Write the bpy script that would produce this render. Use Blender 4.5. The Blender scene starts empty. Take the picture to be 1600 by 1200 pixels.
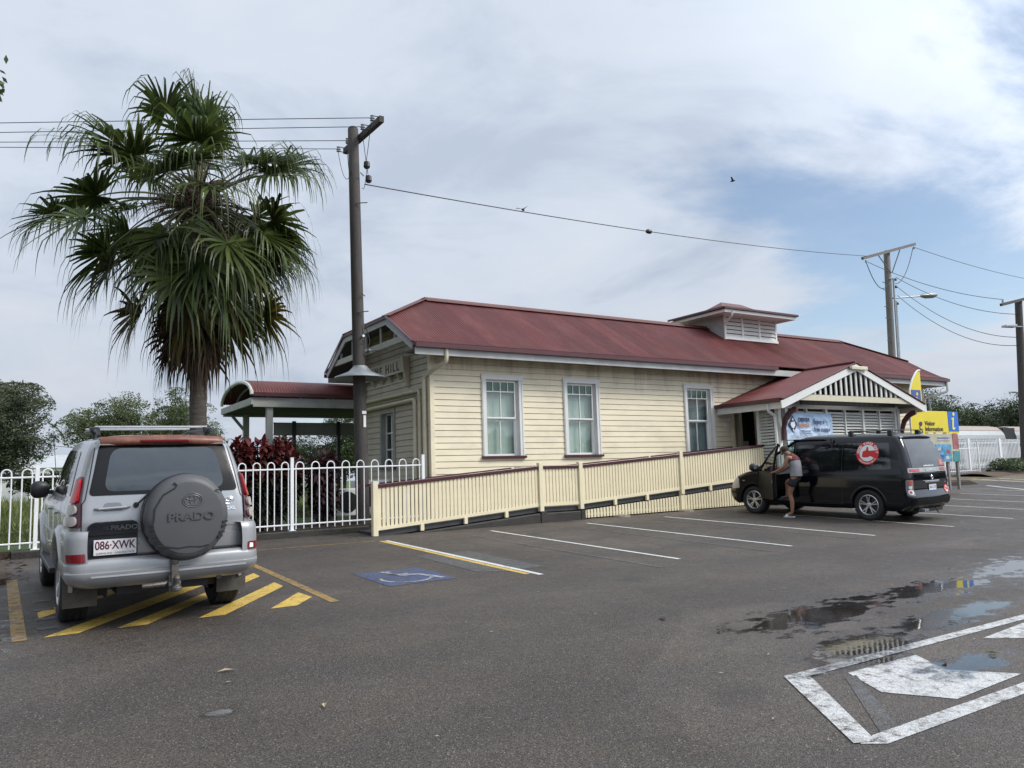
import bpy, bmesh, math, random
import numpy as np
from mathutils import Vector, Matrix
random.seed(7)
R = math.radians
PI = math.pi
scene = bpy.context.scene
COL = scene.collection

# ---------------------------------------------------------------- camera
EYE = 1.75
cam_d = bpy.data.cameras.new('camera'); cam_d.sensor_width = 36; cam_d.lens = 1240/1600*36
cam_d.clip_end = 3000; cam_d.clip_start = .05
cam = bpy.data.objects.new('camera', cam_d); COL.objects.link(cam)
_P = math.atan(143/1240); _R = .0313
_up = Vector((-math.sin(_R)*math.cos(_P), math.cos(_R)*math.cos(_P), -math.sin(_P)))
_e1 = Vector((1960, -82, -1240)); _e1 = (_e1 - _e1.dot(_up)*_up).normalized(); _e2 = _up.cross(_e1)
cam.matrix_world = Matrix.Translation((0, 0, EYE)) @ Matrix((_e1, _e2, _up)).to_4x4()
scene.camera = cam
scene.view_settings.view_transform = 'Standard'; scene.view_settings.look = 'None'
scene.view_settings.exposure = 0.0; scene.view_settings.gamma = 1
scene.cycles.max_bounces = 6; scene.cycles.diffuse_bounces = 3; scene.cycles.glossy_bounces = 3
scene.cycles.transparent_max_bounces = 6; scene.cycles.transmission_bounces = 4

# ---------------------------------------------------------------- sky and sun
SUN_AZ = R(134)      # compass style: 0 = +y, clockwise towards +x
SUN_EL = R(40)
world = bpy.data.worlds.new('World'); scene.world = world; world.use_nodes = True
wn = world.node_tree.nodes; wl = world.node_tree.links; wn.clear()
def N(nt, t, **k):
    n = nt.nodes.new(t)
    for a, b in k.items(): setattr(n, a, b)
    return n
def build_world():
    nt = world.node_tree; L = nt.links.new
    out = N(nt, 'ShaderNodeOutputWorld'); bg1 = N(nt, 'ShaderNodeBackground'); bg2 = N(nt, 'ShaderNodeBackground')
    mix = N(nt, 'ShaderNodeMixShader')
    sky = N(nt, 'ShaderNodeTexSky'); sky.sky_type = 'NISHITA'; sky.sun_disc = False
    sky.sun_elevation = SUN_EL; sky.sun_rotation = SUN_AZ; sky.air_density = 1.0; sky.dust_density = .6
    L(sky.outputs[0], bg1.inputs[0]); bg1.inputs[1].default_value = .15
    tc = N(nt, 'ShaderNodeTexCoord'); sp = N(nt, 'ShaderNodeSeparateXYZ'); L(tc.outputs['Generated'], sp.inputs[0])
    zc = N(nt, 'ShaderNodeMath', operation='ADD'); zc.inputs[1].default_value = .22
    L(sp.outputs[2], zc.inputs[0])
    zm = N(nt, 'ShaderNodeMath', operation='MAXIMUM'); zm.inputs[1].default_value = .12; L(zc.outputs[0], zm.inputs[0])
    dx = N(nt, 'ShaderNodeMath', operation='DIVIDE'); L(sp.outputs[0], dx.inputs[0]); L(zm.outputs[0], dx.inputs[1])
    dy = N(nt, 'ShaderNodeMath', operation='DIVIDE'); L(sp.outputs[1], dy.inputs[0]); L(zm.outputs[0], dy.inputs[1])
    cv = N(nt, 'ShaderNodeCombineXYZ'); L(dx.outputs[0], cv.inputs[0]); L(dy.outputs[0], cv.inputs[1])
    def noise(sc, det, rough, dist=0, off=(0, 0, 0)):
        mp = N(nt, 'ShaderNodeMapping'); mp.inputs['Location'].default_value = off
        L(cv.outputs[0], mp.inputs[0])
        n = N(nt, 'ShaderNodeTexNoise'); n.inputs['Scale'].default_value = sc; n.inputs['Detail'].default_value = det
        n.inputs['Roughness'].default_value = rough; n.inputs['Distortion'].default_value = dist
        L(mp.outputs[0], n.inputs['Vector']); return n.outputs['Fac']
    def mathn(op, a, b=None, c=None):
        m = N(nt, 'ShaderNodeMath', operation=op)
        for i, v in enumerate((a, b, c)):
            if v is None: continue
            if isinstance(v, (int, float)): m.inputs[i].default_value = v
            else: L(v, m.inputs[i])
        return m.outputs[0]
    def rng(v, a, b, c=0, d=1):
        m = N(nt, 'ShaderNodeMapRange'); m.interpolation_type = 'SMOOTHSTEP'
        L(v, m.inputs[0])
        for i, x in enumerate((a, b, c, d)): m.inputs[i+1].default_value = x
        return m.outputs[0]
    n1 = noise(1.05, 10, .58, .35, BLUE_OFF)
    n2 = noise(2.1, 9, .6, .5, (7.3, 2.2, 0))
    n3 = noise(.75, 6, .55, .3, (13.1, 4.2, 0))
    # a break in the cloud deck towards the right (east)
    def lobe(dv, p0, p1):
        v = Vector(dv).normalized()
        d = N(nt, 'ShaderNodeVectorMath', operation='DOT_PRODUCT'); L(tc.outputs['Generated'], d.inputs[0]); d.inputs[1].default_value = v
        return rng(d.outputs['Value'], p0, p1)
    l1 = lobe(LOBE1, .955, .999); l2 = lobe(LOBE2, .965, .999)
    gap = mathn('ADD', mathn('MULTIPLY', l1, .16), mathn('MULTIPLY', l2, .10))
    cover = mathn('SUBTRACT', mathn('MULTIPLY_ADD', n1, 1.5, -.04), gap)
    fac = rng(cover, .40, .60, .16, 1.0)             # thin veil .. thick cloud
    cr = N(nt, 'ShaderNodeValToRGB'); e = cr.color_ramp.elements
    e[0].position = .38; e[0].color = (.50, .575, .70, 1); e[1].position = .62; e[1].color = (.715, .765, .85, 1)
    m = cr.color_ramp.elements.new(.49); m.color = (.64, .71, .82, 1)
    mixv = mathn('ADD', mathn('MULTIPLY', n2, .5), mathn('MULTIPLY', n3, .5))
    L(mixv, cr.inputs[0])
    # brighter veil where the sun stands behind the deck, and slightly darker at the horizon
    sd = Vector((math.sin(SUN_AZ)*math.cos(SUN_EL), math.cos(SUN_AZ)*math.cos(SUN_EL), math.sin(SUN_EL)))
    dt = N(nt, 'ShaderNodeVectorMath', operation='DOT_PRODUCT'); L(tc.outputs['Generated'], dt.inputs[0]); dt.inputs[1].default_value = sd
    glow = rng(dt.outputs['Value'], .22, 1.0, 1.0, 2.2)
    hor = rng(sp.outputs[2], 0.0, .40, .84, 1.0)
    L(cr.outputs[0], bg2.inputs[0]); L(mathn('MULTIPLY', mathn('MULTIPLY', glow, hor), CLOUD), bg2.inputs[1])
    L(fac, mix.inputs[0]); L(bg1.outputs[0], mix.inputs[1]); L(bg2.outputs[0], mix.inputs[2]); L(mix.outputs[0], out.inputs[0])
BLUE_OFF = (2.0, 5.0, 0); CLOUD = 1.05
LOBE1 = (.83, .42, .35); LOBE2 = (.76, .58, .25)
build_world()
sun_d = bpy.data.lights.new('sun', 'SUN'); sun_d.energy = 2.6; sun_d.angle = R(18); sun_d.color = (1, .95, .87)
sun = bpy.data.objects.new('sun', sun_d); COL.objects.link(sun)
_s = Vector((math.sin(SUN_AZ)*math.cos(SUN_EL), math.cos(SUN_AZ)*math.cos(SUN_EL), math.sin(SUN_EL)))
sun.rotation_euler = _s.to_track_quat('Z', 'Y').to_euler(); sun.location = (0, 0, 60)

# ---------------------------------------------------------------- materials
MATS = {}
def nodes_of(name):
    m = bpy.data.materials.new(name); m.use_nodes = True; nt = m.node_tree
    return m, nt, nt.nodes['Principled BSDF']
def mat(name, col, rough=.6, *, sheets=0, streak=None, metal=0, var=.12, vscale=3., bump=0, bscale=40., coat=0, spec=.5, dirt=None, dirtamt=.3, dscale=1.2, stretch=(1, 1, 1), rvar=0, emis=None, trans=0, alpha=1):
    if name in MATS: return MATS[name]
    m, nt, b = nodes_of(name); L = nt.links.new
    b.inputs['Roughness'].default_value = rough; b.inputs['Metallic'].default_value = metal
    b.inputs['Specular IOR Level'].default_value = spec
    b.inputs['Coat Weight'].default_value = coat; b.inputs['Coat Roughness'].default_value = .04
    if trans: b.inputs['Transmission Weight'].default_value = trans
    if emis: b.inputs['Emission Color'].default_value = (*emis, 1); b.inputs['Emission Strength'].default_value = 1
    tc = N(nt, 'ShaderNodeTexCoord'); mp = N(nt, 'ShaderNodeMapping'); mp.inputs['Scale'].default_value = stretch
    L(tc.outputs['Object'], mp.inputs[0])
    n = N(nt, 'ShaderNodeTexNoise'); n.inputs['Scale'].default_value = vscale; n.inputs['Detail'].default_value = 6; n.inputs['Roughness'].default_value = .62
    L(mp.outputs[0], n.inputs['Vector'])
    rp = N(nt, 'ShaderNodeMapRange'); L(n.outputs['Fac'], rp.inputs[0]); rp.inputs[1].default_value = .3; rp.inputs[2].default_value = .7
    rp.inputs[3].default_value = 1-var; rp.inputs[4].default_value = 1+var
    mu = N(nt, 'ShaderNodeMix', data_type='RGBA', blend_type='MULTIPLY'); mu.inputs[0].default_value = 1
    mu.inputs[6].default_value = (*col, 1); L(rp.outputs[0], mu.inputs[7]); last = mu.outputs[2]
    if dirt:
        n2 = N(nt, 'ShaderNodeTexNoise'); n2.inputs['Scale'].default_value = dscale; n2.inputs['Detail'].default_value = 8; n2.inputs['Roughness'].default_value = .7
        L(mp.outputs[0], n2.inputs['Vector'])
        r2 = N(nt, 'ShaderNodeMapRange'); L(n2.outputs['Fac'], r2.inputs[0]); r2.inputs[1].default_value = .48; r2.inputs[2].default_value = .75; r2.inputs[3].default_value = 0; r2.inputs[4].default_value = dirtamt
        mx = N(nt, 'ShaderNodeMix', data_type='RGBA'); L(r2.outputs[0], mx.inputs[0]); L(last, mx.inputs[6]); mx.inputs[7].default_value = (*dirt, 1); last = mx.outputs[2]
    if sheets:                                          # every sheet weathers a little differently, with a dark lap line
        sx = N(nt, 'ShaderNodeSeparateXYZ'); L(tc.outputs['Object'], sx.inputs[0]); dv = N(nt, 'ShaderNodeMath', operation='DIVIDE'); L(sx.outputs[0], dv.inputs[0]); dv.inputs[1].default_value = sheets
        fl = N(nt, 'ShaderNodeMath', operation='FLOOR'); L(dv.outputs[0], fl.inputs[0]); wnn = N(nt, 'ShaderNodeTexWhiteNoise', noise_dimensions='1D'); L(fl.outputs[0], wnn.inputs['W'])
        r4 = N(nt, 'ShaderNodeMapRange'); L(wnn.outputs['Value'], r4.inputs[0]); r4.inputs[3].default_value = .84; r4.inputs[4].default_value = 1.14
        fc = N(nt, 'ShaderNodeMath', operation='FRACT'); L(dv.outputs[0], fc.inputs[0]); lp = N(nt, 'ShaderNodeMapRange'); L(fc.outputs[0], lp.inputs[0]); lp.inputs[1].default_value = .0; lp.inputs[2].default_value = .03; lp.inputs[3].default_value = .62; lp.inputs[4].default_value = 1
        mm_ = N(nt, 'ShaderNodeMath', operation='MULTIPLY'); L(r4.outputs[0], mm_.inputs[0]); L(lp.outputs[0], mm_.inputs[1])
        ml = N(nt, 'ShaderNodeMix', data_type='RGBA', blend_type='MULTIPLY'); ml.inputs[0].default_value = 1; L(last, ml.inputs[6]); L(mm_.outputs[0], ml.inputs[7]); last = ml.outputs[2]
    if streak:                                          # mildew: patchy runs below the eaves boards (z range), fading down in drips
        m5 = N(nt, 'ShaderNodeMapping'); m5.inputs['Scale'].default_value = (3.2, 3.2, .35); L(tc.outputs['Object'], m5.inputs[0])
        n5 = N(nt, 'ShaderNodeTexNoise'); n5.inputs['Scale'].default_value = 1.0; n5.inputs['Detail'].default_value = 7; n5.inputs['Roughness'].default_value = .7; L(m5.outputs[0], n5.inputs['Vector'])
        sz = N(nt, 'ShaderNodeSeparateXYZ'); L(tc.outputs['Object'], sz.inputs[0]); z5 = N(nt, 'ShaderNodeMapRange'); L(sz.outputs[2], z5.inputs[0]); z5.inputs[1].default_value = streak[0]; z5.inputs[2].default_value = streak[1]; z5.inputs[3].default_value = -.16; z5.inputs[4].default_value = .16
        a5 = N(nt, 'ShaderNodeMath', operation='ADD'); L(n5.outputs['Fac'], a5.inputs[0]); L(z5.outputs[0], a5.inputs[1]); r5 = N(nt, 'ShaderNodeMapRange'); L(a5.outputs[0], r5.inputs[0]); r5.inputs[1].default_value = .50; r5.inputs[2].default_value = .80; r5.inputs[3].default_value = 0; r5.inputs[4].default_value = .62
        x5 = N(nt, 'ShaderNodeMix', data_type='RGBA'); L(r5.outputs[0], x5.inputs[0]); L(last, x5.inputs[6]); x5.inputs[7].default_value = (.17, .135, .09, 1); last = x5.outputs[2]
    L(last, b.inputs['Base Color'])
    if rvar:
        r3 = N(nt, 'ShaderNodeMapRange'); L(n.outputs['Fac'], r3.inputs[0]); r3.inputs[1].default_value = .3; r3.inputs[2].default_value = .7
        r3.inputs[3].default_value = max(0, rough-rvar); r3.inputs[4].default_value = rough+rvar; L(r3.outputs[0], b.inputs['Roughness'])
    if bump:
        nb = N(nt, 'ShaderNodeTexNoise'); nb.inputs['Scale'].default_value = bscale; nb.inputs['Detail'].default_value = 4
        L(mp.outputs[0], nb.inputs['Vector'])
        bp = N(nt, 'ShaderNodeBump'); bp.inputs['Strength'].default_value = bump; bp.inputs['Distance'].default_value = .02
        L(nb.outputs['Fac'], bp.inputs['Height']); L(bp.outputs[0], b.inputs['Normal'])
    MATS[name] = m; return m

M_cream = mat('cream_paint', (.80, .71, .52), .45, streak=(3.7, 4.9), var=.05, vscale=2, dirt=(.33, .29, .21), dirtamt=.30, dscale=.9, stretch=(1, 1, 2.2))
M_cream_side = mat('shaded_cream_paint', (.48, .435, .34), .5, streak=(2.8, 6.5), var=.07, vscale=2, dirt=(.25, .23, .18), dirtamt=.35, dscale=1.1, stretch=(1, 1, 2.2))  # darker copy of the cream, the end wall's shade put into the colour
M_cream_clean = mat('cream_rail_paint', (.80, .71, .49), .4, var=.04, dirt=(.4, .36, .27), dirtamt=.18)
M_trim = mat('pale_blue_grey_trim_paint', (.72, .715, .68), .4, var=.05, dirt=(.35, .35, .35), dirtamt=.15)
M_white = mat('white_paint', (.76, .76, .74), .4, var=.05, dirt=(.42, .41, .38), dirtamt=.28, dscale=2.5)
M_whitefence = mat('white_powder_coat', (.83, .84, .85), .35, var=.04, dirt=(.4, .37, .32), dirtamt=.22, dscale=4)
M_louvre = mat('white_louvre_paint', (.66, .66, .62), .5, var=.07, dirt=(.3, .29, .25), dirtamt=.3, dscale=2)
M_maroon = mat('maroon_paint', (.062, .012, .018), .35, var=.15, coat=.2)
M_gutter = mat('maroon_gutter', (.085, .018, .022), .35, var=.2, dirt=(.05, .03, .03), dirtamt=.4, coat=.2)
M_roof = mat('maroon_corrugated_iron', (.135, .038, .036), .52, sheets=.762, var=.2, vscale=.8, dirt=(.20, .10, .088), dirtamt=.6, dscale=1.6, rvar=.1, stretch=(1, .35, .35), spec=.28)
M_roofdark = mat('maroon_ridge_cap', (.135, .045, .040), .5, var=.14)
M_soffit = mat('grey_soffit', (.34, .34, .33), .6, var=.1)
M_grey = mat('grey_canopy_paint', (.30, .30, .285), .5, var=.1, dirt=(.15, .15, .14), dirtamt=.3)
M_steel = mat('dark_steel', (.06, .062, .065), .5, metal=.2, var=.2)
M_galv = mat('galvanised_steel', (.30, .32, .33), .45, metal=.5, var=.15, vscale=8)
M_conc = mat('wet_dark_concrete', (.032, .028, .023), .55, var=.35, vscale=3, bump=.5, bscale=30, dirt=(.02, .02, .014), dirtamt=.7, rvar=.1)
M_wood = mat('weathered_pole_timber', (.060, .052, .046), .75, var=.35, vscale=6, bump=.5, bscale=20, stretch=(6, 6, .5))
M_poleg = mat('grey_pole_timber', (.16, .15, .135), .75, var=.25, vscale=6, bump=.4, bscale=20, stretch=(6, 6, .5))
M_wire = mat('black_cable', (.015, .015, .017), .5)
M_insul = mat('grey_insulator', (.30, .34, .36), .3)
M_black = mat('black_plastic', (.018, .018, .02), .42, var=.1)
M_rubber = mat('tyre_rubber', (.02, .02, .021), .8, var=.25, vscale=20, bump=.3, bscale=60)
M_tyrecover = mat('charcoal_moulded_plastic', (.082, .084, .088), .5, var=.08, bump=.05, bscale=120, dirt=(.1, .095, .09), dirtamt=.25)
M_glassdark = mat('tinted_glass', (.006, .008, .010), .03, var=.05, spec=.45, coat=0)
M_glassrear = mat('tinted_rear_glass', (.022, .03, .036), .035, var=.3, vscale=2, spec=.7, coat=.3)
M_silver = mat('silver_metallic_paint', (.35, .355, .36), .30, metal=.5, var=.03, coat=.6, dirt=(.22, .21, .2), dirtamt=.22, dscale=3, rvar=.05)
M_silver2 = mat('silver_bumper_paint', (.31, .315, .32), .36, metal=.35, var=.04, coat=.4, dirt=(.19, .20, .22), dirtamt=.5, dscale=2.2)
M_vanblack = mat('black_metallic_paint', (.003, .004, .007), .10, metal=0, var=.1, coat=.25, spec=.42)
M_vandull = mat('scuffed_matt_black_paint', (.005, .005, .0055), .42, var=.4, vscale=6, spec=.15, dirt=(.02, .02, .02), dirtamt=.5, dscale=7)
M_chrome = mat('chrome', (.72, .73, .75), .12, metal=1, var=.02)
M_alloy = mat('alloy_wheel_silver', (.55, .555, .56), .3, metal=.75, var=.08, dirt=(.12, .11, .1), dirtamt=.4, dscale=8)
M_red = mat('red_lens', (.42, .010, .014), .12, coat=.8, var=.05)
M_darkred = mat('dark_red_lens', (.17, .008, .012), .15, coat=.8)
M_clearlens = mat('smoky_clear_lens', (.40, .36, .33), .12, coat=.8, var=.1)
M_orange = mat('faded_orange_clearcoat', (.16, .055, .032), .4, var=.35, vscale=6, dirt=(.40, .22, .14), dirtamt=.5, dscale=6)
M_plate = mat('plate_white', (.72, .72, .72), .35, var=.03)
M_platetext = mat('plate_maroon', (.10, .010, .028), .5)
M_plateblue = mat('plate_blue', (.05, .12, .36), .4)
M_emboss = mat('embossed_plastic', (.082, .084, .088), .35)
M_stickred = mat('sticker_red', (.58, .025, .025), .4, var=.03)
M_stickwhite = mat('sticker_white', (.78, .80, .78), .4, var=.03)
M_yellow = mat('sign_yellow', (.74, .60, .03), .4, var=.04, dirt=(.5, .42, .06), dirtamt=.3)
M_blue = mat('sign_blue', (.02, .14, .52), .4, var=.04)
M_navy = mat('navy_print', (.02, .03, .12), .5)
M_text = mat('black_print', (.02, .02, .022), .5)
M_skin = mat('tanned_skin', (.29, .15, .095), .5, var=.08, vscale=12)
M_hair = mat('brown_hair', (.045, .025, .014), .65, var=.4, vscale=60, bump=1, bscale=120)
M_greencurt = mat('pale_green_curtain', (.68, .74, .69), .9, var=.10, vscale=2.5, stretch=(9, 9, .5))
M_greycurt = mat('grey_blind', (.34, .37, .41), .9, var=.12, vscale=2.5)
M_greenglass = mat('green_stained_glass', (.012, .085, .04), .12, var=.35, vscale=9, coat=.3)
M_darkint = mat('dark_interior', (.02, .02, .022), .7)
M_leafbrown = mat('dead_leaf', (.13, .085, .05), .8, var=.45, vscale=30)

# ---------------------------------------------------------------- geometry helpers
class MB:
    def __init__(s): s.v = []; s.f = []
    def add(s, vs, fs):
        o = len(s.v); s.v.extend([tuple(v) for v in vs]); s.f.extend([tuple(i+o for i in f) for f in fs]); return s
    def box(s, a, b, M=None):
        x0, y0, z0 = a; x1, y1, z1 = b
        vs = [(x0,y0,z0),(x1,y0,z0),(x1,y1,z0),(x0,y1,z0),(x0,y0,z1),(x1,y0,z1),(x1,y1,z1),(x0,y1,z1)]
        if M is not None: vs = [M @ Vector(v) for v in vs]
        return s.add(vs, [(0,3,2,1),(4,5,6,7),(0,1,5,4),(1,2,6,5),(2,3,7,6),(3,0,4,7)])
    def beam(s, p, q, w, h, up=(0,0,1)):
        p = Vector(p); q = Vector(q); d = (q-p).normalized(); up = Vector(up)
        sx = d.cross(up)
        if sx.length < 1e-4: sx = d.cross(Vector((1,0,0)))
        sx.normalize(); u = sx.cross(d).normalized()
        vs = [c + sx*a*w/2 + u*b*h/2 for c in (p, q) for a, b in ((-1,-1),(1,-1),(1,1),(-1,1))]
        return s.add(vs, [(0,3,2,1),(4,5,6,7),(0,1,5,4),(1,2,6,5),(2,3,7,6),(3,0,4,7)])
    def tube(s, pts, r, n=8, cap=True):
        pts = [Vector(p) for p in pts]; k = len(pts); rs = r if isinstance(r, (list, tuple)) else [r]*k
        vs = []; fs = []; ref = None
        for i, p in enumerate(pts):
            d = (pts[min(i+1, k-1)] - pts[max(i-1, 0)]).normalized()
            if ref is None:
                ref = d.orthogonal().normalized()
            ref = (ref - d*ref.dot(d)).normalized(); b = d.cross(ref)
            for j in range(n):
                a = 2*PI*j/n; vs.append(p + (ref*math.cos(a)+b*math.sin(a))*rs[i])
        for i in range(k-1):
            for j in range(n):
                fs.append((i*n+j, i*n+(j+1)%n, (i+1)*n+(j+1)%n, (i+1)*n+j))
        if cap: fs.append(tuple(range(n))[::-1]); fs.append(tuple((k-1)*n+j for j in range(n)))
        return s.add(vs, fs)
    def lathe(s, prof, c, axis='z', n=24, M=None):      # prof: (radius, height)
        vs = []; fs = []; c = Vector(c)
        for r, h in prof:
            for j in range(n):
                a = 2*PI*j/n; x, y = r*math.cos(a), r*math.sin(a)
                v = Vector((x, y, h)) if axis == 'z' else (Vector((h, x, y)) if axis == 'x' else Vector((x, h, y)))
                vs.append(c + v)
        for i in range(len(prof)-1):
            for j in range(n): fs.append((i*n+j, i*n+(j+1)%n, (i+1)*n+(j+1)%n, (i+1)*n+j))
        fs.append(tuple(range(n))[::-1]); fs.append(tuple((len(prof)-1)*n+j for j in range(n)))
        if M is not None: vs = [M @ v for v in vs]
        return s.add(vs, fs)
    def prism(s, poly, a, b, axis='y'):                # poly of 2D points, extruded along axis from a to b
        def P(u, v, w): return (u, w, v) if axis == 'y' else ((w, u, v) if axis == 'x' else (u, v, w))
        n = len(poly); vs = [P(u, v, a) for u, v in poly] + [P(u, v, b) for u, v in poly]
        fs = [tuple(range(n)), tuple(range(2*n-1, n-1, -1))] + [(i, i+n, (i+1)%n+n, (i+1)%n) for i in range(n)]
        return s.add(vs, fs)
    def grid(s, rows, closed=False):
        n = len(rows[0]); vs = [p for r in rows for p in r]; fs = []
        for i in range(len(rows)-1):
            for j in range(n if closed else n-1):
                fs.append((i*n+j, i*n+(j+1)%n, (i+1)*n+(j+1)%n, (i+1)*n+j))
        return s.add(vs, fs)
PM = {}
def finish(o, parent=None, local=False):
    COL.objects.link(o)
    if parent is not None:
        o.parent = parent
        if not local: o.matrix_parent_inverse = PM[parent.name].inverted()
    PM[o.name] = PM[parent.name].copy() if (parent is not None and local) else Matrix()
    return o
def tag(o, label=None, cat=None, group=None, kind=None):
    if label: o['label'] = label
    if cat: o['category'] = cat
    if group: o['group'] = group
    if kind: o['kind'] = kind
    return o
def obj(name, mb, m, parent=None, local=False, smooth=False, fixn=True, bevel=0):
    me = bpy.data.meshes.new(name); me.from_pydata(mb.v, [], mb.f); me.update()
    if fixn:
        bm = bmesh.new(); bm.from_mesh(me); bmesh.ops.recalc_face_normals(bm, faces=bm.faces); bm.to_mesh(me); bm.free()
    if smooth:
        me.polygons.foreach_set('use_smooth', [True]*len(me.polygons))
        if smooth != 'all':
            try: me.set_sharp_from_angle(angle=R(smooth if smooth is not True else 35))
            except Exception: pass
    for mm in (m if isinstance(m, (list, tuple)) else [m]): me.materials.append(mm)
    o = bpy.data.objects.new(name, me)
    if bevel:
        b = o.modifiers.new('bevel', 'BEVEL'); b.width = bevel; b.segments = 2; b.limit_method = 'ANGLE'
    return finish(o, parent, local)
def thing(name, label, cat, loc=(0,0,0), group=None, matrix=None):
    o = bpy.data.objects.new(name, None); COL.objects.link(o); o.empty_display_size = .2
    Mx = matrix if matrix is not None else Matrix.Translation(loc)
    o.matrix_world = Mx; PM[o.name] = Mx.copy()
    return tag(o, label, cat, group)
_font_cache = {}
def text_mesh(body, size, depth=.002, align='CENTER', sx=1., bold=0, space=1.):
    cu = bpy.data.curves.new('lettering', 'FONT'); cu.body = body; cu.size = size; cu.extrude = depth; cu.align_x = align; cu.align_y = 'CENTER'
    cu.offset = bold; cu.space_character = space
    o = bpy.data.objects.new('tmp', cu); COL.objects.link(o)
    dg = bpy.context.evaluated_depsgraph_get(); me = bpy.data.meshes.new_from_object(o.evaluated_get(dg))
    bpy.data.objects.remove(o); bpy.data.curves.remove(cu)
    if sx != 1:
        for v in me.vertices: v.co.x *= sx
    return me
def text(name, body, size, m, parent, Mx, local=False, fn=None, **k):
    me = text_mesh(body, size, **k); me.name = name
    for v in me.vertices: v.co = Mx @ v.co
    if fn:
        for v in me.vertices: v.co = fn(v.co)
    me.materials.append(m); o = bpy.data.objects.new(name, me)
    return finish(o, parent, local)
def frame_mat(origin, xdir, up, ):
    x = Vector(xdir).normalized(); y = Vector(up).normalized(); z = x.cross(y).normalized()
    return Matrix.Translation(origin) @ Matrix((x, y, z)).transposed().to_4x4()
def sstep(a, b, x):
    t = min(1, max(0, (x-a)/(b-a))); return t*t*(3-2*t)
def gz(x, y):                                          # height of the car park
    ym = 16.6 + 9*sstep(30, 37, x)
    return .009*min(max(x, -30), 70) + .036*min(max(y, -12), ym)
# ---------------------------------------------------------------- wet asphalt
def wet_group():
    g = bpy.data.node_groups.new('standing_water', 'ShaderNodeTree')
    g.interface.new_socket('Mask', in_out='OUTPUT', socket_type='NodeSocketFloat')
    g.interface.new_socket('Damp', in_out='OUTPUT', socket_type='NodeSocketFloat')
    go = g.nodes.new('NodeGroupOutput'); L = g.links.new
    geo = N(g, 'ShaderNodeNewGeometry'); last = None
    blobs = [((7.0,5.35),(2.2,.62),8),((9.3,5.45),(2.0,.50),3),((12.5,5.5),(3.6,.95),2),((7.9,4.5),(1.8,.36),4),((12.2,4.7),(2.6,.7),0),
             ((6.3,3.5),(.9,.30),0),((9.4,3.6),(1.5,.5),0),((7.9,2.55),(1.6,.3),5),((1.28,5.80),(.20,.13),10),((-.55,9.6),(.85,3.2),3),((6.2,4.3),(1.5,.5),10)]
    for c, r, a in blobs:
        mp = N(g, 'ShaderNodeMapping', vector_type='TEXTURE'); mp.inputs['Location'].default_value = (*c, 0); mp.inputs['Scale'].default_value = (r[0], r[1], 50)
        mp.inputs['Rotation'].default_value = (0, 0, R(a)); L(geo.outputs['Position'], mp.inputs[0])
        gr = N(g, 'ShaderNodeTexGradient', gradient_type='SPHERICAL'); L(mp.outputs[0], gr.inputs[0])
        if last is None: last = gr.outputs['Fac']
        else:
            mx = N(g, 'ShaderNodeMath', operation='MAXIMUM'); L(last, mx.inputs[0]); L(gr.outputs['Fac'], mx.inputs[1]); last = mx.outputs[0]
    mp = N(g, 'ShaderNodeMapping'); mp.inputs['Scale'].default_value = (1, 1.7, 1); L(geo.outputs['Position'], mp.inputs[0])
    n = N(g, 'ShaderNodeTexNoise'); n.inputs['Scale'].default_value = 3.2; n.inputs['Detail'].default_value = 7; n.inputs['Roughness'].default_value = .62; L(mp.outputs[0], n.inputs['Vector'])
    s = N(g, 'ShaderNodeMath', operation='MULTIPLY_ADD'); L(n.outputs['Fac'], s.inputs[0]); s.inputs[1].default_value = 2.0; s.inputs[2].default_value = -1.0
    ad = N(g, 'ShaderNodeMath', operation='ADD'); L(s.outputs[0], ad.inputs[0]); L(last, ad.inputs[1])
    gate = N(g, 'ShaderNodeMapRange'); gate.interpolation_type = 'SMOOTHSTEP'; L(ad.outputs[0], gate.inputs[0]); gate.inputs[1].default_value = .34; gate.inputs[2].default_value = .54
    has = N(g, 'ShaderNodeMath', operation='GREATER_THAN'); L(last, has.inputs[0]); has.inputs[1].default_value = .02
    mu = N(g, 'ShaderNodeMath', operation='MULTIPLY'); L(gate.outputs[0], mu.inputs[0]); L(has.outputs[0], mu.inputs[1]); L(mu.outputs[0], go.inputs['Mask'])
    dg = N(g, 'ShaderNodeMapRange'); dg.interpolation_type = 'SMOOTHSTEP'; L(ad.outputs[0], dg.inputs[0]); dg.inputs[1].default_value = .0; dg.inputs[2].default_value = .5; L(dg.outputs[0], go.inputs['Damp'])
    return g
WET = wet_group()
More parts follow.
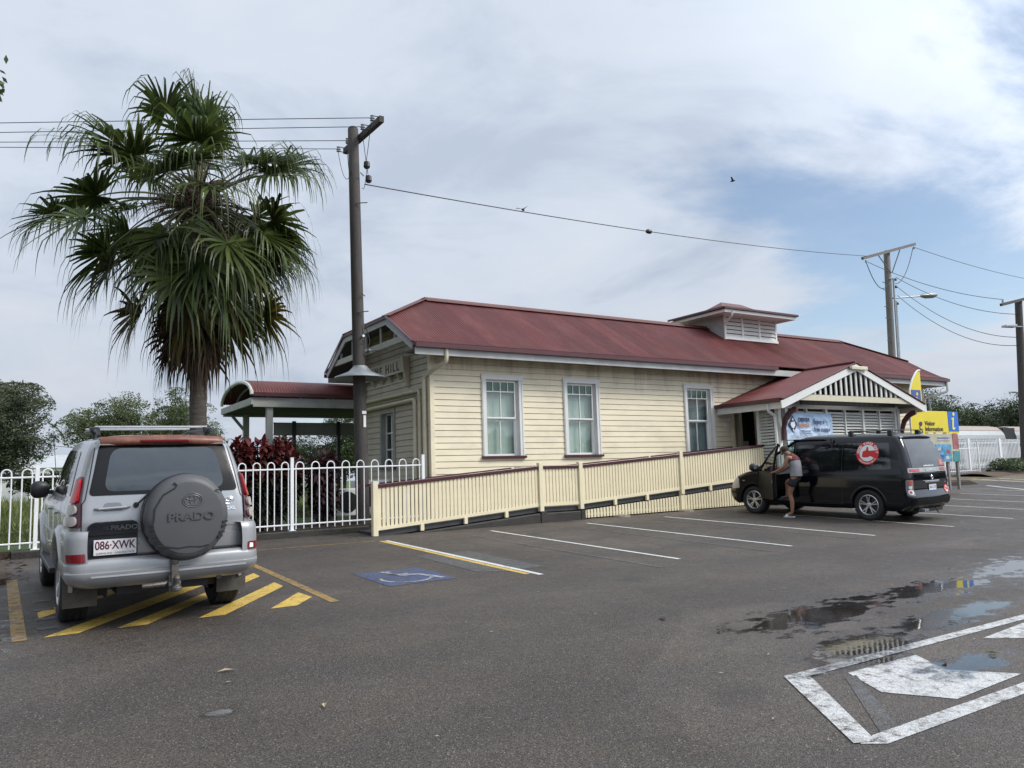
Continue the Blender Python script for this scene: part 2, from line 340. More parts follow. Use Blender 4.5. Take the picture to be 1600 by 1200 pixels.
def asphalt_mat(name, paint=None, wear=.5, thin=0.0):
    m, nt, b = nodes_of(name); L = nt.links.new
    geo = N(nt, 'ShaderNodeNewGeometry')
    def noise(sc, det=4, rough=.6):
        n = N(nt, 'ShaderNodeTexNoise'); n.inputs['Scale'].default_value = sc; n.inputs['Detail'].default_value = det; n.inputs['Roughness'].default_value = rough
        L(geo.outputs['Position'], n.inputs['Vector']); return n.outputs['Fac']
    def rng(v, a, b_, c, d):
        r = N(nt, 'ShaderNodeMapRange'); L(v, r.inputs[0])
        for i, x in enumerate((a, b_, c, d)): r.inputs[i+1].default_value = x
        return r.outputs[0]
    def mix(f, a, c, bt='MIX'):
        x = N(nt, 'ShaderNodeMix', data_type='RGBA', blend_type=bt)
        if isinstance(f, (int, float)): x.inputs[0].default_value = f
        else: L(f, x.inputs[0])
        for i, v in ((6, a), (7, c)):
            if isinstance(v, tuple): x.inputs[i].default_value = (*v, 1)
            else: L(v, x.inputs[i])
        return x.outputs[2]
    vo = N(nt, 'ShaderNodeTexVoronoi'); vo.inputs['Scale'].default_value = 120; L(geo.outputs['Position'], vo.inputs['Vector'])
    st = N(nt, 'ShaderNodeSeparateColor'); L(vo.outputs['Color'], st.inputs[0])
    stone = rng(st.outputs[0], 0, 1, .32, 1.75)
    base = mix(rng(noise(.35, 6, .65), .35, .65, 0, 1), (.052, .0415, .0335), (.088, .0715, .058))
    base = mix(rng(noise(1.7, 7, .7), .50, .72, 0, .55), base, (.044, .040, .038))
    base = mix(rng(noise(2.1, 8, .75), .60, .74, 0, .25), base, (.11, .10, .09))
    pt = N(nt, 'ShaderNodeTexVoronoi'); pt.inputs['Scale'].default_value = .28; pwn = N(nt, 'ShaderNodeVectorMath', operation='MULTIPLY_ADD'); pn = N(nt, 'ShaderNodeTexNoise'); pn.inputs['Scale'].default_value = 2.2; pn.inputs['Detail'].default_value = 6; L(geo.outputs['Position'], pn.inputs['Vector']); L(pn.outputs['Color'], pwn.inputs[0]); pwn.inputs[1].default_value = (.5, .5, .5); L(geo.outputs['Position'], pwn.inputs[2]); L(pwn.outputs[0], pt.inputs['Vector'])
    pc_ = N(nt, 'ShaderNodeSeparateColor'); L(pt.outputs['Color'], pc_.inputs[0]); base = mix(1.0, base, rng(pc_.outputs[0], 0, 1, .82, 1.16), 'MULTIPLY')
    wv = N(nt, 'ShaderNodeTexWave'); wv.inputs['Scale'].default_value = .17; wv.inputs['Distortion'].default_value = 3.5; wv.inputs['Detail'].default_value = 3; wv.bands_direction = 'Y'; L(geo.outputs['Position'], wv.inputs['Vector']); base = mix(rng(wv.outputs['Fac'], .55, .95, 0, .35), base, (.040, .035, .031))
    oil = N(nt, 'ShaderNodeTexVoronoi'); oil.inputs['Scale'].default_value = .55; L(pwn.outputs[0], oil.inputs['Vector']); base = mix(rng(oil.outputs['Distance'], .06, .20, .6, 0), base, (.022, .020, .018))
    base = mix(1.0, base, stone, 'MULTIPLY')
    spark = rng(st.outputs[1], .965, .98, 0, .8)
    base = mix(spark, base, (.24, .22, .20))
    cr = N(nt, 'ShaderNodeTexVoronoi', feature='DISTANCE_TO_EDGE'); cr.inputs['Scale'].default_value = .8
    wp = N(nt, 'ShaderNodeVectorMath', operation='MULTIPLY_ADD'); nn = N(nt, 'ShaderNodeTexNoise'); nn.inputs['Scale'].default_value = 1.3; nn.inputs['Detail'].default_value = 8
    L(geo.outputs['Position'], nn.inputs['Vector']); L(nn.outputs['Color'], wp.inputs[0]); wp.inputs[1].default_value = (1.2, 1.2, 1.2); L(geo.outputs['Position'], wp.inputs[2]); L(wp.outputs[0], cr.inputs['Vector'])
    crack = N(nt, 'ShaderNodeMath', operation='MULTIPLY'); L(rng(cr.outputs['Distance'], .0, .006, 1, 0), crack.inputs[0]); L(rng(noise(.5, 3), .5, .62, 0, .8), crack.inputs[1])
    base = mix(crack.outputs[0], base, (.02, .019, .018))
    rough = .78
    if paint:
        w1 = rng(noise(9, 10, .8), wear-.10, wear+.06, 1, 0)
        cw = N(nt, 'ShaderNodeTexVoronoi', feature='DISTANCE_TO_EDGE'); cw.inputs['Scale'].default_value = 9; L(wp.outputs[0], cw.inputs['Vector'])
        ck = rng(cw.outputs['Distance'], .0, .02, .35, 1)
        f = N(nt, 'ShaderNodeMath', operation='MULTIPLY'); L(w1, f.inputs[0]); L(ck, f.inputs[1])
        f2 = N(nt, 'ShaderNodeMath', operation='MULTIPLY'); L(f.outputs[0], f2.inputs[0]); f2.inputs[1].default_value = 1-thin
        pc = mix(.35, paint, mix(1.0, paint, stone, 'MULTIPLY'))
        base = mix(f2.outputs[0], base, pc)
    wet = N(nt, 'ShaderNodeGroup'); wet.node_tree = WET
    base = mix(rngm(nt, wet.outputs['Damp'], .35), base, mix(1.0, base, (.52, .52, .54), 'MULTIPLY'))
    base = mix(wet.outputs['Mask'], base, mix(1.0, base, (.50, .52, .56), 'MULTIPLY'))
    L(base, b.inputs['Base Color'])
    rr = N(nt, 'ShaderNodeMix', data_type='FLOAT'); L(wet.outputs['Damp'], rr.inputs[0]); L(rng(noise(1.1, 6, .7), .3, .7, .52, .80), rr.inputs[2]); rr.inputs[3].default_value = .42
    r2 = N(nt, 'ShaderNodeMix', data_type='FLOAT'); L(wet.outputs['Mask'], r2.inputs[0]); L(rr.outputs[0], r2.inputs[2]); r2.inputs[3].default_value = .035
    L(r2.outputs[0], b.inputs['Roughness'])
    b.inputs['Specular IOR Level'].default_value = .5
    ht = mix(.5, vo.outputs['Distance'], noise(55, 5))
    bp = N(nt, 'ShaderNodeBump'); bp.inputs['Distance'].default_value = .012; L(ht, bp.inputs['Height']); bp.inputs['Strength'].default_value = .75 if not paint else .5
    up = N(nt, 'ShaderNodeCombineXYZ'); up.inputs[2].default_value = 1
    wb = N(nt, 'ShaderNodeBump'); wb.inputs['Strength'].default_value = .06; wb.inputs['Distance'].default_value = .01; L(noise(5, 3), wb.inputs['Height']); L(up.outputs[0], wb.inputs['Normal'])
    mv = N(nt, 'ShaderNodeMix', data_type='VECTOR'); L(wet.outputs['Mask'], mv.inputs[0]); L(bp.outputs[0], mv.inputs[4]); L(wb.outputs[0], mv.inputs[5]); L(mv.outputs[1], b.inputs['Normal'])
    return m
def rngm(nt, v, k):
    x = N(nt, 'ShaderNodeMath', operation='MULTIPLY'); nt.links.new(v, x.inputs[0]); x.inputs[1].default_value = k; return x.outputs[0]
M_asph = asphalt_mat('wet_asphalt')
M_lwhite = asphalt_mat('white_line_paint', (.64, .64, .61), .65)
M_lworn = asphalt_mat('worn_white_marking', (.54, .54, .53), .575)
M_lyellow = asphalt_mat('yellow_line_paint', (.62, .42, .085), .62)
M_lyold = asphalt_mat('old_yellow_line_paint', (.42, .26, .07), .56, .25)
M_lfade = asphalt_mat('faded_white_symbol', (.42, .45, .50), .56, .2)
M_lblue = asphalt_mat('faded_blue_paint', (.035, .095, .28), .53, .30)
M_lghost = asphalt_mat('ghost_grey_paint', (.13, .15, .17), .54, .55)

# ---------------------------------------------------------------- ground
def ground_mat():
    m, nt, b = nodes_of('grassy_ground'); L = nt.links.new; b.inputs['Roughness'].default_value = .9
    geo = N(nt, 'ShaderNodeNewGeometry'); sp = N(nt, 'ShaderNodeSeparateXYZ'); L(geo.outputs['Position'], sp.inputs[0])
    def noise(sc, det=6, rough=.65):
        n = N(nt, 'ShaderNodeTexNoise'); n.inputs['Scale'].default_value = sc; n.inputs['Detail'].default_value = det; n.inputs['Roughness'].default_value = rough
        L(geo.outputs['Position'], n.inputs['Vector']); return n.outputs['Fac']
    cr = N(nt, 'ShaderNodeValToRGB'); e = cr.color_ramp.elements; e[0].position = .32; e[0].color = (.035, .075, .015, 1); e[1].position = .7; e[1].color = (.17, .17, .06, 1)
    md = cr.color_ramp.elements.new(.5); md.color = (.075, .125, .028, 1); L(noise(.25), cr.inputs[0])
    bk = N(nt, 'ShaderNodeValToRGB'); e = bk.color_ramp.elements; e[0].position = .35; e[0].color = (.012, .009, .007, 1); e[1].position = .68; e[1].color = (.09, .055, .035, 1); L(noise(14, 8, .8), bk.inputs[0])
    # mulch bed just behind the kerb, grass beyond
    ad = N(nt, 'ShaderNodeMath', operation='MULTIPLY_ADD'); L(noise(1.3), ad.inputs[0]); ad.inputs[1].default_value = 1.2; L(sp.outputs[1], ad.inputs[2])
    f = N(nt, 'ShaderNodeMapRange'); L(ad.outputs[0], f.inputs[0]); f.inputs[1].default_value = 18.9; f.inputs[2].default_value = 19.3; f.inputs[3].default_value = 1; f.inputs[4].default_value = 0
    f2 = N(nt, 'ShaderNodeMapRange'); L(sp.outputs[0], f2.inputs[0]); f2.inputs[1].default_value = 1.2; f2.inputs[2].default_value = 1.9
    f3 = N(nt, 'ShaderNodeMapRange'); L(ad.outputs[0], f3.inputs[0]); f3.inputs[1].default_value = 16.95; f3.inputs[2].default_value = 17.3; f3.inputs[3].default_value = 1; f3.inputs[4].default_value = 0
    mm = N(nt, 'ShaderNodeMath', operation='MULTIPLY'); L(f.outputs[0], mm.inputs[0]); L(f2.outputs[0], mm.inputs[1])
    mx2 = N(nt, 'ShaderNodeMath', operation='MAXIMUM'); L(mm.outputs[0], mx2.inputs[0]); L(f3.outputs[0], mx2.inputs[1])
    mx = N(nt, 'ShaderNodeMix', data_type='RGBA'); L(mx2.outputs[0], mx.inputs[0]); L(cr.outputs[0], mx.inputs[6]); L(bk.outputs[0], mx.inputs[7]); L(mx.outputs[2], b.inputs['Base Color'])
    bp = N(nt, 'ShaderNodeBump'); bp.inputs['Distance'].default_value = .05; L(noise(25), bp.inputs['Height']); L(bp.outputs[0], b.inputs['Normal'])
    return m
def lot_edge(x):                                       # far edge (y) of the sealed car park
    return 16.36 + 8.6*sstep(31.5, 34.5, x)
def ground_z(x, y):
    e = lot_edge(x)
    if y < e-.03 and x > -4: return gz(x, y) - .12
    return gz(x, e) + .13 if x > -4 else gz(x, min(y, e)) - .12 + .25*sstep(0, 1, y-e+.5)
xs = [-900,-400,-200,-100,-50,-25,-12,-7,-4.2,-3.9] + [i*1.0 for i in range(-3, 45)] + [50,60,75,100,150,250,450,900]
ys = [-300,-100,-40,-20,-10,-5,0,4,8,12,15,16.2,16.32,16.36,17,18,19.5,21,23,24.8,24.9,25.1,27,30,35,45,60,90,150,300,700,1500]
mb = MB(); mb.grid([[(x, y, ground_z(x, y)) for x in xs] for y in ys])
tag(obj('ground', mb, ground_mat(), smooth=True), kind='structure')
mb = MB(); rows = []
xs2 = [-26 + i for i in range(0, 100)]
for t in np.linspace(0, 1, 44):
    rows.append([(x, -24 + t*(lot_edge(x)+24), gz(x, -24 + t*(lot_edge(x)+24))) for x in xs2])
mb.grid(rows); tag(obj('car_park_asphalt', mb, M_asph, smooth=True), kind='structure')

def mark(name, poly, m, lift=.004):
    """a painted marking: one thin sheet draped over the sloping asphalt"""
    bm = bmesh.new(); f = bm.faces.new([bm.verts.new((x, y, 0)) for x, y in poly]); bmesh.ops.triangulate(bm, faces=[f])
    for k in range(7):
        es = [e for e in bm.edges if e.calc_length() > .9]
        if not es: break
        bmesh.ops.subdivide_edges(bm, edges=es, cuts=1); bmesh.ops.triangulate(bm, faces=bm.faces)
    for v in bm.verts: v.co.z = gz(v.co.x, v.co.y) + lift
    bmesh.ops.recalc_face_normals(bm, faces=bm.faces)
    me = bpy.data.meshes.new(name); bm.to_mesh(me); bm.free(); me.materials.append(m)
    for p in me.polygons: pass
    o = bpy.data.objects.new(name, me); finish(o); return tag(o, kind='structure')
def line(name, p, q, w, m, lift=.004):
    p = Vector(p); q = Vector(q); d = (q-p).normalized(); n = Vector((-d.y, d.x))*w/2
    return mark(name, [p-n, q-n, q+n, p+n], m, lift)
S = 1.094
line('parking_line', (6.24, 14.46), (6.25, 9.2), .085, M_lwhite)
line('parking_line', (6.13, 14.46), (6.13, 9.35), .095, M_lyellow)
for x, y0, y1 in ((8.69, 14.63, 9.08), (11.17, 14.54, 8.97), (13.51, 14.5, 8.97), (15.97, 14.5, 8.87), (18.42, 14.5, 8.92), (20.9, 14.0, 8.9), (23.3, 14.0, 8.9), (25.8, 14, 8.9), (28.2, 14, 9)):
    line('parking_line', (x, y0), (x+.03, y1), .075, M_lwhite)
for x, y0, y1 in ((7.95, 14.2, 8.6), (10.45, 14.0, 8.7), (12.9, 14.2, 8.9)):
    line('faded_line', (x, y0), (x, y1), .09, M_lghost)
line('bay_edge_line', (3.55, 14.68), (6.05, 14.52), .07, M_lyold)
line('bay_edge_line', (3.3, 13.9), (3.28, 9.1), .11, M_lyold)
line('bay_edge_line', (.12, 13.6), (.16, 9.1), .13, M_lyold)
# yellow hatching under the four-wheel drive: diagonal bars cut square at their ends
for k, (a, b, c, d) in enumerate((((.36, 9.13), (.66, 9.13), (3.08, 12.42), (3.08, 12.84)), ((1.0, 9.14), (1.28, 9.14), (3.08, 11.6), (3.08, 11.95)), ((1.78, 9.14), (2.06, 9.14), (3.1, 10.55), (3.1, 10.95)), ((2.55, 9.16), (2.85, 9.16), (3.16, 9.57), (3.12, 9.98)), ((.35, 10.2), (.35, 10.6), (2.6, 13.7), (2.9, 13.7)))):
    mark('yellow_hatch_bar', [a, b, c, d], M_lyellow)
for yy in (9.6, 10.15, 10.75, 11.4):
    line('old_white_dash', (.32, yy), (.52, yy+.02), .16, M_lghost)
# disabled bay symbol
mark('blue_bay_symbol_ground', [(4.2, 10.9), (4.2, 9.64), (5.2, 9.67), (5.2, 10.91)], M_lblue)
mark('ghost_blue_patch', [(5.72, 12.1), (5.68, 10.0), (6.0, 9.75), (6.72, 9.8), (6.72, 12.1)], M_lghost, .0032)
def stroke_marks(name, pts, w, m, lift):
    for p, q in zip(pts, pts[1:]): line(name, p, q, w, m, lift)
cx, cy = 4.70, 10.22
arc = [(cx + .36*math.cos(a), cy - .07 + .36*math.sin(a)) for a in [R(x) for x in range(150, 371, 20)]]
ringpoly = [(cx-.05 + .37*math.cos(R(a)), cy - .1 + .37*math.sin(R(a))) for a in range(140, 361, 10)] + [(cx-.05 + .32*math.cos(R(a)), cy - .1 + .32*math.sin(R(a))) for a in range(360, 139, -10)]
def poly_mark(name, poly, m, lift=.008): return mark(name, poly, m, lift)
poly_mark('wheelchair_symbol', ringpoly, M_lfade)
poly_mark('wheelchair_symbol', [(cx-.12, cy+.40), (cx-.03, cy+.40), (cx-.03, cy+.08), (cx+.20, cy+.06), (cx+.33, cy-.40), (cx+.42, cy-.38), (cx+.28, cy+.12), (cx+.0, cy+.15), (cx-.0, cy+.22), (cx+.14, cy+.22), (cx+.14, cy+.27), (cx-.0, cy+.27), (cx-.04, cy+.44), (cx-.12, cy+.44)], M_lfade)
poly_mark('wheelchair_symbol', [(cx-.08+.07*math.cos(R(a)), cy+.54+.07*math.sin(R(a))) for a in range(0, 360, 30)], M_lfade)
# boxed arrow in the foreground
mark('arrow_box_line', [(5.03, 4.13), (5.15, 4.02), (10.8, 4.02), (10.8, 4.13)], M_lworn)
mark('arrow_box_line', [(4.22, 3.0), (4.35, 2.91), (9.8, 2.91), (9.8, 3.04), (4.41, 3.04)], M_lworn)
mark('arrow_box_line', [(4.96, 4.13), (4.19, 3.02), (4.33, 2.97), (5.12, 4.02), (5.08, 4.13)], M_lworn, .0075)
mark('arrow_head', [(5.42, 3.91), (6.3, 3.9), (6.08, 3.53), (6.41, 3.15), (5.46, 3.11), (5.19, 3.49)], M_lworn)
mark('arrow_head', [(7.26, 3.87), (7.48, 3.71), (7.9, 3.5), (9.2, 3.5), (9.2, 3.93), (8.13, 3.95)], M_lworn)
mark('faded_line', [(5.29, 3.84), (5.42, 3.84), (4.66, 3.04), (4.48, 3.04)], M_lghost)
# markings in the far aisle
for p, q, w in (((36.3, 17.95), (33.5, 12.2), .14), ((35.2, 18.5), (32.0, 12.2), .14), ((30.6, 15.6), (26.9, 10.9), .14), ((30.0, 14.9), (26.3, 10.3), .16)):
    line('aisle_line', p, q, w, M_lwhite)
for k in range(5):
    line('yellow_aisle_hatch', (36.0-k*.9, 21.2-k*.55), (40.5-k*1.2, 18.3-k*.6), .13, M_lyellow)
# leaf litter, twigs and grit lying about
def leaf_litter(name, n, area, size, m, seed, label=None):
    rn = random.Random(seed); mb = MB()
    for i in range(n):
        x, y = area(rn); s = size*(.5+rn.random()); a = rn.random()*6.28; z = (gz(x, y) if y < lot_edge(x)-.05 else gz(x, 16.4)+.13) + .008 + rn.random()*.02
        c, d = math.cos(a), math.sin(a); w = s*.38; t = rn.uniform(-.4, .4)*s
        mb.add([(x-c*s, y-d*s, z), (x+d*w, y-c*w, z+abs(t)*.5), (x+c*s, y+d*s, z+.3*abs(t)), (x-d*w, y+c*w, z)], [(0, 1, 2, 3)])
    return tag(obj(name, mb, m, fixn=False), label, 'leaf litter', kind='stuff')
# ================================================================ the station building
XL, XR, YF, YB = 8.42, 29.03, 16.8, 21.3
YC = 19.05; XG, XH = 7.65, 29.62                        # gable overhang planes
B = thing('station_building', 'cream weatherboard railway station with maroon corrugated roof and green glazed windows', 'station', (8.42, 16.8, .6))
PITCH = .148
def boards(mb, P, rects, z0=.78):
    """overlapping weatherboards; P(u, d, z): u along the wall, d outwards"""
    for (u0, u1, za, zb) in rects:
        i0 = int(math.floor((za-z0)/PITCH)); i1 = int(math.ceil((zb-z0)/PITCH))
        for i in range(i0, i1):
            lo = z0 + i*PITCH; hi = lo + PITCH; g_ = lo + .017
            pts = [(lo, .012), (lo, -.012), (g_, -.012), (g_, .024), (hi, .014)]
            pts = [(min(max(z, za), zb), d) for z, d in pts]
            vs = [P(u0, d, z) for z, d in pts] + [P(u1, d, z) for z, d in pts]
            mb.add(vs, [(j, j+5, j+6, j+1) for j in range(4)])
PF = lambda u, d, z: (u, YF-d, z)
PS = lambda u, d, z: (XL-d, u, z)
wins = [(9.80, 11.01), (12.28, 13.49), (16.63, 17.84)]
WZ0, WZ1 = 2.24, 4.26
rects = []; px = XL
for a, b in wins:
    rects += [(px, a, .78, 4.86), (a, b, .78, WZ0), (a, b, WZ1, 4.86)]; px = b
rects += [(px, 18.62, .78, 4.86), (18.62, 19.6, 3.6, 4.86), (19.6, XR, .78, 4.86)]
mb = MB(); boards(mb, PF, rects); obj('front_wall', mb, M_cream, B, fixn=False)
# recessed entry beside the porch
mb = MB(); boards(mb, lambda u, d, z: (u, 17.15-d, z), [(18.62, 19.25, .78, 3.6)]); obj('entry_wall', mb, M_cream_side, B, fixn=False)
mb = MB(); mb.box((18.60, YF-.035, .78), (18.70, YF+.33, 3.6)); mb.box((19.2, 17.02, .78), (19.32, 17.2, 3.6)); mb.box((18.60, YF-.035, 3.6), (19.6, YF+.33, 3.70)); obj('entry_trim', mb, M_cream, B)
mb = MB(); mb.box((19.32, 17.25, .78), (20.6, 17.3, 3.6)); obj('entry_door', mb, mat('dark_door', (.035, .03, .03), .4), B)
mb = MB(); mb.box((19.55, 17.235, 2.2), (19.8, 17.245, 2.6)); obj('door_notice', mb, M_white, B)
# left (end) wall, with its window
sr = [(YF, 18.80, .78, 6.9), (18.80, 19.76, .78, 2.05), (18.80, 19.76, 3.56, 6.9), (19.76, YB, .78, 6.9)]
def roofz(y):
    t = min(abs(y-YC), 2.95)
    return 6.562-.617*t if t < 2.55 else 4.989-.38*(t-2.55)
mb = MB()
for (u0, u1, za, zb) in sr:
    n = max(1, int((u1-u0)/.16))
    for k in range(n):
        a = u0+(u1-u0)*k/n; b = u0+(u1-u0)*(k+1)/n; top = min(zb, roofz((a+b)/2)-.12, roofz(17.62)+.22)
        if top > za: boards(mb, PS, [(a, b, za, top)])
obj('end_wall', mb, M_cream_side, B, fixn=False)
mb = MB()
for yy in (YB,): mb.box((XL, yy-.05, .78), (XR, yy, 4.8))
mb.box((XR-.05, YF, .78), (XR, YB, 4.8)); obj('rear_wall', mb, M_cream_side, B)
mb = MB(); mb.box((XL-.03, YF-.035, .70), (XL+.09, YF+.085, 4.88)); mb.box((XR-.08, YF-.036, .70), (XR+.03, YF+.08, 4.88)); obj('corner_board', mb, M_cream, B, bevel=.006)
mb = MB(); mb.box((XL+.1, YF+.05, .7), (XR-.1, YB-.1, .8)); obj('floor', mb, M_darkint, B)
# roof
def roof_y(x):                                          # highest y reached on the front slope before the half hips
    m = 1.43/1.76
    y = YC
    if x < XG+1.76: y = min(y, 17.62 + (x-XG)*m)
    if x > XH-1.76-.4: y = min(y, 17.62 + (XH-x)*(1.43/2.16))
    return y
def corr_sheet(mb, x0, x1, ylo, yhi, zf, pitch=.076, amp=.013, seg=6, side=1):
    n = int((x1-x0)/pitch*seg); rows = []
    for i in range(n+1):
        x = x0+(x1-x0)*i/n; w = amp*math.sin(2*PI*(x-x0)/pitch)
        y1 = yhi(x); ys_ = [ylo, ylo+.40, ylo+.46] + [ylo+.46+(y1-ylo-.46)*t for t in (.33, .66, 1)]
        if y1 < ylo+.5: ys_ = [ylo+(y1-ylo)*t for t in (0, .2, .4, .6, .8, 1)]
        rows.append([(x, YC+(y-YC)*side, zf(y)+w) for y in ys_])
    mb.grid(rows)
mb = MB(); corr_sheet(mb, XG, XH, 16.1, roof_y, lambda y: roofz(y))
mb.add(*(lambda: ([], []))())
rb = MB(); corr_sheet(rb, XG, XH, 16.1, roof_y, lambda y: roofz(y), seg=2, pitch=.3, side=-1)
mb.add(rb.v, rb.f)
# half hips at each end
for xg, xr in ((XG, XG+1.76), (XH, XH-2.16)):
    rows = []
    n = 120
    for i in range(n+1):
        y = 17.62 + 2.86*i/n; t = abs(y-YC)/1.43; xx = xr + (xg-xr)*t; w = .009*math.sin(2*PI*i*2.86/n/.076*1.0)
        rows.append([(xg+(xx-xg)*k, y, roofz(17.62)+(6.562-roofz(17.62))*(abs(xg+(xx-xg)*k-xg)/abs(xr-xg))+w) for k in (0, .5, 1)])
    mb.grid(rows)
RF = obj('roof', mb, M_roof, B, smooth='all', fixn=False)
mb = MB()
z17 = roofz(17.62)
mb.tube([(XG+1.76, YC, 6.585), (XH-2.16, YC, 6.585)], .055, 10)
for (x0, x1) in ((XG, XG+1.76), (XH, XH-2.16)):
    for s in (-1, 1):
        mb.beam((x0, YC+s*1.43, z17+.025), (x1, YC, 6.59), .20, .018)
    mb.beam((x0+.0, 17.6, z17-.01), (x0, 20.5, z17-.01), .03, .07)
mb.beam((XG+1.76, YC-.09, 6.55), (XH-2.16, YC-.09, 6.55), .2, .012, (0, -.5, 1)); 
obj('ridge_cap', mb, M_roofdark, RF, smooth=True)
# gutters, fascias, soffit, barge boards
def gutter(mb, p, q, out, gs=.82):
    p = Vector(p); q = Vector(q); o = Vector(out)
    prof = [(0, .0), (.0, .11), (.012, .115), (.012, .01), (.10, .01), (.105, .12), (.125, .12), (.12, 0), (.06, -.012)]
    rows = [[c + o*a*gs + Vector((0, 0, .115+(b-.115)*gs)) for a, b in prof] for c in (p, q)]
    mb.grid(rows, closed=True)
mb = MB(); gutter(mb, (XG+.05, 16.14, 4.70), (18.05+1.95, 16.14, 4.70), (0, -1, 0)); gutter(mb, (22.6, 16.14, 4.70), (XH, 16.14, 4.70), (0, -1, 0))
gutter(mb, (XG, 21.96, 4.70), (XH, 21.96, 4.70), (0, 1, 0)); obj('gutter', mb, M_gutter, B)
mb = MB(); mb.box((XG+.08, 16.15, 4.56), (XH-.08, 16.18, 4.74)); mb.box((XG+.08, 21.92, 4.56), (XH-.08, 21.95, 4.74)); mb.box((XH-.11, 16.185, 4.56), (XH-.085, 21.915, 4.74)); obj('fascia', mb, mat('grey_fascia', (.47, .475, .46), .5, var=.08, dirt=(.2, .19, .17), dirtamt=.5), B)
mb = MB(); mb.box((XG+.1, 16.19, 4.66), (XH-.12, YF-.03, 4.70)); mb.box((XG+.12, YF-.02, 4.70), (XL-.03, YF+.0, 5.2)) if False else None
for s in (-1, 1):
    for (xa, xb) in ((XG+.05, XL), (XR, XH-.12)):
        mb.add([(xa, YC+s*2.86, 4.70), (xa, YC+s*1.40, z17-.03), (xb, YC+s*1.40, z17-.03), (xb, YC+s*2.86, 4.70)], [(0, 1, 2, 3)])
for (xa, xb) in ((XG+.05, XL), (XR, XH-.12)): mb.add([(xa, YC-1.40, z17-.03), (xa, YC+1.40, z17-.03), (xb, YC+1.40, z17-.03), (xb, YC-1.40, z17-.03)], [(0, 1, 2, 3)])
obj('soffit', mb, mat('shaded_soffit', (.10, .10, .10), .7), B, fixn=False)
M_barge = mat('grey_bargeboard', (.40, .41, .42), .5)
for xb in (XG+.04, XH-.04):
    for s in (-1, 1):
        mb = MB(); mb.beam((xb, YC+s*2.85, roofz(YC+2.85)-.11), (xb, YC+s*1.40, z17-.10), .035, .17); obj('barge_board', mb, M_barge, B)
    mb = MB(); mb.beam((xb, YC-1.38, z17-.11), (xb, YC+1.38, z17-.11), .03, .15); obj('barge_board', mb, M_barge, B)

for s in (-1, 1):
    mb = MB(); mb.beam((XG-.012, YC+s*2.93, roofz(YC+2.9)-.02), (XG-.012, YC+s*1.42, z17+.02), .02, .06); obj('barge_flashing', mb, M_gutter, B)
mb = MB(); mb.box((XG+.06, YC-2.30, 4.95), (XG+.11, YC+2.30, 5.10)); obj('gable_tie_beam', mb, mat('aged_beige_beam', (.42, .41, .36), .6, dirt=(.2, .19, .16), dirtamt=.5), B)
for yy in (17.25, 18.1, 19.05, 20.0, 20.85):
    mb = MB(); zt = min(z17-.16, roofz(yy)-.2); mb.box((XG+.065, yy-.03, 5.10), (XG+.105, yy+.03, zt))
    if zt > 5.15: obj('gable_strut', mb, M_grey, B)
# windows
def sash_window(u0, u1, z0, z1, P, curtain, cm, fm, topm):
    w = u1-u0
    def bx(mb, a, b, d0, d1, za, zb):
        vs = [P(u, d, z) for z in (za, zb) for d in (d0, d1) for u in (a, b)]
        mb.add(vs, [(0, 1, 3, 2), (4, 6, 7, 5), (0, 4, 5, 1), (2, 3, 7, 6), (1, 5, 7, 3), (0, 2, 6, 4)])
    mb = MB(); e = .125
    bx(mb, u0, u0+e, -.03, .055, z0, z1); bx(mb, u1-e, u1, -.03, .055, z0, z1); bx(mb, u0-.01, u1+.01, -.03, .062, z1-e, z1)
    bx(mb, u0+.02, u0+.05, .055, .066, z0, z1-.03); bx(mb, u1-.05, u1-.02, .055, .066, z0, z1-.03); bx(mb, u0+.02, u1-.02, .062, .072, z1-.05, z1-.02)
    bx(mb, u0+e, u0+e+.02, -.12, -.03, z0, z1-e); bx(mb, u1-e-.02, u1-e, -.12, -.03, z0, z1-e); bx(mb, u0+e, u1-e, -.12, -.03, z1-e-.02, z1-e)
    fr = obj('window', mb, fm, B)
    mb = MB(); bx(mb, u0-.03, u1+.03, -.05, .10, z0-.06, z0); obj('sill', mb, M_maroon, fr)
    a, b = u0+e+.02, u1-e-.07; zt = z1-e-.02; zm = z0 + (zt-z0)*.495; um = (a+b)/2
    mb = MB(); s = .028
    bx(mb, a, a+s, -.07, -.02, zm, zt); bx(mb, b-s, b, -.07, -.02, zm, zt); bx(mb, a+s, b-s, -.069, -.021, zt-.035, zt); bx(mb, a+s, b-s, -.069, -.017, zm, zm+.04)
    bx(mb, um-.011, um+.011, -.065, -.024, zm+.04, zt-.035); zg = zt-.27
    bx(mb, a+s, b-s, -.064, -.023, zg-.012, zg+.012)
    for k in (.25, .75): bx(mb, a+(b-a)*k-.009, a+(b-a)*k+.009, -.063, -.025, zg+.012, zt-.035)
    bx(mb, a-.0, a+s, -.12, -.072, z0+.0, zm); bx(mb, b-s, b, -.12, -.072, z0, zm); bx(mb, a+s, b-s, -.118, -.073, z0, z0+.055); bx(mb, a+s, b-s, -.118, -.073, zm-.03, zm+.03)
    bx(mb, um-.010, um+.010, -.115, -.075, z0+.055, zm-.03)
    bx(mb, b, u1-e, -.10, -.06, z0, zt)
    obj('sash', mb, M_white, fr)
    mb = MB(); bx(mb, a, b, -.052, -.048, zg, zt); obj('coloured_glass', mb, topm, fr)
    mb = MB(); bx(mb, a, b, -.052, -.048, zm, zg); bx(mb, a, b, -.10, -.096, z0, zm-.0)
    g = obj('glass', mb, cm, fr)
    if curtain:
        mb = MB(); bx(mb, a-.05, b+.08, -.20, -.19, z0, zt+.02); obj('curtain', mb, curtain, fr)
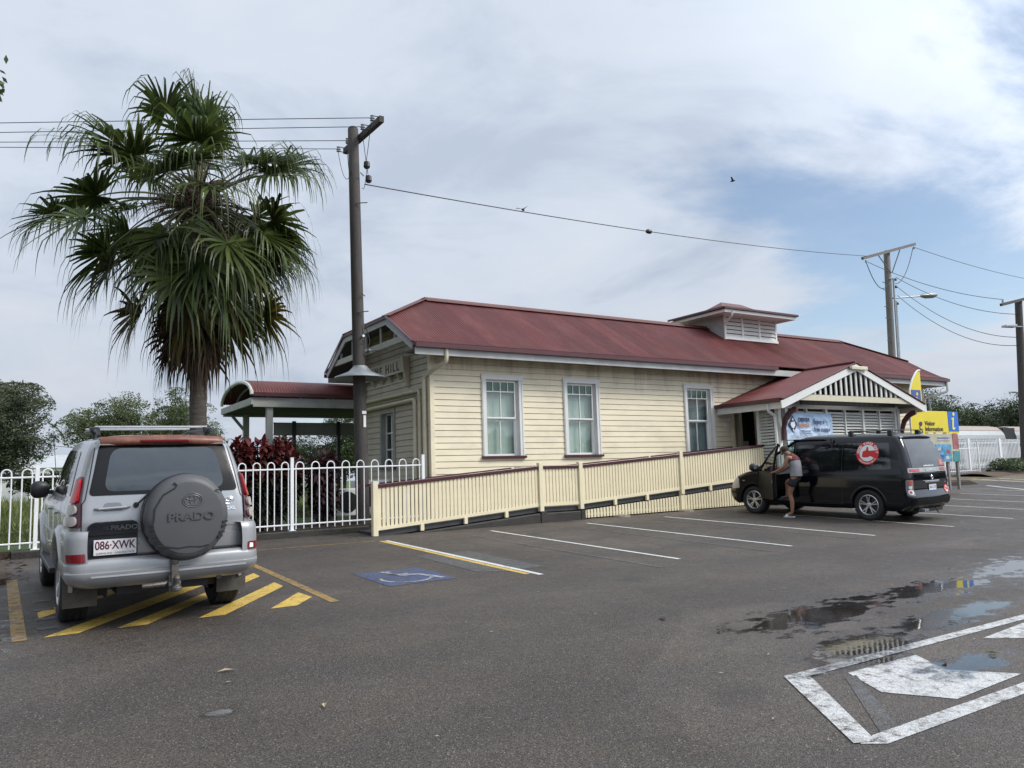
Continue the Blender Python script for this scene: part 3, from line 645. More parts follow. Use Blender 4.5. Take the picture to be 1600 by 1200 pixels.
def glass_mat(name, tint, rough=.03):
    m, nt, b = nodes_of(name); L = nt.links.new
    gl = N(nt, 'ShaderNodeBsdfGlossy'); gl.inputs['Roughness'].default_value = rough; tr = N(nt, 'ShaderNodeBsdfTransparent'); tr.inputs[0].default_value = (*tint, 1)
    fr = N(nt, 'ShaderNodeLayerWeight'); fr.inputs[0].default_value = .5; pw = N(nt, 'ShaderNodeMath', operation='POWER'); L(fr.outputs['Facing'], pw.inputs[0]); pw.inputs[1].default_value = 3.5
    mr = N(nt, 'ShaderNodeMath', operation='MULTIPLY_ADD'); L(pw.outputs[0], mr.inputs[0]); mr.inputs[1].default_value = .8; mr.inputs[2].default_value = .06
    mx = N(nt, 'ShaderNodeMixShader'); L(mr.outputs[0], mx.inputs[0]); L(tr.outputs[0], mx.inputs[1]); L(gl.outputs[0], mx.inputs[2]); L(mx.outputs[0], nt.nodes['Material Output'].inputs[0])
    return m
M_glass = glass_mat('window_glass', (.86, .90, .88))
for i, (a, b) in enumerate(wins):
    sash_window(a, b, WZ0, WZ1, PF, M_greencurt if i < 2 else M_greycurt, M_glass, M_trim, M_greenglass)
def bxP(mb, P, a, b, d0, d1, za, zb):
    vs = [P(u, d, z) for z in (za, zb) for d in (d0, d1) for u in (a, b)]
    mb.add(vs, [(0, 1, 3, 2), (4, 6, 7, 5), (0, 4, 5, 1), (2, 3, 7, 6), (1, 5, 7, 3), (0, 2, 6, 4)])
# end-wall window (deeper reveal, two by three panes)
mb = MB(); y0, y1, z0, z1 = 18.80, 19.76, 2.08, 3.56
for a, b, c, d in ((y0, y0+.09, z0, z1-.09), (y1-.09, y1, z0, z1-.09), (y0, y1, z1-.09, z1)): bxP(mb, PS, a, b, -.14, .05, c, d)
fr = obj('window', mb, M_grey, B)
mb = MB(); bxP(mb, PS, y0-.03, y1+.03, -.1, .09, z0-.07, z0); obj('sill', mb, M_maroon, fr)
mb = MB()
for u in (y0+.11, (y0+y1)/2, y1-.11): bxP(mb, PS, u-.022, u+.022, -.13, -.09, z0, z1-.09)
for z in (z0+.03, z0+.45, z0+.88, z1-.11): bxP(mb, PS, y0+.09, y1-.09, -.128, -.092, z-.018, z+.018)
obj('sash', mb, M_white, fr)
mb = MB(); bxP(mb, PS, y0+.09, y1-.09, -.112, -.108, z0, z1-.09); obj('glass', mb, M_glass, fr)
mb = MB(); bxP(mb, PS, y0+.09, y1-.09, -.30, -.29, z0, z1-.09); obj('curtain', mb, mat('net_curtain', (.22, .25, .27), .9, var=.5, vscale=3, stretch=(1, 7, 1)), fr)
# station name sign on the end wall
mb = MB(); mb.box((XL-.17, 18.0, 4.42), (XL-.13, 20.7, 4.72)); sg = obj('station_sign', mb, M_cream_side, B, bevel=.004)
mb = MB(); mb.box((XL-.185, 17.98, 4.72), (XL-.04, 20.72, 4.755)); mb.box((XL-.18, 18.01, 4.405), (XL-.13, 20.69, 4.43)); obj('sign_moulding', mb, mat('pale_beige_trim', (.52, .49, .40), .5), sg)
for yy in (17.93, 20.75):
    mb = MB(); mb.prism([(XL-.22, 4.78), (XL-.025, 4.78), (XL-.025, 4.0), (XL-.09, 4.05), (XL-.18, 4.42)], yy-.045, yy+.045, 'y'); obj('sign_bracket', mb, M_cream_side, sg)
for yy in (18.4, 18.95, 19.5, 20.1):
    mb = MB(); mb.prism([(XL-.16, 4.42), (XL-.02, 4.42), (XL-.02, 4.25), (XL-.08, 4.28), (XL-.13, 4.36)], yy-.04, yy+.04, 'y'); obj('sign_corbel', mb, M_cream_side, sg)
text('sign_lettering', 'HOME HILL', .30, mat('aged_dark_letters', (.09, .08, .065), .6), sg, frame_mat((XL-.172, 19.30, 4.565), (0, -1, 0), (0, 0, 1)), depth=.006, bold=.008, sx=1.15, space=1.35)
# pipes on the end wall and downpipes
def pipe(name, pts, r, m, parent, n=12):
    pts = [Vector(p) for p in pts]; out = [pts[0]]
    for a, b, c in zip(pts, pts[1:], pts[2:]):
        rr = min(.10, (b-a).length*.45, (c-b).length*.45); p0 = b+(a-b).normalized()*rr; p1 = b+(c-b).normalized()*rr
        for t in (0, .25, .5, .75, 1): out.append(p0*(1-t)**2 + b*2*t*(1-t) + p1*t*t)
    out.append(pts[-1]); mb = MB(); mb.tube(out, r, n); return obj(name, mb, m, parent, smooth=True)
pipe('downpipe', [(8.52, 16.14, 4.72), (8.52, 16.14, 4.42), (XL-.09, 16.90, 4.18), (XL-.09, 16.96, 4.10), (XL-.09, 16.96, .8)], .05, mat('beige_pipe', (.56, .51, .37), .4), B)
pipe('service_pipe', [(XL-.09, 21.0, 3.88), (XL-.09, 17.22, 3.86), (XL-.09, 17.22, .8)], .045, MATS['beige_pipe'], B)
pipe('service_pipe', [(XL-.12, 21.0, 3.66), (XL-.12, 17.42, 3.66), (XL-.12, 17.42, .8)], .052, MATS['beige_pipe'], B)
pipe('downpipe', [(29.5, 16.1, 4.72), (29.5, 16.1, 4.35), (XR+.0, 16.75, 4.15), (XR+.02, 16.74, 1)], .045, M_trim, B)
mb = MB(); mb.box((18.28, YF-.05, 2.98), (18.44, YF-.025, 3.14)); obj('meter_cover', mb, M_white, B)
# roof ventilator (cupola)
VX0, VX1, VY0, VY1 = 20.12, 22.66, 18.22, 19.88
mb = MB(); mb.box((VX0, VY0, 5.9), (VX1, VY1, 6.93)); vt = obj('roof_ventilator', mb, mat('ventilator_grey', (.50, .51, .50), .5, dirt=(.3, .3, .28), dirtamt=.3), B)
mb = MB(); zb_, zt_ = 6.12, 6.90
xsv = [VX0, VX0+.84, VX0+1.69, VX1]
for x in xsv: mb.box((x-.04, VY0-.045, zb_), (x+.04, VY0-.003, zt_))
mb.box((VX0-.06, VY0-.07, 6.05), (VX1+.06, VY0-.002, 6.13)); mb.box((VX0+.0, VY0-.04, zt_-.09), (VX1, VY0-.002, zt_))
obj('ventilator_frame', mb, M_white, vt)
for a, b in zip(xsv, xsv[1:]):
    mb = MB(); mb.box((a+.04, VY0-.012, zb_), (b-.04, VY0-.004, zt_-.09))
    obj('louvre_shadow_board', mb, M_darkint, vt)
    mb = MB()
    for k in range(5):
        z = zb_+.02+k*.137; vs = [(a+.04, VY0-.045, z), (b-.04, VY0-.045, z), (b-.04, VY0-.014, z+.105), (a+.04, VY0-.014, z+.105), (a+.04, VY0-.038, z-.012), (b-.04, VY0-.038, z-.012)]
        mb.add(vs, [(0, 1, 2, 3), (0, 4, 5, 1)])
    obj('louvre', mb, M_louvre, vt, fixn=False)
def hip_roof(mb, x0, x1, y0, y1, z0, z1, rx0, rx1, yc, kick=.35, kz=.13):
    # bell-cast hipped roof: eave, kick line, ridge
    def ring(f): 
        return [(x0+(rx0-x0)*f, y0+(yc-y0)*f), (x1+(rx1-x1)*f, y0+(yc-y0)*f), (x1+(rx1-x1)*f, y1+(yc-y1)*f), (x0+(rx0-x0)*f, y1+(yc-y1)*f)]
    rings = [(0, z0), (kick, z0+kz), (.7, z0+kz+(z1-z0-kz)*.45), (1, z1)]
    rows = [[(x, y, z) for x, y in ring(f)] for f, z in rings]
    mb.grid(rows, closed=True)
mb = MB(); hip_roof(mb, 19.36, 23.0, 17.5, 20.05, 6.95, 7.55, 20.95, 21.95, YC, .38, .10); vr = obj('ventilator_roof', mb, M_roofdark, vt, fixn=False)
mb = MB()
for p, q, o in (((19.36, 17.5, 6.85), (23.0, 17.5, 6.85), (0, -.8, 0)), ((19.36, 20.05, 6.85), (19.36, 17.5, 6.85), (-.8, 0, 0)), ((23.0, 17.5, 6.85), (23.0, 20.05, 6.85), (.8, 0, 0))): gutter(mb, p, q, o, .5)
obj('ventilator_gutter', mb, M_gutter, vr)
mb = MB(); mb.box((19.42, 17.53, 6.80), (22.95, 17.56, 6.90)); mb.box((19.42, 17.57, 6.80), (19.45, 20.0, 6.90)); mb.box((19.46, 17.57, 6.87), (22.9, 20.0, 6.90)); mb.box((22.91, 17.57, 6.80), (22.94, 20.0, 6.90)); obj('ventilator_fascia', mb, M_trim, vr)
pipe('ventilator_downpipe', [(19.7, 17.45, 6.84), (19.7, 17.5, 6.68), (20.02, 18.1, 6.55), (20.02, 18.12, 6.02)], .035, M_white, vt)
mb = MB(); rr_ = random.Random(4)
for k in range(34):                                     # pale scrapes and droppings on the iron
    x = rr_.uniform(11, 26); y = rr_.uniform(16.6, 18.4); l = rr_.uniform(.02, .10)
    mb.box((x, y, roofz(y)+.012), (x+.02+l*.4, y+l, roofz(y)+.014), Matrix.Translation((0, 0, 0)))
obj('paint_scuff', mb, mat('pale_scuff', (.5, .42, .40), .8), RF)
# ---------------------------------------------------------------- porch
PX0, PX1, PXC, PYF, PHW = 17.93, 24.73, 21.33, 14.32, 3.4
mb = MB()
for s in (-1, 1):
    rows = []; n = 330
    for i in range(n+1):
        y = PYF + (16.95-PYF)*i/n if s < 1 else PYF + (16.95-PYF)*i/n
        w = .008*math.sin(2*PI*(y-PYF)/.076); rows.append([(PXC+s*PHW*t, y, 4.77-(1.15)*t+w) for t in (.0, .33, .66, 1)])
    mb.grid(rows)
mb.grid([[(PXC-1.2, 16.9, 4.35), (PXC, 16.9, 4.79), (PXC+1.2, 16.9, 4.35)], [(PXC-.3, 17.0, 4.8), (PXC, 17.2, 4.84), (PXC+.3, 17.0, 4.8)]])
pr_ = obj('porch_roof', mb, M_roof, B, smooth='all', fixn=False)
mb = MB(); mb.tube([(PXC, PYF-.02, 4.81), (PXC, 16.9, 4.81)], .04, 8)
for s in (-1, 1): mb.beam((PXC, PYF-.03, 4.78), (PXC+s*(PHW+.04), PYF-.03, 3.615), .08, .022)
obj('porch_ridge_cap', mb, M_roofdark, pr_, smooth=True)
for s in (-1, 1):
    mb = MB(); mb.prism([(PXC, 4.74), (PXC+s*(PHW+.1), 3.555), (PXC+s*(PHW+.1), 3.36), (PXC+s*(PHW+.02), 3.36), (PXC, 4.54)], PYF-.035, PYF-.0, 'y'); obj('porch_barge_board', mb, M_trim, B)
mb = MB(); gutter(mb, (PX0, 16.75, 3.53), (PX0, PYF+.02, 3.53), (-1, 0, 0)); obj('porch_gutter', mb, M_gutter, pr_)
mb = MB(); gutter(mb, (PX1, PYF+.02, 3.53), (PX1, 16.75, 3.53), (1, 0, 0)); obj('porch_gutter', mb, M_gutter, pr_)
mb = MB(); mb.box((PX0+.02, PYF+.03, 3.36), (PX0+.05, 16.75, 3.54)); obj('porch_fascia', mb, M_trim, B)
mb = MB(); mb.box((PX1-.05, PYF+.03, 3.36), (PX1-.02, 16.75, 3.54)); obj('porch_fascia', mb, M_trim, B)
mb = MB()
for s in (-1, 1): mb.add([(PXC, PYF+.05, 4.66), (PXC+s*(PHW-.1), PYF+.05, 3.53), (PXC+s*(PHW-.1), 16.8, 3.53), (PXC, 16.8, 4.66)], [(0, 1, 2, 3)])
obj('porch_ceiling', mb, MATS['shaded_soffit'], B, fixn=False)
# gable battens
mb = MB(); x = PXC-2.15
mb.box((PXC-2.75, PYF+.012, 3.60), (PXC+2.75, PYF+.06, 3.77)); obj('gable_bottom_rail', mb, mat('aged_cream_rail', (.62, .57, .42), .5, dirt=(.25, .24, .2), dirtamt=.6, dscale=3), B)
for k in range(-9, 10):
    x = PXC + k*.245; zt = 4.58-abs(x-PXC)*.338
    if zt < 3.84: continue
    mb = MB(); mb.box((x-.04, PYF+.016, 3.78), (x+.04, PYF+.05, zt)); obj('gable_batten', mb, M_louvre, B)
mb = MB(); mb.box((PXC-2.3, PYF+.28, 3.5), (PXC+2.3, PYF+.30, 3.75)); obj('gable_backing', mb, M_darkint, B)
# porch louvre screens and posts
PYS = 14.92; PXA, PXB = 18.35, 24.0
def louvres(mb, P, u0, u1, z0, z1, st=.088):
    z = z0
    while z < z1-.05:
        vs = [P(u0, .03, z), P(u1, .03, z), P(u1, -.03, z+.062), P(u0, -.03, z+.062), P(u0, .022, z-.010), P(u1, .022, z-.010)]
        mb.add(vs, [(0, 1, 2, 3), (0, 4, 5, 1)]); z += st
PP = lambda u, d, z: (u, PYS-d, z); PL = lambda u, d, z: (PXA-d, u, z)
cuts = [18.75, 19.65, 20.55, 21.45, 22.35, 23.2, 24.05]
for a, b in zip(cuts, cuts[1:]):
    mb = MB(); louvres(mb, PP, a+.03, b-.03, 1.35, 3.42); obj('louvre_screen', mb, M_louvre, B, fixn=False)
mb = MB(); louvres(mb, PL, PYS+.1, 15.5, 1.35, 3.42, .088); obj('louvre_screen', mb, M_louvre, B, fixn=False)
mb = MB()
for k, c in enumerate(cuts): 
    w = .05 if k % 2 == 0 else .026
    mb.box((c-w, PYS-.05, 1.3), (c+w, PYS+.05, 3.45))
mb.box((18.35, PYS-.055, 3.42), (24.2, PYS+.05, 3.56)); mb.box((18.35, PYS-.055, 1.22), (24.2, PYS+.05, 1.32)); obj('screen_frame', mb, M_louvre, B)
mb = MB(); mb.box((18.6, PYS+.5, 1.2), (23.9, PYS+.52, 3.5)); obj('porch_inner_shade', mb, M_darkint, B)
for x in (18.42, 18.72, 24.2):
    mb = MB(); mb.box((x-.065, PYS-.07, .6), (x+.065, PYS+.06, 3.5)); obj('porch_post', mb, M_louvre, B, bevel=.008)
mb = MB(); mb.box((18.32, 15.5, .6), (18.44, 15.62, 3.5)); obj('porch_post', mb, M_louvre, B, bevel=.008)
pipe('porch_downpipe', [(17.95, 14.85, 3.52), (17.95, 14.85, 3.30), (18.22, 14.86, 3.20), (18.26, 14.86, .9)], .045, M_white, B)
for x, s in ((18.45, 1), (24.2, -1)):                   # curved brackets under the barge ends
    mb = MB(); o = [(.02, 2.50), (.09, 2.50), (.12, 2.80), (.22, 3.04), (.38, 3.20), (.58, 3.28), (.58, 3.40), (.46, 3.41), (.26, 3.30), (.10, 3.12), (.03, 2.86)]
    mb.prism([(PYS-.07-u, z) for u, z in o], x-.035, x+.035, 'x'); obj('bracket', mb, M_maroon, B)
mb = MB(); mb.box((18.3, 14.95, .5), (24.0, YF-.05, 1.25)); obj('porch_base', mb, M_cream_side, B)
mb = MB(); mb.box((24.22, 14.98, 1.2), (24.28, 16.7, 3.5)); obj('porch_side_wall', mb, mat('brown_timber_panel', (.12, .06, .045), .6), B)
mb = MB(); mb.box((PXC-.36, PYF-.13, 4.555), (PXC+.42, PYF-.04, 4.665)); lf = obj('floodlight', mb, mat('cream_light_casing', (.62, .58, .42), .5), B, bevel=.02)
mb = MB(); mb.box((PXC-.42, PYF-.11, 4.58), (PXC-.36, PYF-.05, 4.645)); obj('light_end_cap', mb, M_grey, lf)

# ================================================================ ramp with balustrade
YR = 15.36
RA = thing('access_ramp', 'long cream picket access ramp with maroon handrail rising along the station front', 'ramp', (6.4, YR, .6))
RZ = [(6.38, 1.62), (10.42, 1.925), (11.65, 1.925), (14.98, 2.15), (18.3, 2.385)]
def rail(x):
    for (a, za), (b, zb) in zip(RZ, RZ[1:]):
        if x <= b: return za+(zb-za)*(x-a)/(b-a)
    return RZ[-1][1]
LOW = lambda x: rail(x)-.90
posts = [6.38, 10.49, 11.65, 14.97]
segs = [(6.44, 10.43), (10.55, 11.59), (11.71, 14.91), (15.03, 18.25)]
for a, b in segs:
    mb = MB()
    mb.beam((a, YR, rail(a)-.005), (b, YR, rail(b)-.005), .085, .075); obj('handrail', mb, M_maroon, RA, bevel=.01)
    mb = MB(); n = int(round((b-a)/.0935)); st = (b-a)/n
    for k in range(n):
        x = a + st*(k+.5); mb.box((x-.0325, YR-.012, LOW(x)+.05), (x+.0325, YR+.012, rail(x)-.03))
    mb.beam((a, YR+.002, LOW(a)+.03), (b, YR+.002, LOW(b)+.03), .045, .07); mb.beam((a, YR+.03, rail(a)-.07), (b, YR+.03, rail(b)-.07), .03, .06)
    obj('picket_panel', mb, M_cream_clean, RA)
    for x in np.arange(a+1.0, b-.3, 1.05):
        mb = MB(); mb.box((x-.04, YR-.03, LOW(x)-.14), (x+.04, YR+.03, LOW(x)+.0)); obj('rail_foot', mb, M_cream_clean, RA)
for x in posts:
    mb = MB(); zb = gz(x, YR)+.0 if x < 7 else LOW(x)-.12; mb.box((x-.055, YR-.06, zb), (x+.055, YR+.055, rail(x)+.10)); obj('post', mb, M_cream_clean, RA, bevel=.008)
# inner (wall side) balustrade
mb = MB()
for a, b in segs: mb.beam((a, YF-.28, rail(a)-.01), (b, YF-.28, rail(b)-.01), .06, .06)
obj('inner_handrail', mb, M_maroon, RA)
mb = MB()                                               # deck edge channel and deck
for (a, za), (b, zb) in zip(RZ, RZ[1:]):
    mb.beam((a, YR+.08, za-.985), (b, YR+.08, zb-.985), .05, .10); mb.beam((a, (YR+YF)/2, za-.96), (b, (YR+YF)/2, zb-.96), 1.2, .05)
obj('deck', mb, M_steel, RA)
mb = MB(); n = 24; rows = []
for k in range(n+1):                                    # concrete upstand, then cut square
    x = 6.55+(11.66-6.55)*k/n; g0 = gz(x, YR)-.05; t = max(g0+.04, LOW(x)-.16)
    rows.append([(x, YR-.07, g0), (x, YR-.07, t-.02), (x, YR-.05, t), (x, YR+.14, t), (x, YR+.14, g0)])
mb.grid(rows); mb.box((11.60, YR-.085, gz(11, YR)-.05), (11.72, YR+.14, LOW(11.66)-.15)); mb.box((10.44, YR-.09, gz(11, YR)-.05), (10.6, YR+.1, LOW(10.5)-.13)); obj('concrete_upstand', mb, M_conc, RA)
mb = MB(); x = 11.78
while x < 18.2:                                         # skirt of short battens
    g0 = gz(x, YR)+.03; mb.box((x-.033, YR+.00, g0), (x+.033, YR+.024, LOW(x)-.16)); x += .098
mb.beam((11.75, YR+.04, gz(12, YR)+.11), (18.2, YR+.04, gz(18, YR)+.11), .03, .05); obj('skirt_battens', mb, M_cream_clean, RA)
mb = MB(); mb.box((14.91, YR-.03, gz(15, YR)), (15.03, YR+.05, LOW(15)-.1)); obj('skirt_post', mb, M_cream_clean, RA)
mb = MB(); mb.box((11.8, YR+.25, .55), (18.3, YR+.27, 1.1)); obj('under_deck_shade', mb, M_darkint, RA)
mb = MB()
for x in (12.8, 14.97): mb.lathe([(.22, gz(x, YR)-.02), (.20, gz(x, YR)+.03), (.10, gz(x, YR)+.05)], (x, YR-.12, 0), n=10)
obj('pad_footing', mb, mat('pale_footing', (.22, .19, .155), .8), RA)

# ================================================================ kerb and loop-top fence
def kerb(name, pts, w, h):
    rows = []
    for x, y in pts:
        z = gz(x, y); rows.append([(x, y-w/2, z-.05), (x, y-w/2, z+h-.02), (x, y-w/2+.02, z+h), (x, y+w/2, z+h), (x, y+w/2, z-.05)])
    mb = MB(); mb.grid(rows); mb.add([rows[0][i] for i in range(5)], [(0, 1, 2, 3, 4)]); mb.add([rows[-1][i] for i in range(5)], [(0, 1, 2, 3, 4)])
    return tag(obj(name, mb, M_conc), kind='structure')
kerb('kerb', [(.12+i*.5, 16.36) for i in range(0, 14)], .22, .13)
kerb('kerb', [(34.6+i, 24.95) for i in range(0, 40)], .2, .12)
def loop_fence(name, label, group, xs_posts, loops, y, zf, rail0=.12, rail1=1.26, top=1.46, sp=.14, r=.0125):
    F = thing(name, label, 'fence', (xs_posts[0], y(xs_posts[0]) if callable(y) else y, zf(xs_posts[0])), group)
    yy = y if callable(y) else (lambda x: y)
    for x in xs_posts:
        mb = MB(); z = zf(x); mb.box((x-.032, yy(x)-.032, z-.02), (x+.032, yy(x)+.032, z+top+.03)); mb.box((x-.036, yy(x)-.036, z+top+.03), (x+.036, yy(x)+.036, z+top+.04)); mb.box((x-.07, yy(x)-.06, z-.02), (x+.07, yy(x)+.06, z+.012))
        obj('post', mb, M_whitefence, F)
    for (a, b), n in zip(zip(xs_posts, xs_posts[1:]), loops):
        mb = MB()
        for h in (rail0, rail1): mb.tube([(a, yy(a), zf(a)+h), (b, yy(b), zf(b)+h)], .017, 6)
        st = (b-a)/n
        for k in range(n):
            x = a+st*(k+.5); z = zf(x); hw = st*.245; Y = yy(x)
            pts = [(x-hw, Y, z+.03), (x-hw, Y, z+top-.06-hw)] + [(x-hw*math.cos(t), Y, z+top-.06-hw+hw*1.05*math.sin(t)) for t in np.linspace(.25, PI-.25, 8)] + [(x+hw, Y, z+top-.06-hw), (x+hw, Y, z+.03)]
            mb.tube(pts, r, 6)
        obj('loop_top_panel', mb, M_whitefence, F, smooth=True)
    return F
zk = lambda x: gz(x, 16.36)+.13
loop_fence('loop_top_fence', 'white loop-top steel fence on the kerb between the silver four-wheel drive and the station corner', 'white loop-top fences', [-3.9, -1.7, .47, 2.7, 5.0, 8.0], [7, 7, 7, 8, 9], 16.42, zk)
loop_fence('loop_top_fence', 'white loop-top steel fence beyond the visitor information board', 'white loop-top fences', [34.6, 37.6, 40.7], [10, 10], lambda x: 21.0+.0*x, lambda x: gz(x, 21)+.06, .12, 1.20, 1.5)
F2 = thing('picket_fence', 'tall white metal picket fence in front of the train at the right edge', 'fence', (41.0, 23.5, 1.3))
fa = [41.2, 44.5, 47.8, 51.1, 54.4, 57.7, 61]
for x in fa:
    mb = MB(); mb.box((x-.09, 23.4, 1.2), (x+.09, 23.58, 3.0)); obj('post', mb, M_whitefence, F2)
for a, b in zip(fa, fa[1:]):
    mb = MB()
    for h in (1.55, 2.75): mb.box((a, 23.48, h-.04), (b, 23.52, h+.04))
    x = a+.12
    while x < b-.05: mb.box((x-.022, 23.45, 1.35), (x+.022, 23.48, 2.86)); mb.lathe([(.035, 2.86), (.025, 2.93), (.005, 2.95)], (x, 23.465, 0), n=6); x += .155
    obj('picket_panel', mb, M_whitefence, F2)

# ================================================================ platform shelter (behind, left)
CN = thing('platform_canopy', 'curved maroon-roofed platform shelter on grey posts left of the station', 'shelter', (5.4, 22, .9))
cx0, cx1, cyc, chw = 5.45, 16.0, 23.1, 1.75
rows = []
n = int((cx1-cx0)/.076*5)
for i in range(n+1):
    x = cx0+(cx1-cx0)*i/n; w = .009*math.sin(2*PI*(x-cx0)/.076)
    rows.append([(x, cyc-chw*math.cos(t), 4.14+.50*math.sin(t)+w) for t in np.linspace(0, PI, 15)])
mb = MB(); mb.grid(rows); obj('curved_roof', mb, M_roof, CN, smooth='all', fixn=False)
mb = MB(); arc_ = [(cyc-chw*math.cos(t), 4.10+.49*math.sin(t)) for t in np.linspace(0, PI, 15)]
mb.tube([(cx0-.02, y, z) for y, z in arc_], .05, 6); obj('roof_edge_trim', mb, M_louvre, CN)
mb = MB()
for x in (cx0+.05,):
    mb.add([(x, y, z) for y, z in arc_] , [tuple(range(15))]) if False else None
for x in np.arange(cx0+.4, 12, .9): mb.tube([(x, y, z-.08) for y, z in arc_], .035, 5)
obj('roof_rib', mb, M_grey, CN)
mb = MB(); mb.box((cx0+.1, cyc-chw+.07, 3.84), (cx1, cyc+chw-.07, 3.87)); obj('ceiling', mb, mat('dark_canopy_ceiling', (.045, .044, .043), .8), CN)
mb = MB(); gutter(mb, (cx0, cyc-chw, 4.04), (cx1, cyc-chw, 4.04), (0, -1, 0)); obj('gutter', mb, M_gutter, CN)
mb = MB(); mb.box((cx0+.02, cyc-chw, 3.78), (cx1, cyc-chw+.06, 4.03)); mb.box((cx0+.02, cyc+chw-.06, 3.78), (cx1, cyc+chw, 4.03)); mb.box((cx0-.04, cyc-chw-.02, 3.84), (cx0+.02, cyc+chw, 4.02)); obj('edge_beam', mb, mat('aged_pale_beam', (.38, .385, .36), .6, dirt=(.16, .16, .15), dirtamt=.5), CN)
for x, y in ((5.93, cyc-chw+.15), (6.1, cyc+chw-.2), (10.6, cyc+chw-.2), (9.9, cyc-chw+.15)):
    mb = MB(); mb.box((x-.08, y-.08, .8), (x+.08, y+.08, 4.0)); s = 1
    (mb.beam((x, y, 3.3), (x-.45, y, 3.85), .06, .08) if x == 6.1 else None); obj('post', mb, MATS['aged_pale_beam'], CN)
PS_ = thing('platform_name_board', 'back of a long grey name board on two posts beneath the platform shelter', 'sign', (7.3, 24, .9))
mb = MB(); mb.box((6.75, 23.97, 3.18), (9.3, 24.0, 3.55)); mb.box((6.73, 23.95, 3.53), (9.32, 23.975, 3.56)); mb.box((6.73, 23.95, 3.17), (9.32, 23.975, 3.20)); obj('panel', mb, mat('grey_sign_back', (.36, .36, .34), .6), PS_)
for x in (7.35, 8.75):
    mb = MB(); mb.box((x-.05, 23.88, .8), (x+.05, 23.96, 3.6)); obj('post', mb, M_steel, PS_)
# platform behind the building
mb = MB(); mb.box((3.0, 22.2, .6), (60, 26.5, 1.15)); tag(obj('platform', mb, mat('platform_paving', (.12, .115, .105), .8, bump=.3)), kind='structure') if False else None
# air conditioning units
for i, (x, y, w, h, lab) in enumerate(((6.75, 17.75, .80, .62, 'squat white air conditioner unit behind the utility pole'), (7.5, 18.35, .86, .80, 'taller white air conditioner unit against the station end wall'))):
    A = thing('air_conditioner', lab, 'air conditioner', (x, y, .86), 'air conditioner units by the end wall')
    z0 = .95; mb = MB(); mb.box((x-w/2, y-.16, z0), (x+w/2, y+.16, z0+h)); obj('casing', mb, M_white, A, bevel=.02)
    mb = MB(); mb.lathe([(.01, y-.185), (.235, y-.185), (.245, y-.165)], (x-.1, 0, z0+h/2), axis='y', n=24); obj('fan_grille', mb, M_black, A)
    mb = MB(); mb.box((x-w/2, y-.14, .84), (x-w/2+.06, y+.14, z0)); mb.box((x+w/2-.06, y-.14, .84), (x+w/2, y+.14, z0)); obj('foot', mb, M_steel, A)

# ================================================================ poles, lamps and cables
def pole(name, label, base, top, r0, r1, m, group):
    P_ = thing(name, label, 'pole', base, group)
    mb = MB(); b = Vector(base); t = Vector(top); mb.tube([b.lerp(t, k) for k in (0, .25, .5, .75, .995, 1)], [r0+(r1-r0)*k for k in (0, .25, .5, .75, .995)]+[r1*.75], 14); obj('shaft', mb, m, P_, smooth=True); return P_
def insul(P_, p):
    p = Vector(p); mb = MB(); mb.lathe([(.02, -.07), (.055, -.06), (.03, -.03), (.06, -.01), (.03, .02), (.05, .05), (.02, .07)], p, n=10); obj('insulator', mb, M_insul, P_, smooth=True)
P1 = pole('utility_pole', 'tall dark timber power pole in front of the station end wall', (6.86, 17.2, .75), (6.70, 17.2, 10.12), .158, .125, M_wood, 'power poles')
mb = MB(); mb.beam((6.88, 18.2, 9.93), (6.88, 15.9, 9.84), .11, .14)
P1b = obj('crossarm', mb, M_wood, P1)
ca0, ca1 = Vector((6.88, 18.2, 9.93)), Vector((6.88, 15.9, 9.84))
wires1 = []
for t in (.03, .30, .72, .97):
    p = ca0.lerp(ca1, t); 
    mb = MB(); mb.tube([p+Vector((0, 0, .06)), p+Vector((-.22, 0, .06))], .012, 5); mb.tube([p+Vector((0, 0, -.06)), p+Vector((-.22, 0, -.05))], .012, 5); obj('insulator_bracket', mb, M_steel, P1)
    insul(P1, p+Vector((-.2, 0, 0))); wires1.append(p+Vector((-.22, 0, 0)))
mb = MB(); mb.lathe([(.03, 9.30), (.07, 9.28), (.08, 9.16), (.05, 9.12)], (7.0, 17.1, 0), n=12); mb.lathe([(.03, 8.96), (.07, 8.94), (.08, 8.82), (.05, 8.78)], (7.04, 17.1, 0), n=12); obj('cable_terminal', mb, M_black, P1)
def curve_tube(name, pts, r, m, parent): mb = MB(); mb.tube(pts, r, 6); return obj(name, mb, m, parent, smooth=True)
def sag(a, b, s, n=24):
    a = Vector(a); b = Vector(b); return [a.lerp(b, t/n) - Vector((0, 0, s*4*(t/n)*(1-t/n))) for t in range(n+1)]
for p, q, s in ((wires1[0], (6.62, 17.1, 9.0), .45), (wires1[1], (6.60, 17.1, 8.95), .35), (wires1[3], (6.98, 17.08, 9.3), .05), (wires1[2], (7.02, 17.08, 8.98), .06), ((7.0, 17.08, 9.15), (6.86, 17.05, 8.6), .2)):
    curve_tube('jumper_cable', sag(p, q, s, 14), .007, M_wire, P1)
for k, z in enumerate((8.9, 8.2, 6.0, 5.6, 4.9)):
    mb = MB(); mb.tube([(6.80-.1*(k % 2)*2+.1, 17.05, z), (6.80+(.15 if k % 2 else -.02), 16.96, z+.03)], .012, 5); obj('step_bolt', mb, M_steel, P1)
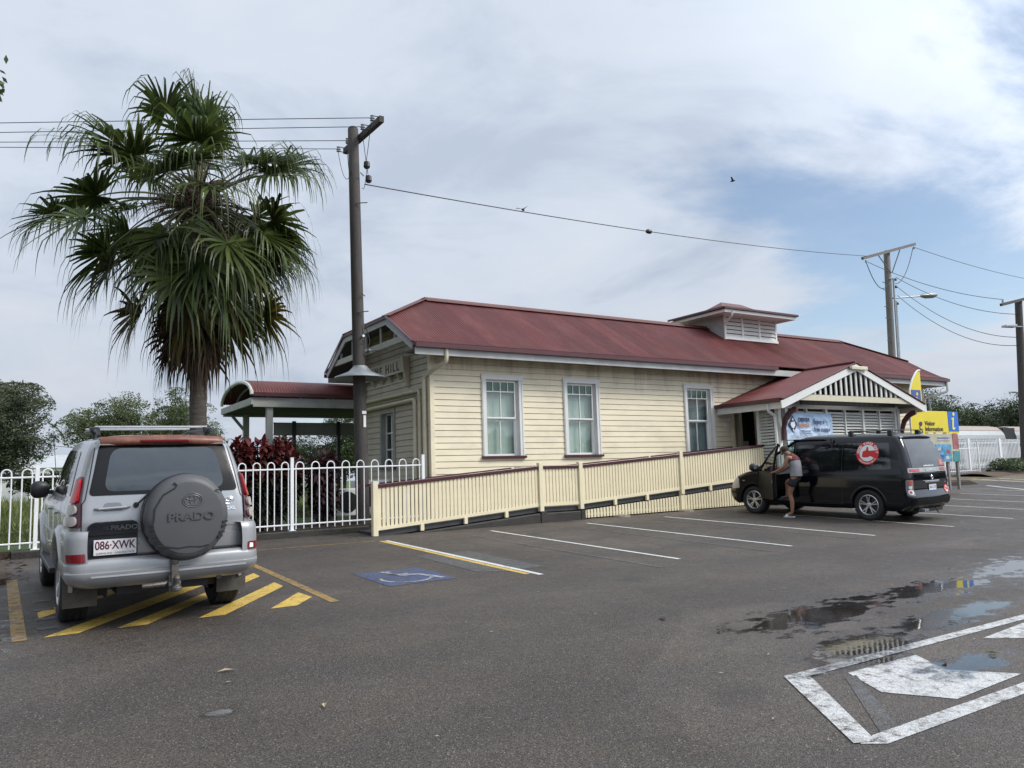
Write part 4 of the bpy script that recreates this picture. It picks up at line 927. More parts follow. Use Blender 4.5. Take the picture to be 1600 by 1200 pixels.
# wide metal lamp shade part way up
mb = MB(); mb.lathe([(.15, 4.36), (.17, 4.33), (.28, 4.22), (.58, 4.10), (.60, 4.07), (.575, 4.08), (.26, 4.18), (.16, 4.22)], (6.79, 17.1, 0), n=36); obj('possum_guard', mb, M_galv, P1, smooth=True)
mb = MB(); mb.tube([(6.88, 17.03, 5.35), (6.98, 16.98, 4.95), (6.93, 16.98, 4.72), (7.0, 16.98, 4.70), (7.45, 17.0, 4.78)], .012, 5); obj('stay_cable', mb, M_wire, P1)
mb = MB(); mb.tube([(6.98, 16.98, 4.72), (7.02, 17.3, 4.73), (7.35, 18.0, 4.85)], [.03, .05, .045], 8); obj('lamp_arm', mb, M_galv, P1)
mb = MB(); mb.box((6.83, 17.035, 2.95), (6.89, 17.045, 3.22)); mb.box((6.80, 17.035, 3.25), (6.90, 17.06, 3.32)); obj('pole_tag', mb, M_white, P1)
mb = MB(); mb.lathe([(.03, 16.98), (.028, 17.05)], (6.83, 0, 5.05), axis='y', n=10); obj('bolt_washer', mb, M_white, P1)
for w, e in zip(wires1, ((-.39, 21.72, 9.9), (-.39, 21.39, 9.9), (-.39, 20.79, 9.9), (-.39, 20.23, 9.9))):
    pass
wl_ = [('lowest of the four cables running left from the tall power pole', wires1[0], (-.39, 21.72, 9.9)), ('second lowest of the four cables running left from the tall power pole', wires1[1], (-.39, 21.39, 9.9)), ('second highest of the four cables running left from the tall power pole', wires1[2], (-.39, 20.79, 9.9)), ('highest of the four cables running left from the tall power pole', wires1[3], (-.39, 20.23, 9.9))]
for lab, a, b in wl_:
    a = Vector(a); b = Vector(b); c = a+(b-a)*4.0; c.z = a.z
    pts = [a.lerp(c, t/30) for t in range(31)]; k = 0
    for i, p in enumerate(pts): t = i/30; p.z -= (a.z-9.9)*(4*t*(1-t))/.75
    mb = MB(); mb.tube(pts, .009, 5); tag(obj('power_cable', mb, M_wire, smooth=True), lab, 'cable', 'cables running left from the tall pole')
P2 = pole('utility_pole', 'weathered grey power pole with crossarm and street lamp rising behind the station roof', (38.6, 24, 1.2), (39.3, 24, 13.05), .20, .16, M_poleg, 'power poles')
mb = MB(); mb.beam((36.7, 24-.25, 12.25), (41.6, 24-.25, 13.65), .13, .15); obj('crossarm', mb, M_poleg, P2)
mb = MB(); mb.beam((38.2, 23.8, 12.6), (39.2, 23.8, 11.8), .03, .05); mb.beam((40.2, 23.8, 13.15), (39.3, 23.8, 11.8), .03, .05); obj('crossarm_brace', mb, M_steel, P2)
mb = MB(); mb.tube([(39.36, 23.8, 11.4), (39.12, 23.8, 6)], .05, 6); mb.tube([(39.50, 23.85, 10.3), (39.22, 23.85, 5)], .07, 6); mb.tube([(39.0, 23.8, 11.45), (39.3, 23.8, 11.5), (39.45, 23.8, 11.3)], .04, 6); obj('conduit', mb, M_galv, P2)
for p in ((36.9, 23.7, 12.1), (41.4, 23.7, 13.4)): insul(P2, p)
curve_tube('jumper_cable', sag((36.9, 23.7, 12.1), (39.0, 23.75, 11.4), .9, 14), .02, M_wire, P2); curve_tube('jumper_cable', sag((41.3, 23.7, 13.4), (39.4, 23.75, 11.2), .5, 14), .02, M_wire, P2)
mb = MB(); mb.tube([(39.3, 23.9, 10.45), (41.7, 23.7, 10.75)], .04, 8); la = obj('lamp_arm', mb, M_galv, P2)
mb = MB(); rows = [[(x, 23.7+r_*math.cos(a), 10.78+(x-41.7)*.10+r_*.55*math.sin(a)) for a in np.linspace(0, 2*PI, 13)[:-1]] for x, r_ in ((41.6, .05), (41.8, .18), (42.3, .30), (42.8, .27), (43.1, .12), (43.15, .02))]
mb.grid(rows, closed=True); obj('lamp_head', mb, M_galv, la, smooth=True)
for z in (7.2, 8.1, 9.3, 9.9, 10.8, 11.2):
    mb = MB(); mb.tube([(38.9, 23.9, z), (38.35, 23.8, z)], .02, 4); obj('step_bolt', mb, M_steel, P2)
    if z > 9.5: mb = MB(); mb.lathe([(.06, z+.2), (.08, z+.25), (.05, z+.33)], (39.55, 23.8, 0), n=8); obj('cable_clamp', mb, M_steel, P2)
P3 = pole('utility_pole', 'dark power pole with lamp at the far right edge', (43.1, 20, 1.1), (44.15, 20, 9.98), .21, .17, M_wood, 'power poles')
mb = MB(); mb.beam((41.9, 19.8, 9.5), (47.0, 19.8, 10.6), .12, .14); obj('crossarm', mb, M_wood, P3)
mb = MB(); mb.beam((43.95, 19.85, 8.55), (43.1, 19.85, 8.5), .05, .05); la = obj('lamp_arm', mb, M_galv, P3)
mb = MB(); mb.prism([(43.15, 8.44), (43.15, 8.60), (42.15, 8.50), (42.05, 8.38)], 19.7, 20.0, 'y'); obj('lamp_head', mb, M_galv, la, bevel=.03)
insul(P3, (42.1, 19.8, 9.7))
mb = MB(); mb.tube([(44.1, 19.78, 8.7), (44.0, 19.78, 7.0), (43.6, 19.8, 4)], .03, 5); obj('conduit', mb, M_galv, P3)
cabs = [('long thin cable from the tall power pole across the sky to the grey pole', (6.94, 17.1, 8.72), (37.0, 23.7, 12.4), .25), ('top cable from the grey pole crossarm leaving at right', (41.5, 23.8, 13.5), (60, 25.5, 13.9), .2), ('cable from the grey pole crossarm down to the dark pole arm', (37.0, 23.7, 12.1), (42.2, 19.8, 9.8), .35),
        ('upper of three slack service cables between the grey and dark poles', (39.6, 23.8, 11.6), (44.0, 19.85, 9.2), .5), ('middle of three slack service cables between the grey and dark poles', (39.6, 23.8, 11.1), (43.95, 19.85, 8.0), .75), ('lowest of three slack service cables between the grey and dark poles', (39.6, 23.8, 10.6), (43.9, 19.85, 7.6), .85)]
for lab, a, b, s in cabs:
    mb = MB(); mb.tube(sag(a, b, s, 40), .014 if 'long' in lab else .016, 5); tag(obj('power_cable', mb, M_wire, smooth=True), lab, 'cable')
sp_ = sag((6.94, 17.1, 8.72), (37.0, 23.7, 12.4), .25, 40)
mb = MB(); c_ = sp_[15]; mb.lathe([(.02, -.14), (.07, -.08), (.08, 0), (.07, .08), (.02, .14)], (0, 0, 0), axis='x', n=10, M=Matrix.Translation(c_)); tag(obj('cable_insulator', mb, M_black, smooth=True), 'small dark strain insulator on the long thin cable over the roof', 'insulator')
def bird(c, s, lab, ang):
    c = Vector(c); mb = MB(); prof = [(.004, -.09), (.02, -.06), (.035, -.01), (.03, .04), (.018, .07), (.004, .10)]
    Mx = Matrix.Translation(c) @ Matrix.Rotation(ang, 4, 'Z') @ Matrix.Scale(s, 4)
    mb.lathe(prof, (0, 0, 0), axis='x', n=8, M=Mx)
    mb.add([Mx @ Vector(v) for v in ((-.03, 0, .02), (.04, 0, .02), (.02, .18, .10), (-.05, .22, .06))], [(0, 1, 2, 3)]); mb.add([Mx @ Vector(v) for v in ((-.03, 0, .02), (.04, 0, .02), (.02, -.17, .09), (-.05, -.2, .05))], [(0, 1, 2, 3)])
    tag(obj('bird', mb, M_black), lab, 'bird', 'small birds in the sky')
bird(tuple(sp_[7]+Vector((0, 0, .06))), 1.0, 'tiny dark bird just above the long cable near the tall power pole', .5)
bird((34.0, 29.5, 17.85), 1.6, 'tiny dark bird high in the sky above the ventilator', 2.0)
P4 = pole('utility_pole', 'small distant power pole seen through the platform shelter', (13.6, 95, 1.5), (13.6, 95, 8.0), .25, .2, M_wood, 'power poles')
mb = MB(); mb.beam((12, 95, 7.3), (15.2, 95, 7.3), .15, .15); obj('crossarm', mb, M_wood, P4)

# ================================================================ signs
BN = thing('banner', 'pale blue roadside banner with printed trees tied to the porch louvres', 'banner', (18.9, 14.84, 2.4))
bx0, bx1, bz0, bz1, by = 18.62, 20.68, 2.18, 3.28, 14.80
def banner_mat():
    m, nt, b = nodes_of('printed_banner'); L = nt.links.new; b.inputs['Roughness'].default_value = .45
    geo = N(nt, 'ShaderNodeTexCoord'); sp = N(nt, 'ShaderNodeSeparateXYZ'); L(geo.outputs['Object'], sp.inputs[0])
    cr = N(nt, 'ShaderNodeValToRGB'); e = cr.color_ramp.elements; e[0].position = 0; e[0].color = (.60, .68, .78, 1); e[1].position = 1; e[1].color = (.34, .50, .72, 1)
    mr = N(nt, 'ShaderNodeMapRange'); L(sp.outputs[2], mr.inputs[0]); mr.inputs[1].default_value = bz0; mr.inputs[2].default_value = bz1; L(mr.outputs[0], cr.inputs[0]); L(cr.outputs[0], b.inputs['Base Color'])
    nz = N(nt, 'ShaderNodeTexNoise'); nz.inputs['Scale'].default_value = 2.2; nz.inputs['Detail'].default_value = 2; nz.inputs['Distortion'].default_value = 1.5; L(geo.outputs['Object'], nz.inputs['Vector'])
    bp = N(nt, 'ShaderNodeBump'); bp.inputs['Distance'].default_value = .12; bp.inputs['Strength'].default_value = .8; L(nz.outputs['Fac'], bp.inputs['Height']); L(bp.outputs[0], b.inputs['Normal']); return m
mb = MB(); rows = []
for i in range(24):
    x = bx0+(bx1-bx0)*i/23; rows.append([(x, by-.012*math.sin(i*.9+j*.7)-.01*math.sin(j*1.3), bz0+(bz1-bz0)*j/13+.012*math.cos(i/23*PI*4)*(1 if j == 13 else 0)) for j in range(14)])
mb.grid(rows); mb2 = MB(); obj('cloth', mb, banner_mat(), BN, smooth='all', fixn=False)
def T(body, size, m, x, z, y, **k):
    return text('lettering', body, size, m, BN, frame_mat((x, y, z), (1, 0, 0), (0, 0, 1)), align='LEFT', **k)
ty = by-.028
T('DRIVER', .165, M_navy, bx0+.50, bz1-.20, ty, bold=.003, sx=.92)
T('REVIVER', .15, mat('banner_orange', (.62, .24, .10), .5), bx0+.50, bz1-.36, ty, bold=.003, sx=.88)
T('Enjoy a', .19, M_navy, bx0+1.16, bz1-.25, ty, bold=.002, sx=.9)
T('free cuppa', .19, M_navy, bx0+1.16, bz1-.47, ty, bold=.002, sx=.92)
mb = MB(); mb.box((bx0+.54, ty, bz1-.52), (bx0+1.04, ty+.003, bz1-.505)); mb.box((bx0+.56, ty, bz1-.585), (bx0+1.02, ty+.003, bz1-.575)); mb.tube([(bx0+.52, ty, bz1-.55), (bx0+.6, ty, bz1-.66), (bx0+.72, ty, bz1-.68)], .006, 4); obj('print_rule', mb, M_navy, BN)
dcx, dcz = bx0+.25, bz1-.32
mb = MB(); mb.prism([(dcx-.19, dcz), (dcx, dcz-.25), (dcx+.19, dcz), (dcx, dcz+.25)], ty, ty+.004, 'y'); obj('diamond_logo', mb, M_navy, BN)
mb = MB(); mb.prism([(dcx-.09, dcz+.05), (dcx+.07, dcz+.07), (dcx+.09, dcz-.04), (dcx+.02, dcz-.12), (dcx-.06, dcz-.10), (dcx-.11, dcz-.02)], ty-.004, ty-.001, 'y'); mb.prism([(dcx-.03, dcz+.10), (dcx+.03, dcz+.10), (dcx+.02, dcz+.17), (dcx-.02, dcz+.17)], ty-.004, ty-.001, 'y'); mb.box((dcx-.02, ty-.004, dcz-.21), (dcx+.02, ty-.001, dcz-.14)); obj('cup_print', mb, M_stickwhite, BN)
M_tg = mat('print_green', (.14, .32, .12), .6); M_tg2 = mat('print_dark_green', (.06, .2, .14), .6)
for k, (x, z, r_, m_) in enumerate(((.16, .20, .085, M_tg2), (1.06, .28, .10, M_tg), (1.50, .28, .085, M_tg2), (.42, .12, .07, M_tg2))):
    mb = MB(); mb.prism([(bx0+x+r_*math.cos(a), bz0+z+r_*1.05*math.sin(a)) for a in np.linspace(0, 2*PI, 15)[:-1]], ty, ty+.003, 'y'); mb.box((bx0+x-.008, ty, bz0+z-r_-.08), (bx0+x+.008, ty+.003, bz0+z)); obj('tree_print', mb, m_, BN)
mb = MB(); mb.prism([(bx1-.75, bz0+.02)] + [(bx1-.75+.74*t, bz0+.05+.17*math.sin(t*1.9)) for t in np.linspace(0, 1, 10)] + [(bx1-.01, bz0+.02)], ty+.004, ty+.006, 'y'); mb.prism([(bx0+.02, bz0+.01), (bx0+.02, bz0+.05), (bx0+.5, bz0+.10), (bx0+.9, bz0+.01)], ty+.004, ty+.006, 'y'); obj('hill_print', mb, M_tg, BN)
T('The', .11, MATS['banner_orange'], bx0+.80, bz0+.26, ty, bold=.004)

FL = thing('feather_flag', 'tall yellow feather flag with blue information symbol beside the porch', 'flag', (23.75, 13.95, .75))
ap = (-.75, 14.0); 
outl = [(23.42+.0, 1.3), (24.12, 1.3), (24.12, 4.62), (24.02, 4.60), (23.86, 4.50), (23.66, 4.28), (23.50, 3.98), (23.42, 3.6), (23.39, 3.0)]
mb = MB(); mb.prism(outl, 13.99, 14.0, 'y'); obj('flag_cloth', mb, M_yellow, FL)
mb = MB(); mb.tube([(24.06, 14.02, .7), (24.06, 14.02, 3.9)] + [(x, 14.0, z) for x, z in ((24.12, 4.62), (24.02, 4.62), (23.86, 4.53), (23.64, 4.30), (23.48, 4.0), (23.40, 3.6), (23.37, 3.0), (23.40, 1.3))][:0], .02, 6); obj('flag_pole', mb, M_white, FL)
mb = MB(); mb.tube([(x, 13.99, z) for x, z in ((24.12, 4.63), (24.0, 4.62), (23.85, 4.52), (23.64, 4.29), (23.48, 3.99), (23.40, 3.6), (23.37, 3.0), (23.40, 1.3))], .028, 6); obj('flag_sleeve', mb, M_stickwhite, FL)
mb = MB(); mb.box((23.56, 13.975, 3.36), (24.04, 13.985, 4.0)); obj('blue_symbol_panel', mb, mat('flag_blue', (.05, .10, .32), .5), FL)
def info_i(mb, cx, z0, y, s):                           # the slanted letter i
    mb.prism([(cx-.20*s, z0+.56*s), (cx-.14*s, z0+.62*s), (cx+.07*s, z0+.66*s), (cx-.01*s, z0+.17*s), (cx+.04*s, z0+.13*s), (cx+.11*s, z0+.16*s), (cx+.13*s, z0+.10*s), (cx+.0*s, z0+.0*s), (cx-.13*s, z0+.02*s), (cx-.16*s, z0+.10*s), (cx-.09*s, z0+.54*s)], y, y+.004, 'y')
    mb.prism([(cx+.06*s+.095*s*math.cos(a), z0+.83*s+.095*s*math.sin(a)) for a in np.linspace(0, 2*PI, 17)[:-1]], y, y+.004, 'y')
mb = MB(); info_i(mb, 23.80, 3.41, 13.968, .56); obj('letter_i', mb, M_yellow, FL)
text('flag_lettering', 'Centre', .37, M_text, FL, frame_mat((23.83, 13.98, 2.47), (0, 0, 1), (-1, 0, 0)), bold=.002, sx=1.05, align='LEFT', ) if False else text('flag_lettering', 'Information Centre', .34, M_navy, FL, frame_mat((23.88, 13.98, 3.02), (0, 0, 1), (-1, 0, 0)), bold=.004, sx=.95, align='RIGHT')
FL.location = (25.27, 14.84, .69); FL.scale = (1.064, 1.064, 1.064)

VS = thing('visitor_information_sign', 'yellow and blue visitor information board on two grey posts beside the black van', 'sign', (27.6, 15.3, .8))
mb = MB(); mb.box((26.1, 15.2, 2.76), (27.68, 15.24, 3.50)); obj('yellow_panel', mb, M_yellow, VS, bevel=.01)
mb = MB(); mb.box((27.69, 15.195, 2.80), (28.33, 15.24, 3.50)); obj('blue_panel', mb, M_blue, VS)
mb = MB(); mb.box((27.68, 15.2, 2.74), (28.34, 15.235, 2.80)); obj('yellow_strip', mb, M_yellow, VS)
mb = MB(); info_i(mb, 28.0, 2.85, 15.185, .68); obj('letter_i', mb, mat('sign_pale_yellow', (.76, .70, .25), .4), VS)
for tx, zz in (('Visitor', 3.07), ('Information', 2.88)): text('lettering', tx, .22, M_text, VS, frame_mat((26.22, 15.19, zz), (1, 0, 0), (0, 0, 1)), align='LEFT', sx=1.05, bold=.002)
mb = MB(); mb.box((26.1, 15.2, 1.75), (28.2, 15.235, 2.73)); obj('map_panel', mb, mat('map_cream', (.48, .44, .33), .5, var=.2, vscale=4), VS)
mb = MB(); mb.box((26.75, 15.185, 1.78), (27.70, 15.198, 2.36)); obj('photo_panel', mb, mat('map_photo_blue', (.06, .26, .46), .5, var=.8, vscale=5, dirt=(.4, .42, .38), dirtamt=.9, dscale=6), VS)
mb = MB(); mb.box((27.85, 15.188, 2.2), (28.2, 15.198, 2.72)); obj('red_panel', mb, mat('map_red', (.34, .12, .12), .5, var=.3, vscale=6), VS)
mb = MB(); mb.box((27.80, 15.186, 1.76), (28.22, 15.197, 2.12)); obj('teal_panel', mb, mat('map_teal', (.06, .24, .26), .5, var=.3, vscale=6), VS)
for k, (x, z, c) in enumerate(((26.95, 2.2, (.5, .5, .45)), (27.25, 2.22, (.10, .30, .5)), (27.5, 2.1, (.4, .06, .05)), (27.1, 1.95, (.04, .12, .3)), (27.4, 1.9, (.5, .52, .5)), (27.6, 1.92, (.1, .35, .5)))):
    mb = MB(); mb.box((x-.1, 15.178, z-.05), (x+.1, 15.184, z+.05)); obj('photo', mb, mat('sign_photo_%s' % 'abcdef'[k], c, .5, var=.5, vscale=20), VS)
for x, z in ((26.9, 2.56), (26.9, 2.47)): mb = MB(); mb.box((x-.0, 15.19, z), (x+.75, 15.197, z+.035)); obj('map_heading', mb, M_blue if z > 2.5 else M_grey, VS)
for x in (27.55, 28.15, 26.3):
    mb = MB(); mb.box((x-.045, 15.24, .7), (x+.045, 15.32, 2.8)); obj('post', mb, mat('grey_sign_post', (.22, .22, .22), .5), VS)
FP = thing('flag_pole', 'slender grey metal pole standing behind the right end of the station', 'pole', (36.5, 21.5, 1.1))
mb = MB(); mb.tube([(38.2, 21.5, 1.0), (37.58, 21.5, 5.15)], [.07, .05], 8); obj('shaft', mb, M_galv, FP, smooth=True)

# ================================================================ train and far backdrop
TR = thing('train', 'silver passenger train with dark window band standing behind the white fences', 'train', (62, 36, 1.0))
M_trs = mat('train_silver', (.42, .43, .43), .35, metal=.3, var=.05, dirt=(.25, .22, .18), dirtamt=.3)
for i, (a, b) in enumerate(((48, 74.6), (76.6, 102))):
    rows = [[(x, 36+yy, zz) for yy, zz in ((0, 1.9), (0, 3.55), (.06, 3.95), (.25, 4.35), (.7, 4.66), (1.45, 4.8), (2.2, 4.66), (2.7, 4.3), (2.9, 3.5), (2.9, 1.9))] for x in (a, b)]
    mb = MB(); mb.grid(rows); mb.add(rows[0], [tuple(range(10))]); mb.add(rows[1], [tuple(range(10))]); cr_ = obj('carriage', mb, M_trs, TR)
    mb = MB(); mb.box((a+.2, 35.985, 2.95), (b-.2, 35.995, 3.62)); obj('window_band', mb, M_glassdark, cr_)
    mb = MB(); mb.add([(x, y, z) for x in (a, b) for y, z in ((36.22, 4.36), (36.7, 4.69), (37.45, 4.83))], [(0, 1, 4, 3), (1, 2, 5, 4)]); obj('roof_panel', mb, mat('train_roof_tan', (.34, .28, .23), .6), cr_, fixn=False)
    mb = MB(); mb.box((a, 35.98, 1.9), (b, 35.992, 2.3)); obj('lower_stripe', mb, mat('train_grey', (.2, .2, .21), .5), cr_)
mb = MB(); mb.box((74.6, 36.15, 1.9), (76.6, 38.7, 4.6)); obj('gangway_bellows', mb, M_black, TR)
for x in (78.6, 99):
    mb = MB(); mb.box((x, 35.95, 1.95), (x+1.9, 35.98, 4.1)); d = obj('door', mb, M_stickwhite, TR)
    mb = MB(); mb.box((x+.7, 35.93, 3.0), (x+1.4, 35.948, 3.7)); obj('door_glass', mb, M_glassdark, d)
def shed(name, label, x0, x1, y, z1, zr, roofm, wallm, win=True):
    S_ = thing(name, label, 'building', ((x0+x1)/2, y, 1.0)); mb = MB(); mb.box((x0, y, .9), (x1, y+6, z1)); obj('wall', mb, wallm, S_)
    mb = MB(); mb.prism([(y-.4, z1-.05), (y+3, zr), (y+6.4, z1-.05)], x0-.4, x1+.4, 'x'); obj('roof', mb, roofm, S_)
    if win:
        for k in range(int((x1-x0)/3)):
            mb = MB(); mb.box((x0+1+k*3, y-.03, 1.9), (x0+2.6+k*3, y-.005, 3.0)); obj('window', mb, M_glassdark, S_)
shed('distant_house', 'long low white house beyond the field at far left', -4, 9.5, 100, 4.2, 5.6, mat('pale_tin_roof', (.45, .47, .48), .5), M_white)
shed('distant_shed', 'small bright white shed beyond the field at left', -3.2, 1.6, 74, 3.1, 3.5, mat('white_tin', (.6, .61, .6), .5), M_white, False)
shed('railway_building', 'low brown-roofed railway building behind the train at right', 112, 130, 52, 5.4, 6.6, mat('brown_tin_roof', (.10, .08, .065), .7), M_cream_side, False)
# ================================================================ vegetation
def leaf_mat(name, c1, c2, scale=1.0, trans=.25, rough=.55):
    m, nt, b = nodes_of(name); L = nt.links.new; b.inputs['Roughness'].default_value = rough; b.inputs['Specular IOR Level'].default_value = .35
    geo = N(nt, 'ShaderNodeNewGeometry'); n = N(nt, 'ShaderNodeTexNoise'); n.inputs['Scale'].default_value = scale; n.inputs['Detail'].default_value = 5; n.inputs['Roughness'].default_value = .7
    L(geo.outputs['Position'], n.inputs['Vector']); r = N(nt, 'ShaderNodeMapRange'); L(n.outputs['Fac'], r.inputs[0]); r.inputs[1].default_value = .35; r.inputs[2].default_value = .68
    mx = N(nt, 'ShaderNodeMix', data_type='RGBA'); L(r.outputs[0], mx.inputs[0]); mx.inputs[6].default_value = (*c1, 1); mx.inputs[7].default_value = (*c2, 1)
    rp = N(nt, 'ShaderNodeMapRange'); L(geo.outputs['Random Per Island'], rp.inputs[0]); rp.inputs[3].default_value = .55; rp.inputs[4].default_value = 1.5
    mu = N(nt, 'ShaderNodeMix', data_type='RGBA', blend_type='MULTIPLY'); mu.inputs[0].default_value = 1; L(mx.outputs[2], mu.inputs[6]); L(rp.outputs[0], mu.inputs[7]); L(mu.outputs[2], b.inputs['Base Color'])
    if trans:
        tr = N(nt, 'ShaderNodeBsdfTranslucent'); L(mu.outputs[2], tr.inputs[0]); ms = N(nt, 'ShaderNodeMixShader'); ms.inputs[0].default_value = trans
        L(b.outputs[0], ms.inputs[1]); L(tr.outputs[0], ms.inputs[2]); L(ms.outputs[0], nt.nodes['Material Output'].inputs[0])
    return m
M_palm = leaf_mat('palm_leaf', (.028, .050, .014), (.105, .135, .032), .9, .35, .36)
M_palmold = leaf_mat('ageing_palm_leaf', (.06, .055, .014), (.17, .14, .025), 2, .3, .5)
M_dead = leaf_mat('dead_palm_leaf', (.045, .030, .022), (.12, .080, .055), 3, .1, .9)
M_petiole = mat('palm_petiole', (.10, .10, .045), .5, var=.3, vscale=10)
M_fibre = mat('palm_fibre', (.07, .045, .032), .95, var=.5, vscale=20, bump=1, bscale=40)
M_trunk = mat('ringed_palm_trunk', (.085, .072, .060), .9, var=.35, vscale=5, bump=1, bscale=18, stretch=(1, 1, 5))
def make_frond(c, az, el, plen, blen, droop, rn, dead=False, nseg=38):
    """fan-palm frond: curved petiole, then a pleated fan whose long split tips hang down"""
    pm = MB(); lm = MB()
    d = Vector((math.cos(el)*math.cos(az), math.cos(el)*math.sin(az), math.sin(el))); p = Vector(c) + d*.15; pts = [p.copy()]
    for i in range(8):
        d = (d + Vector((0, 0, -droop*.11))).normalized(); p = p + d*plen/8; pts.append(p.copy())
    pm.tube(pts, [.040, .034, .029, .025, .022, .020, .018, .016, .014], 5)
    up = Vector((0, 0, 1)); side = d.cross(up)
    if side.length < .2: side = Vector((-math.sin(az), math.cos(az), 0))
    side.normalize(); nrm = side.cross(d).normalized()
    roll = rn.uniform(-.5, .5); side, nrm = side*math.cos(roll)+nrm*math.sin(roll), nrm*math.cos(roll)-side*math.sin(roll)
    span = R(rn.uniform(118, 150))
    for k in range(nseg):
        t = k/(nseg-1)*2-1; a = t*span + rn.uniform(-.02, .02)
        L_ = blen*(1-.28*abs(t)**1.5)*rn.uniform(.70, 1.15)
        v = d*math.cos(a)+side*math.sin(a) + nrm*(.22*abs(math.sin(a)) + rn.uniform(-.10, .12)); v.normalize()
        q = p.copy(); W = [.014, .044, .068, .056, .034, .020, .011, .003]; n = len(W)-1; left = []; right = []
        g_ = rn.uniform(.8, 1.35)*(1.0 if not dead else 1.8)
        split = rn.uniform(.42, .66)
        for i in range(n+1):
            w = v.cross(nrm); 
            if w.length < .1: w = side.copy()
            w.normalize(); tw = W[i]*blen/1.25
            left.append(q - w*tw*.5); right.append(q + w*tw*.5)
            f = i/n; bend = .02 if f < .36 else (1.25*g_ if f > split else .16*g_)
            v = (v + Vector((rn.uniform(-.04, .04), rn.uniform(-.04, .04), -bend))).normalized()
            q = q + v*(L_/n)
        o = len(lm.v); lm.v.extend([tuple(x) for x in left+right]); m_ = n+1
        lm.f.extend([(o+i, o+i+1, o+m_+i+1, o+m_+i) for i in range(n)])
    return pm, lm
PALM = thing('fan_palm', 'tall fan palm with drooping fronds and a brown skirt of dead leaves', 'palm tree', (3.40, 17.6, .75))
pc = Vector((3.32, 17.6, 7.75)); rp = random.Random(11)
mb = MB(); pts = []; rs = []
for i in range(60):
    t = i/59; pts.append(Vector((3.40-.08*t, 17.6, .65+6.9*t))); rs.append(.175-.02*t+.012*(i % 2))
mb.tube(pts, rs, 16); obj('trunk', mb, M_trunk, PALM, smooth=True)
mb = MB()
for i in range(260):                                    # boots and fibre round the heart
    a = rp.random()*6.283; z = rp.uniform(-1.0, .55); r_ = .30*(1-.3*abs(z)); b_ = pc+Vector((math.cos(a)*r_*.6, math.sin(a)*r_*.6, z)); e = b_+Vector((math.cos(a)*rp.uniform(.15, .6), math.sin(a)*rp.uniform(.15, .6), rp.uniform(-.35, .5)))
    mb.tube([b_, (b_+e)/2+Vector((0, 0, .05)), e], [.03, .018, .006], 4)
obj('crown_fibre', mb, M_fibre, PALM)
nf = 64
for i in range(nf):
    az = i*2.39996 + rp.uniform(-.35, .35); t = (i+.5)/nf
    el = (R(88-1.6*i) if i < 6 else R(62 - 116*((i-6)/(nf-6))**.80)) + rp.uniform(-.22, .22)
    pl = 1.75 + .55*min(1, t*2.2); bl = 1.52 + .2*rp.random(); 
    if i < 6: pl = rp.uniform(1.7, 2.5) if i < 3 else rp.uniform(1.4, 1.9)
    pm, lm = make_frond(pc, az, el, pl*rp.uniform(.60, 1.18), bl*(.85 if i < 6 else 1), .5+.75*t, rp, False)
    fo = obj('frond', lm, M_palmold if (t > .80 and rp.random() < .5) else M_palm, PALM, fixn=False); obj('petiole', pm, M_petiole, fo, smooth=True)
for i in range(34):                                     # hanging dead fronds
    az = i*2.39996+.7; pm, lm = make_frond(pc-Vector((0, 0, rp.uniform(.5, 1.5))), az, R(-58)-rp.random()*.35, rp.uniform(.9, 1.7), rp.uniform(1.2, 1.5), 1.2, rp, True, 26)
    fo = obj('dead_frond', lm, M_dead, PALM, fixn=False); obj('petiole', pm, M_fibre, fo)
mb = MB()
for i in range(1500):
    a = rp.random()*6.283; z = rp.uniform(4.4, 7.2); r_ = .16+.85*((z-4.3)/2.9)*rp.random()**.5; x, y = 3.36+math.cos(a)*r_, 17.6+math.sin(a)*r_; l = rp.uniform(.4, 1.0)
    p = Vector((x, y, z)); q = p+Vector((rp.uniform(-.1, .1), rp.uniform(-.1, .1), -l)); w = Vector((math.sin(a), -math.cos(a), 0))*rp.uniform(.008, .02)
    mb.add([p-w, p+w, q+w*.2, q-w*.2], [(0, 1, 2, 3)])
obj('dead_skirt', mb, M_dead, PALM, fixn=False)
mb = MB()                                               # bunches of spent flower stalks
for i in range(9):
    az = i*.72+.2; d = Vector((math.cos(az), math.sin(az), .35)).normalized(); p0 = pc+d*.3; pts = [p0+d*.22*k-Vector((0, 0, .035*k*k)) for k in range(6)]
    mb.tube(pts, [.02, .016, .012, .010, .008, .005], 4)
    for k in range(60):
        t = rp.uniform(1.5, 5); p = pts[int(t)]; q = p+Vector((rp.uniform(-.3, .3), rp.uniform(-.3, .3), rp.uniform(-.45, .12))); mb.tube([p, (p+q)/2+Vector((0, 0, .04)), q], [.005, .004, .003], 3)
obj('flower_stalks', mb, M_fibre, PALM)

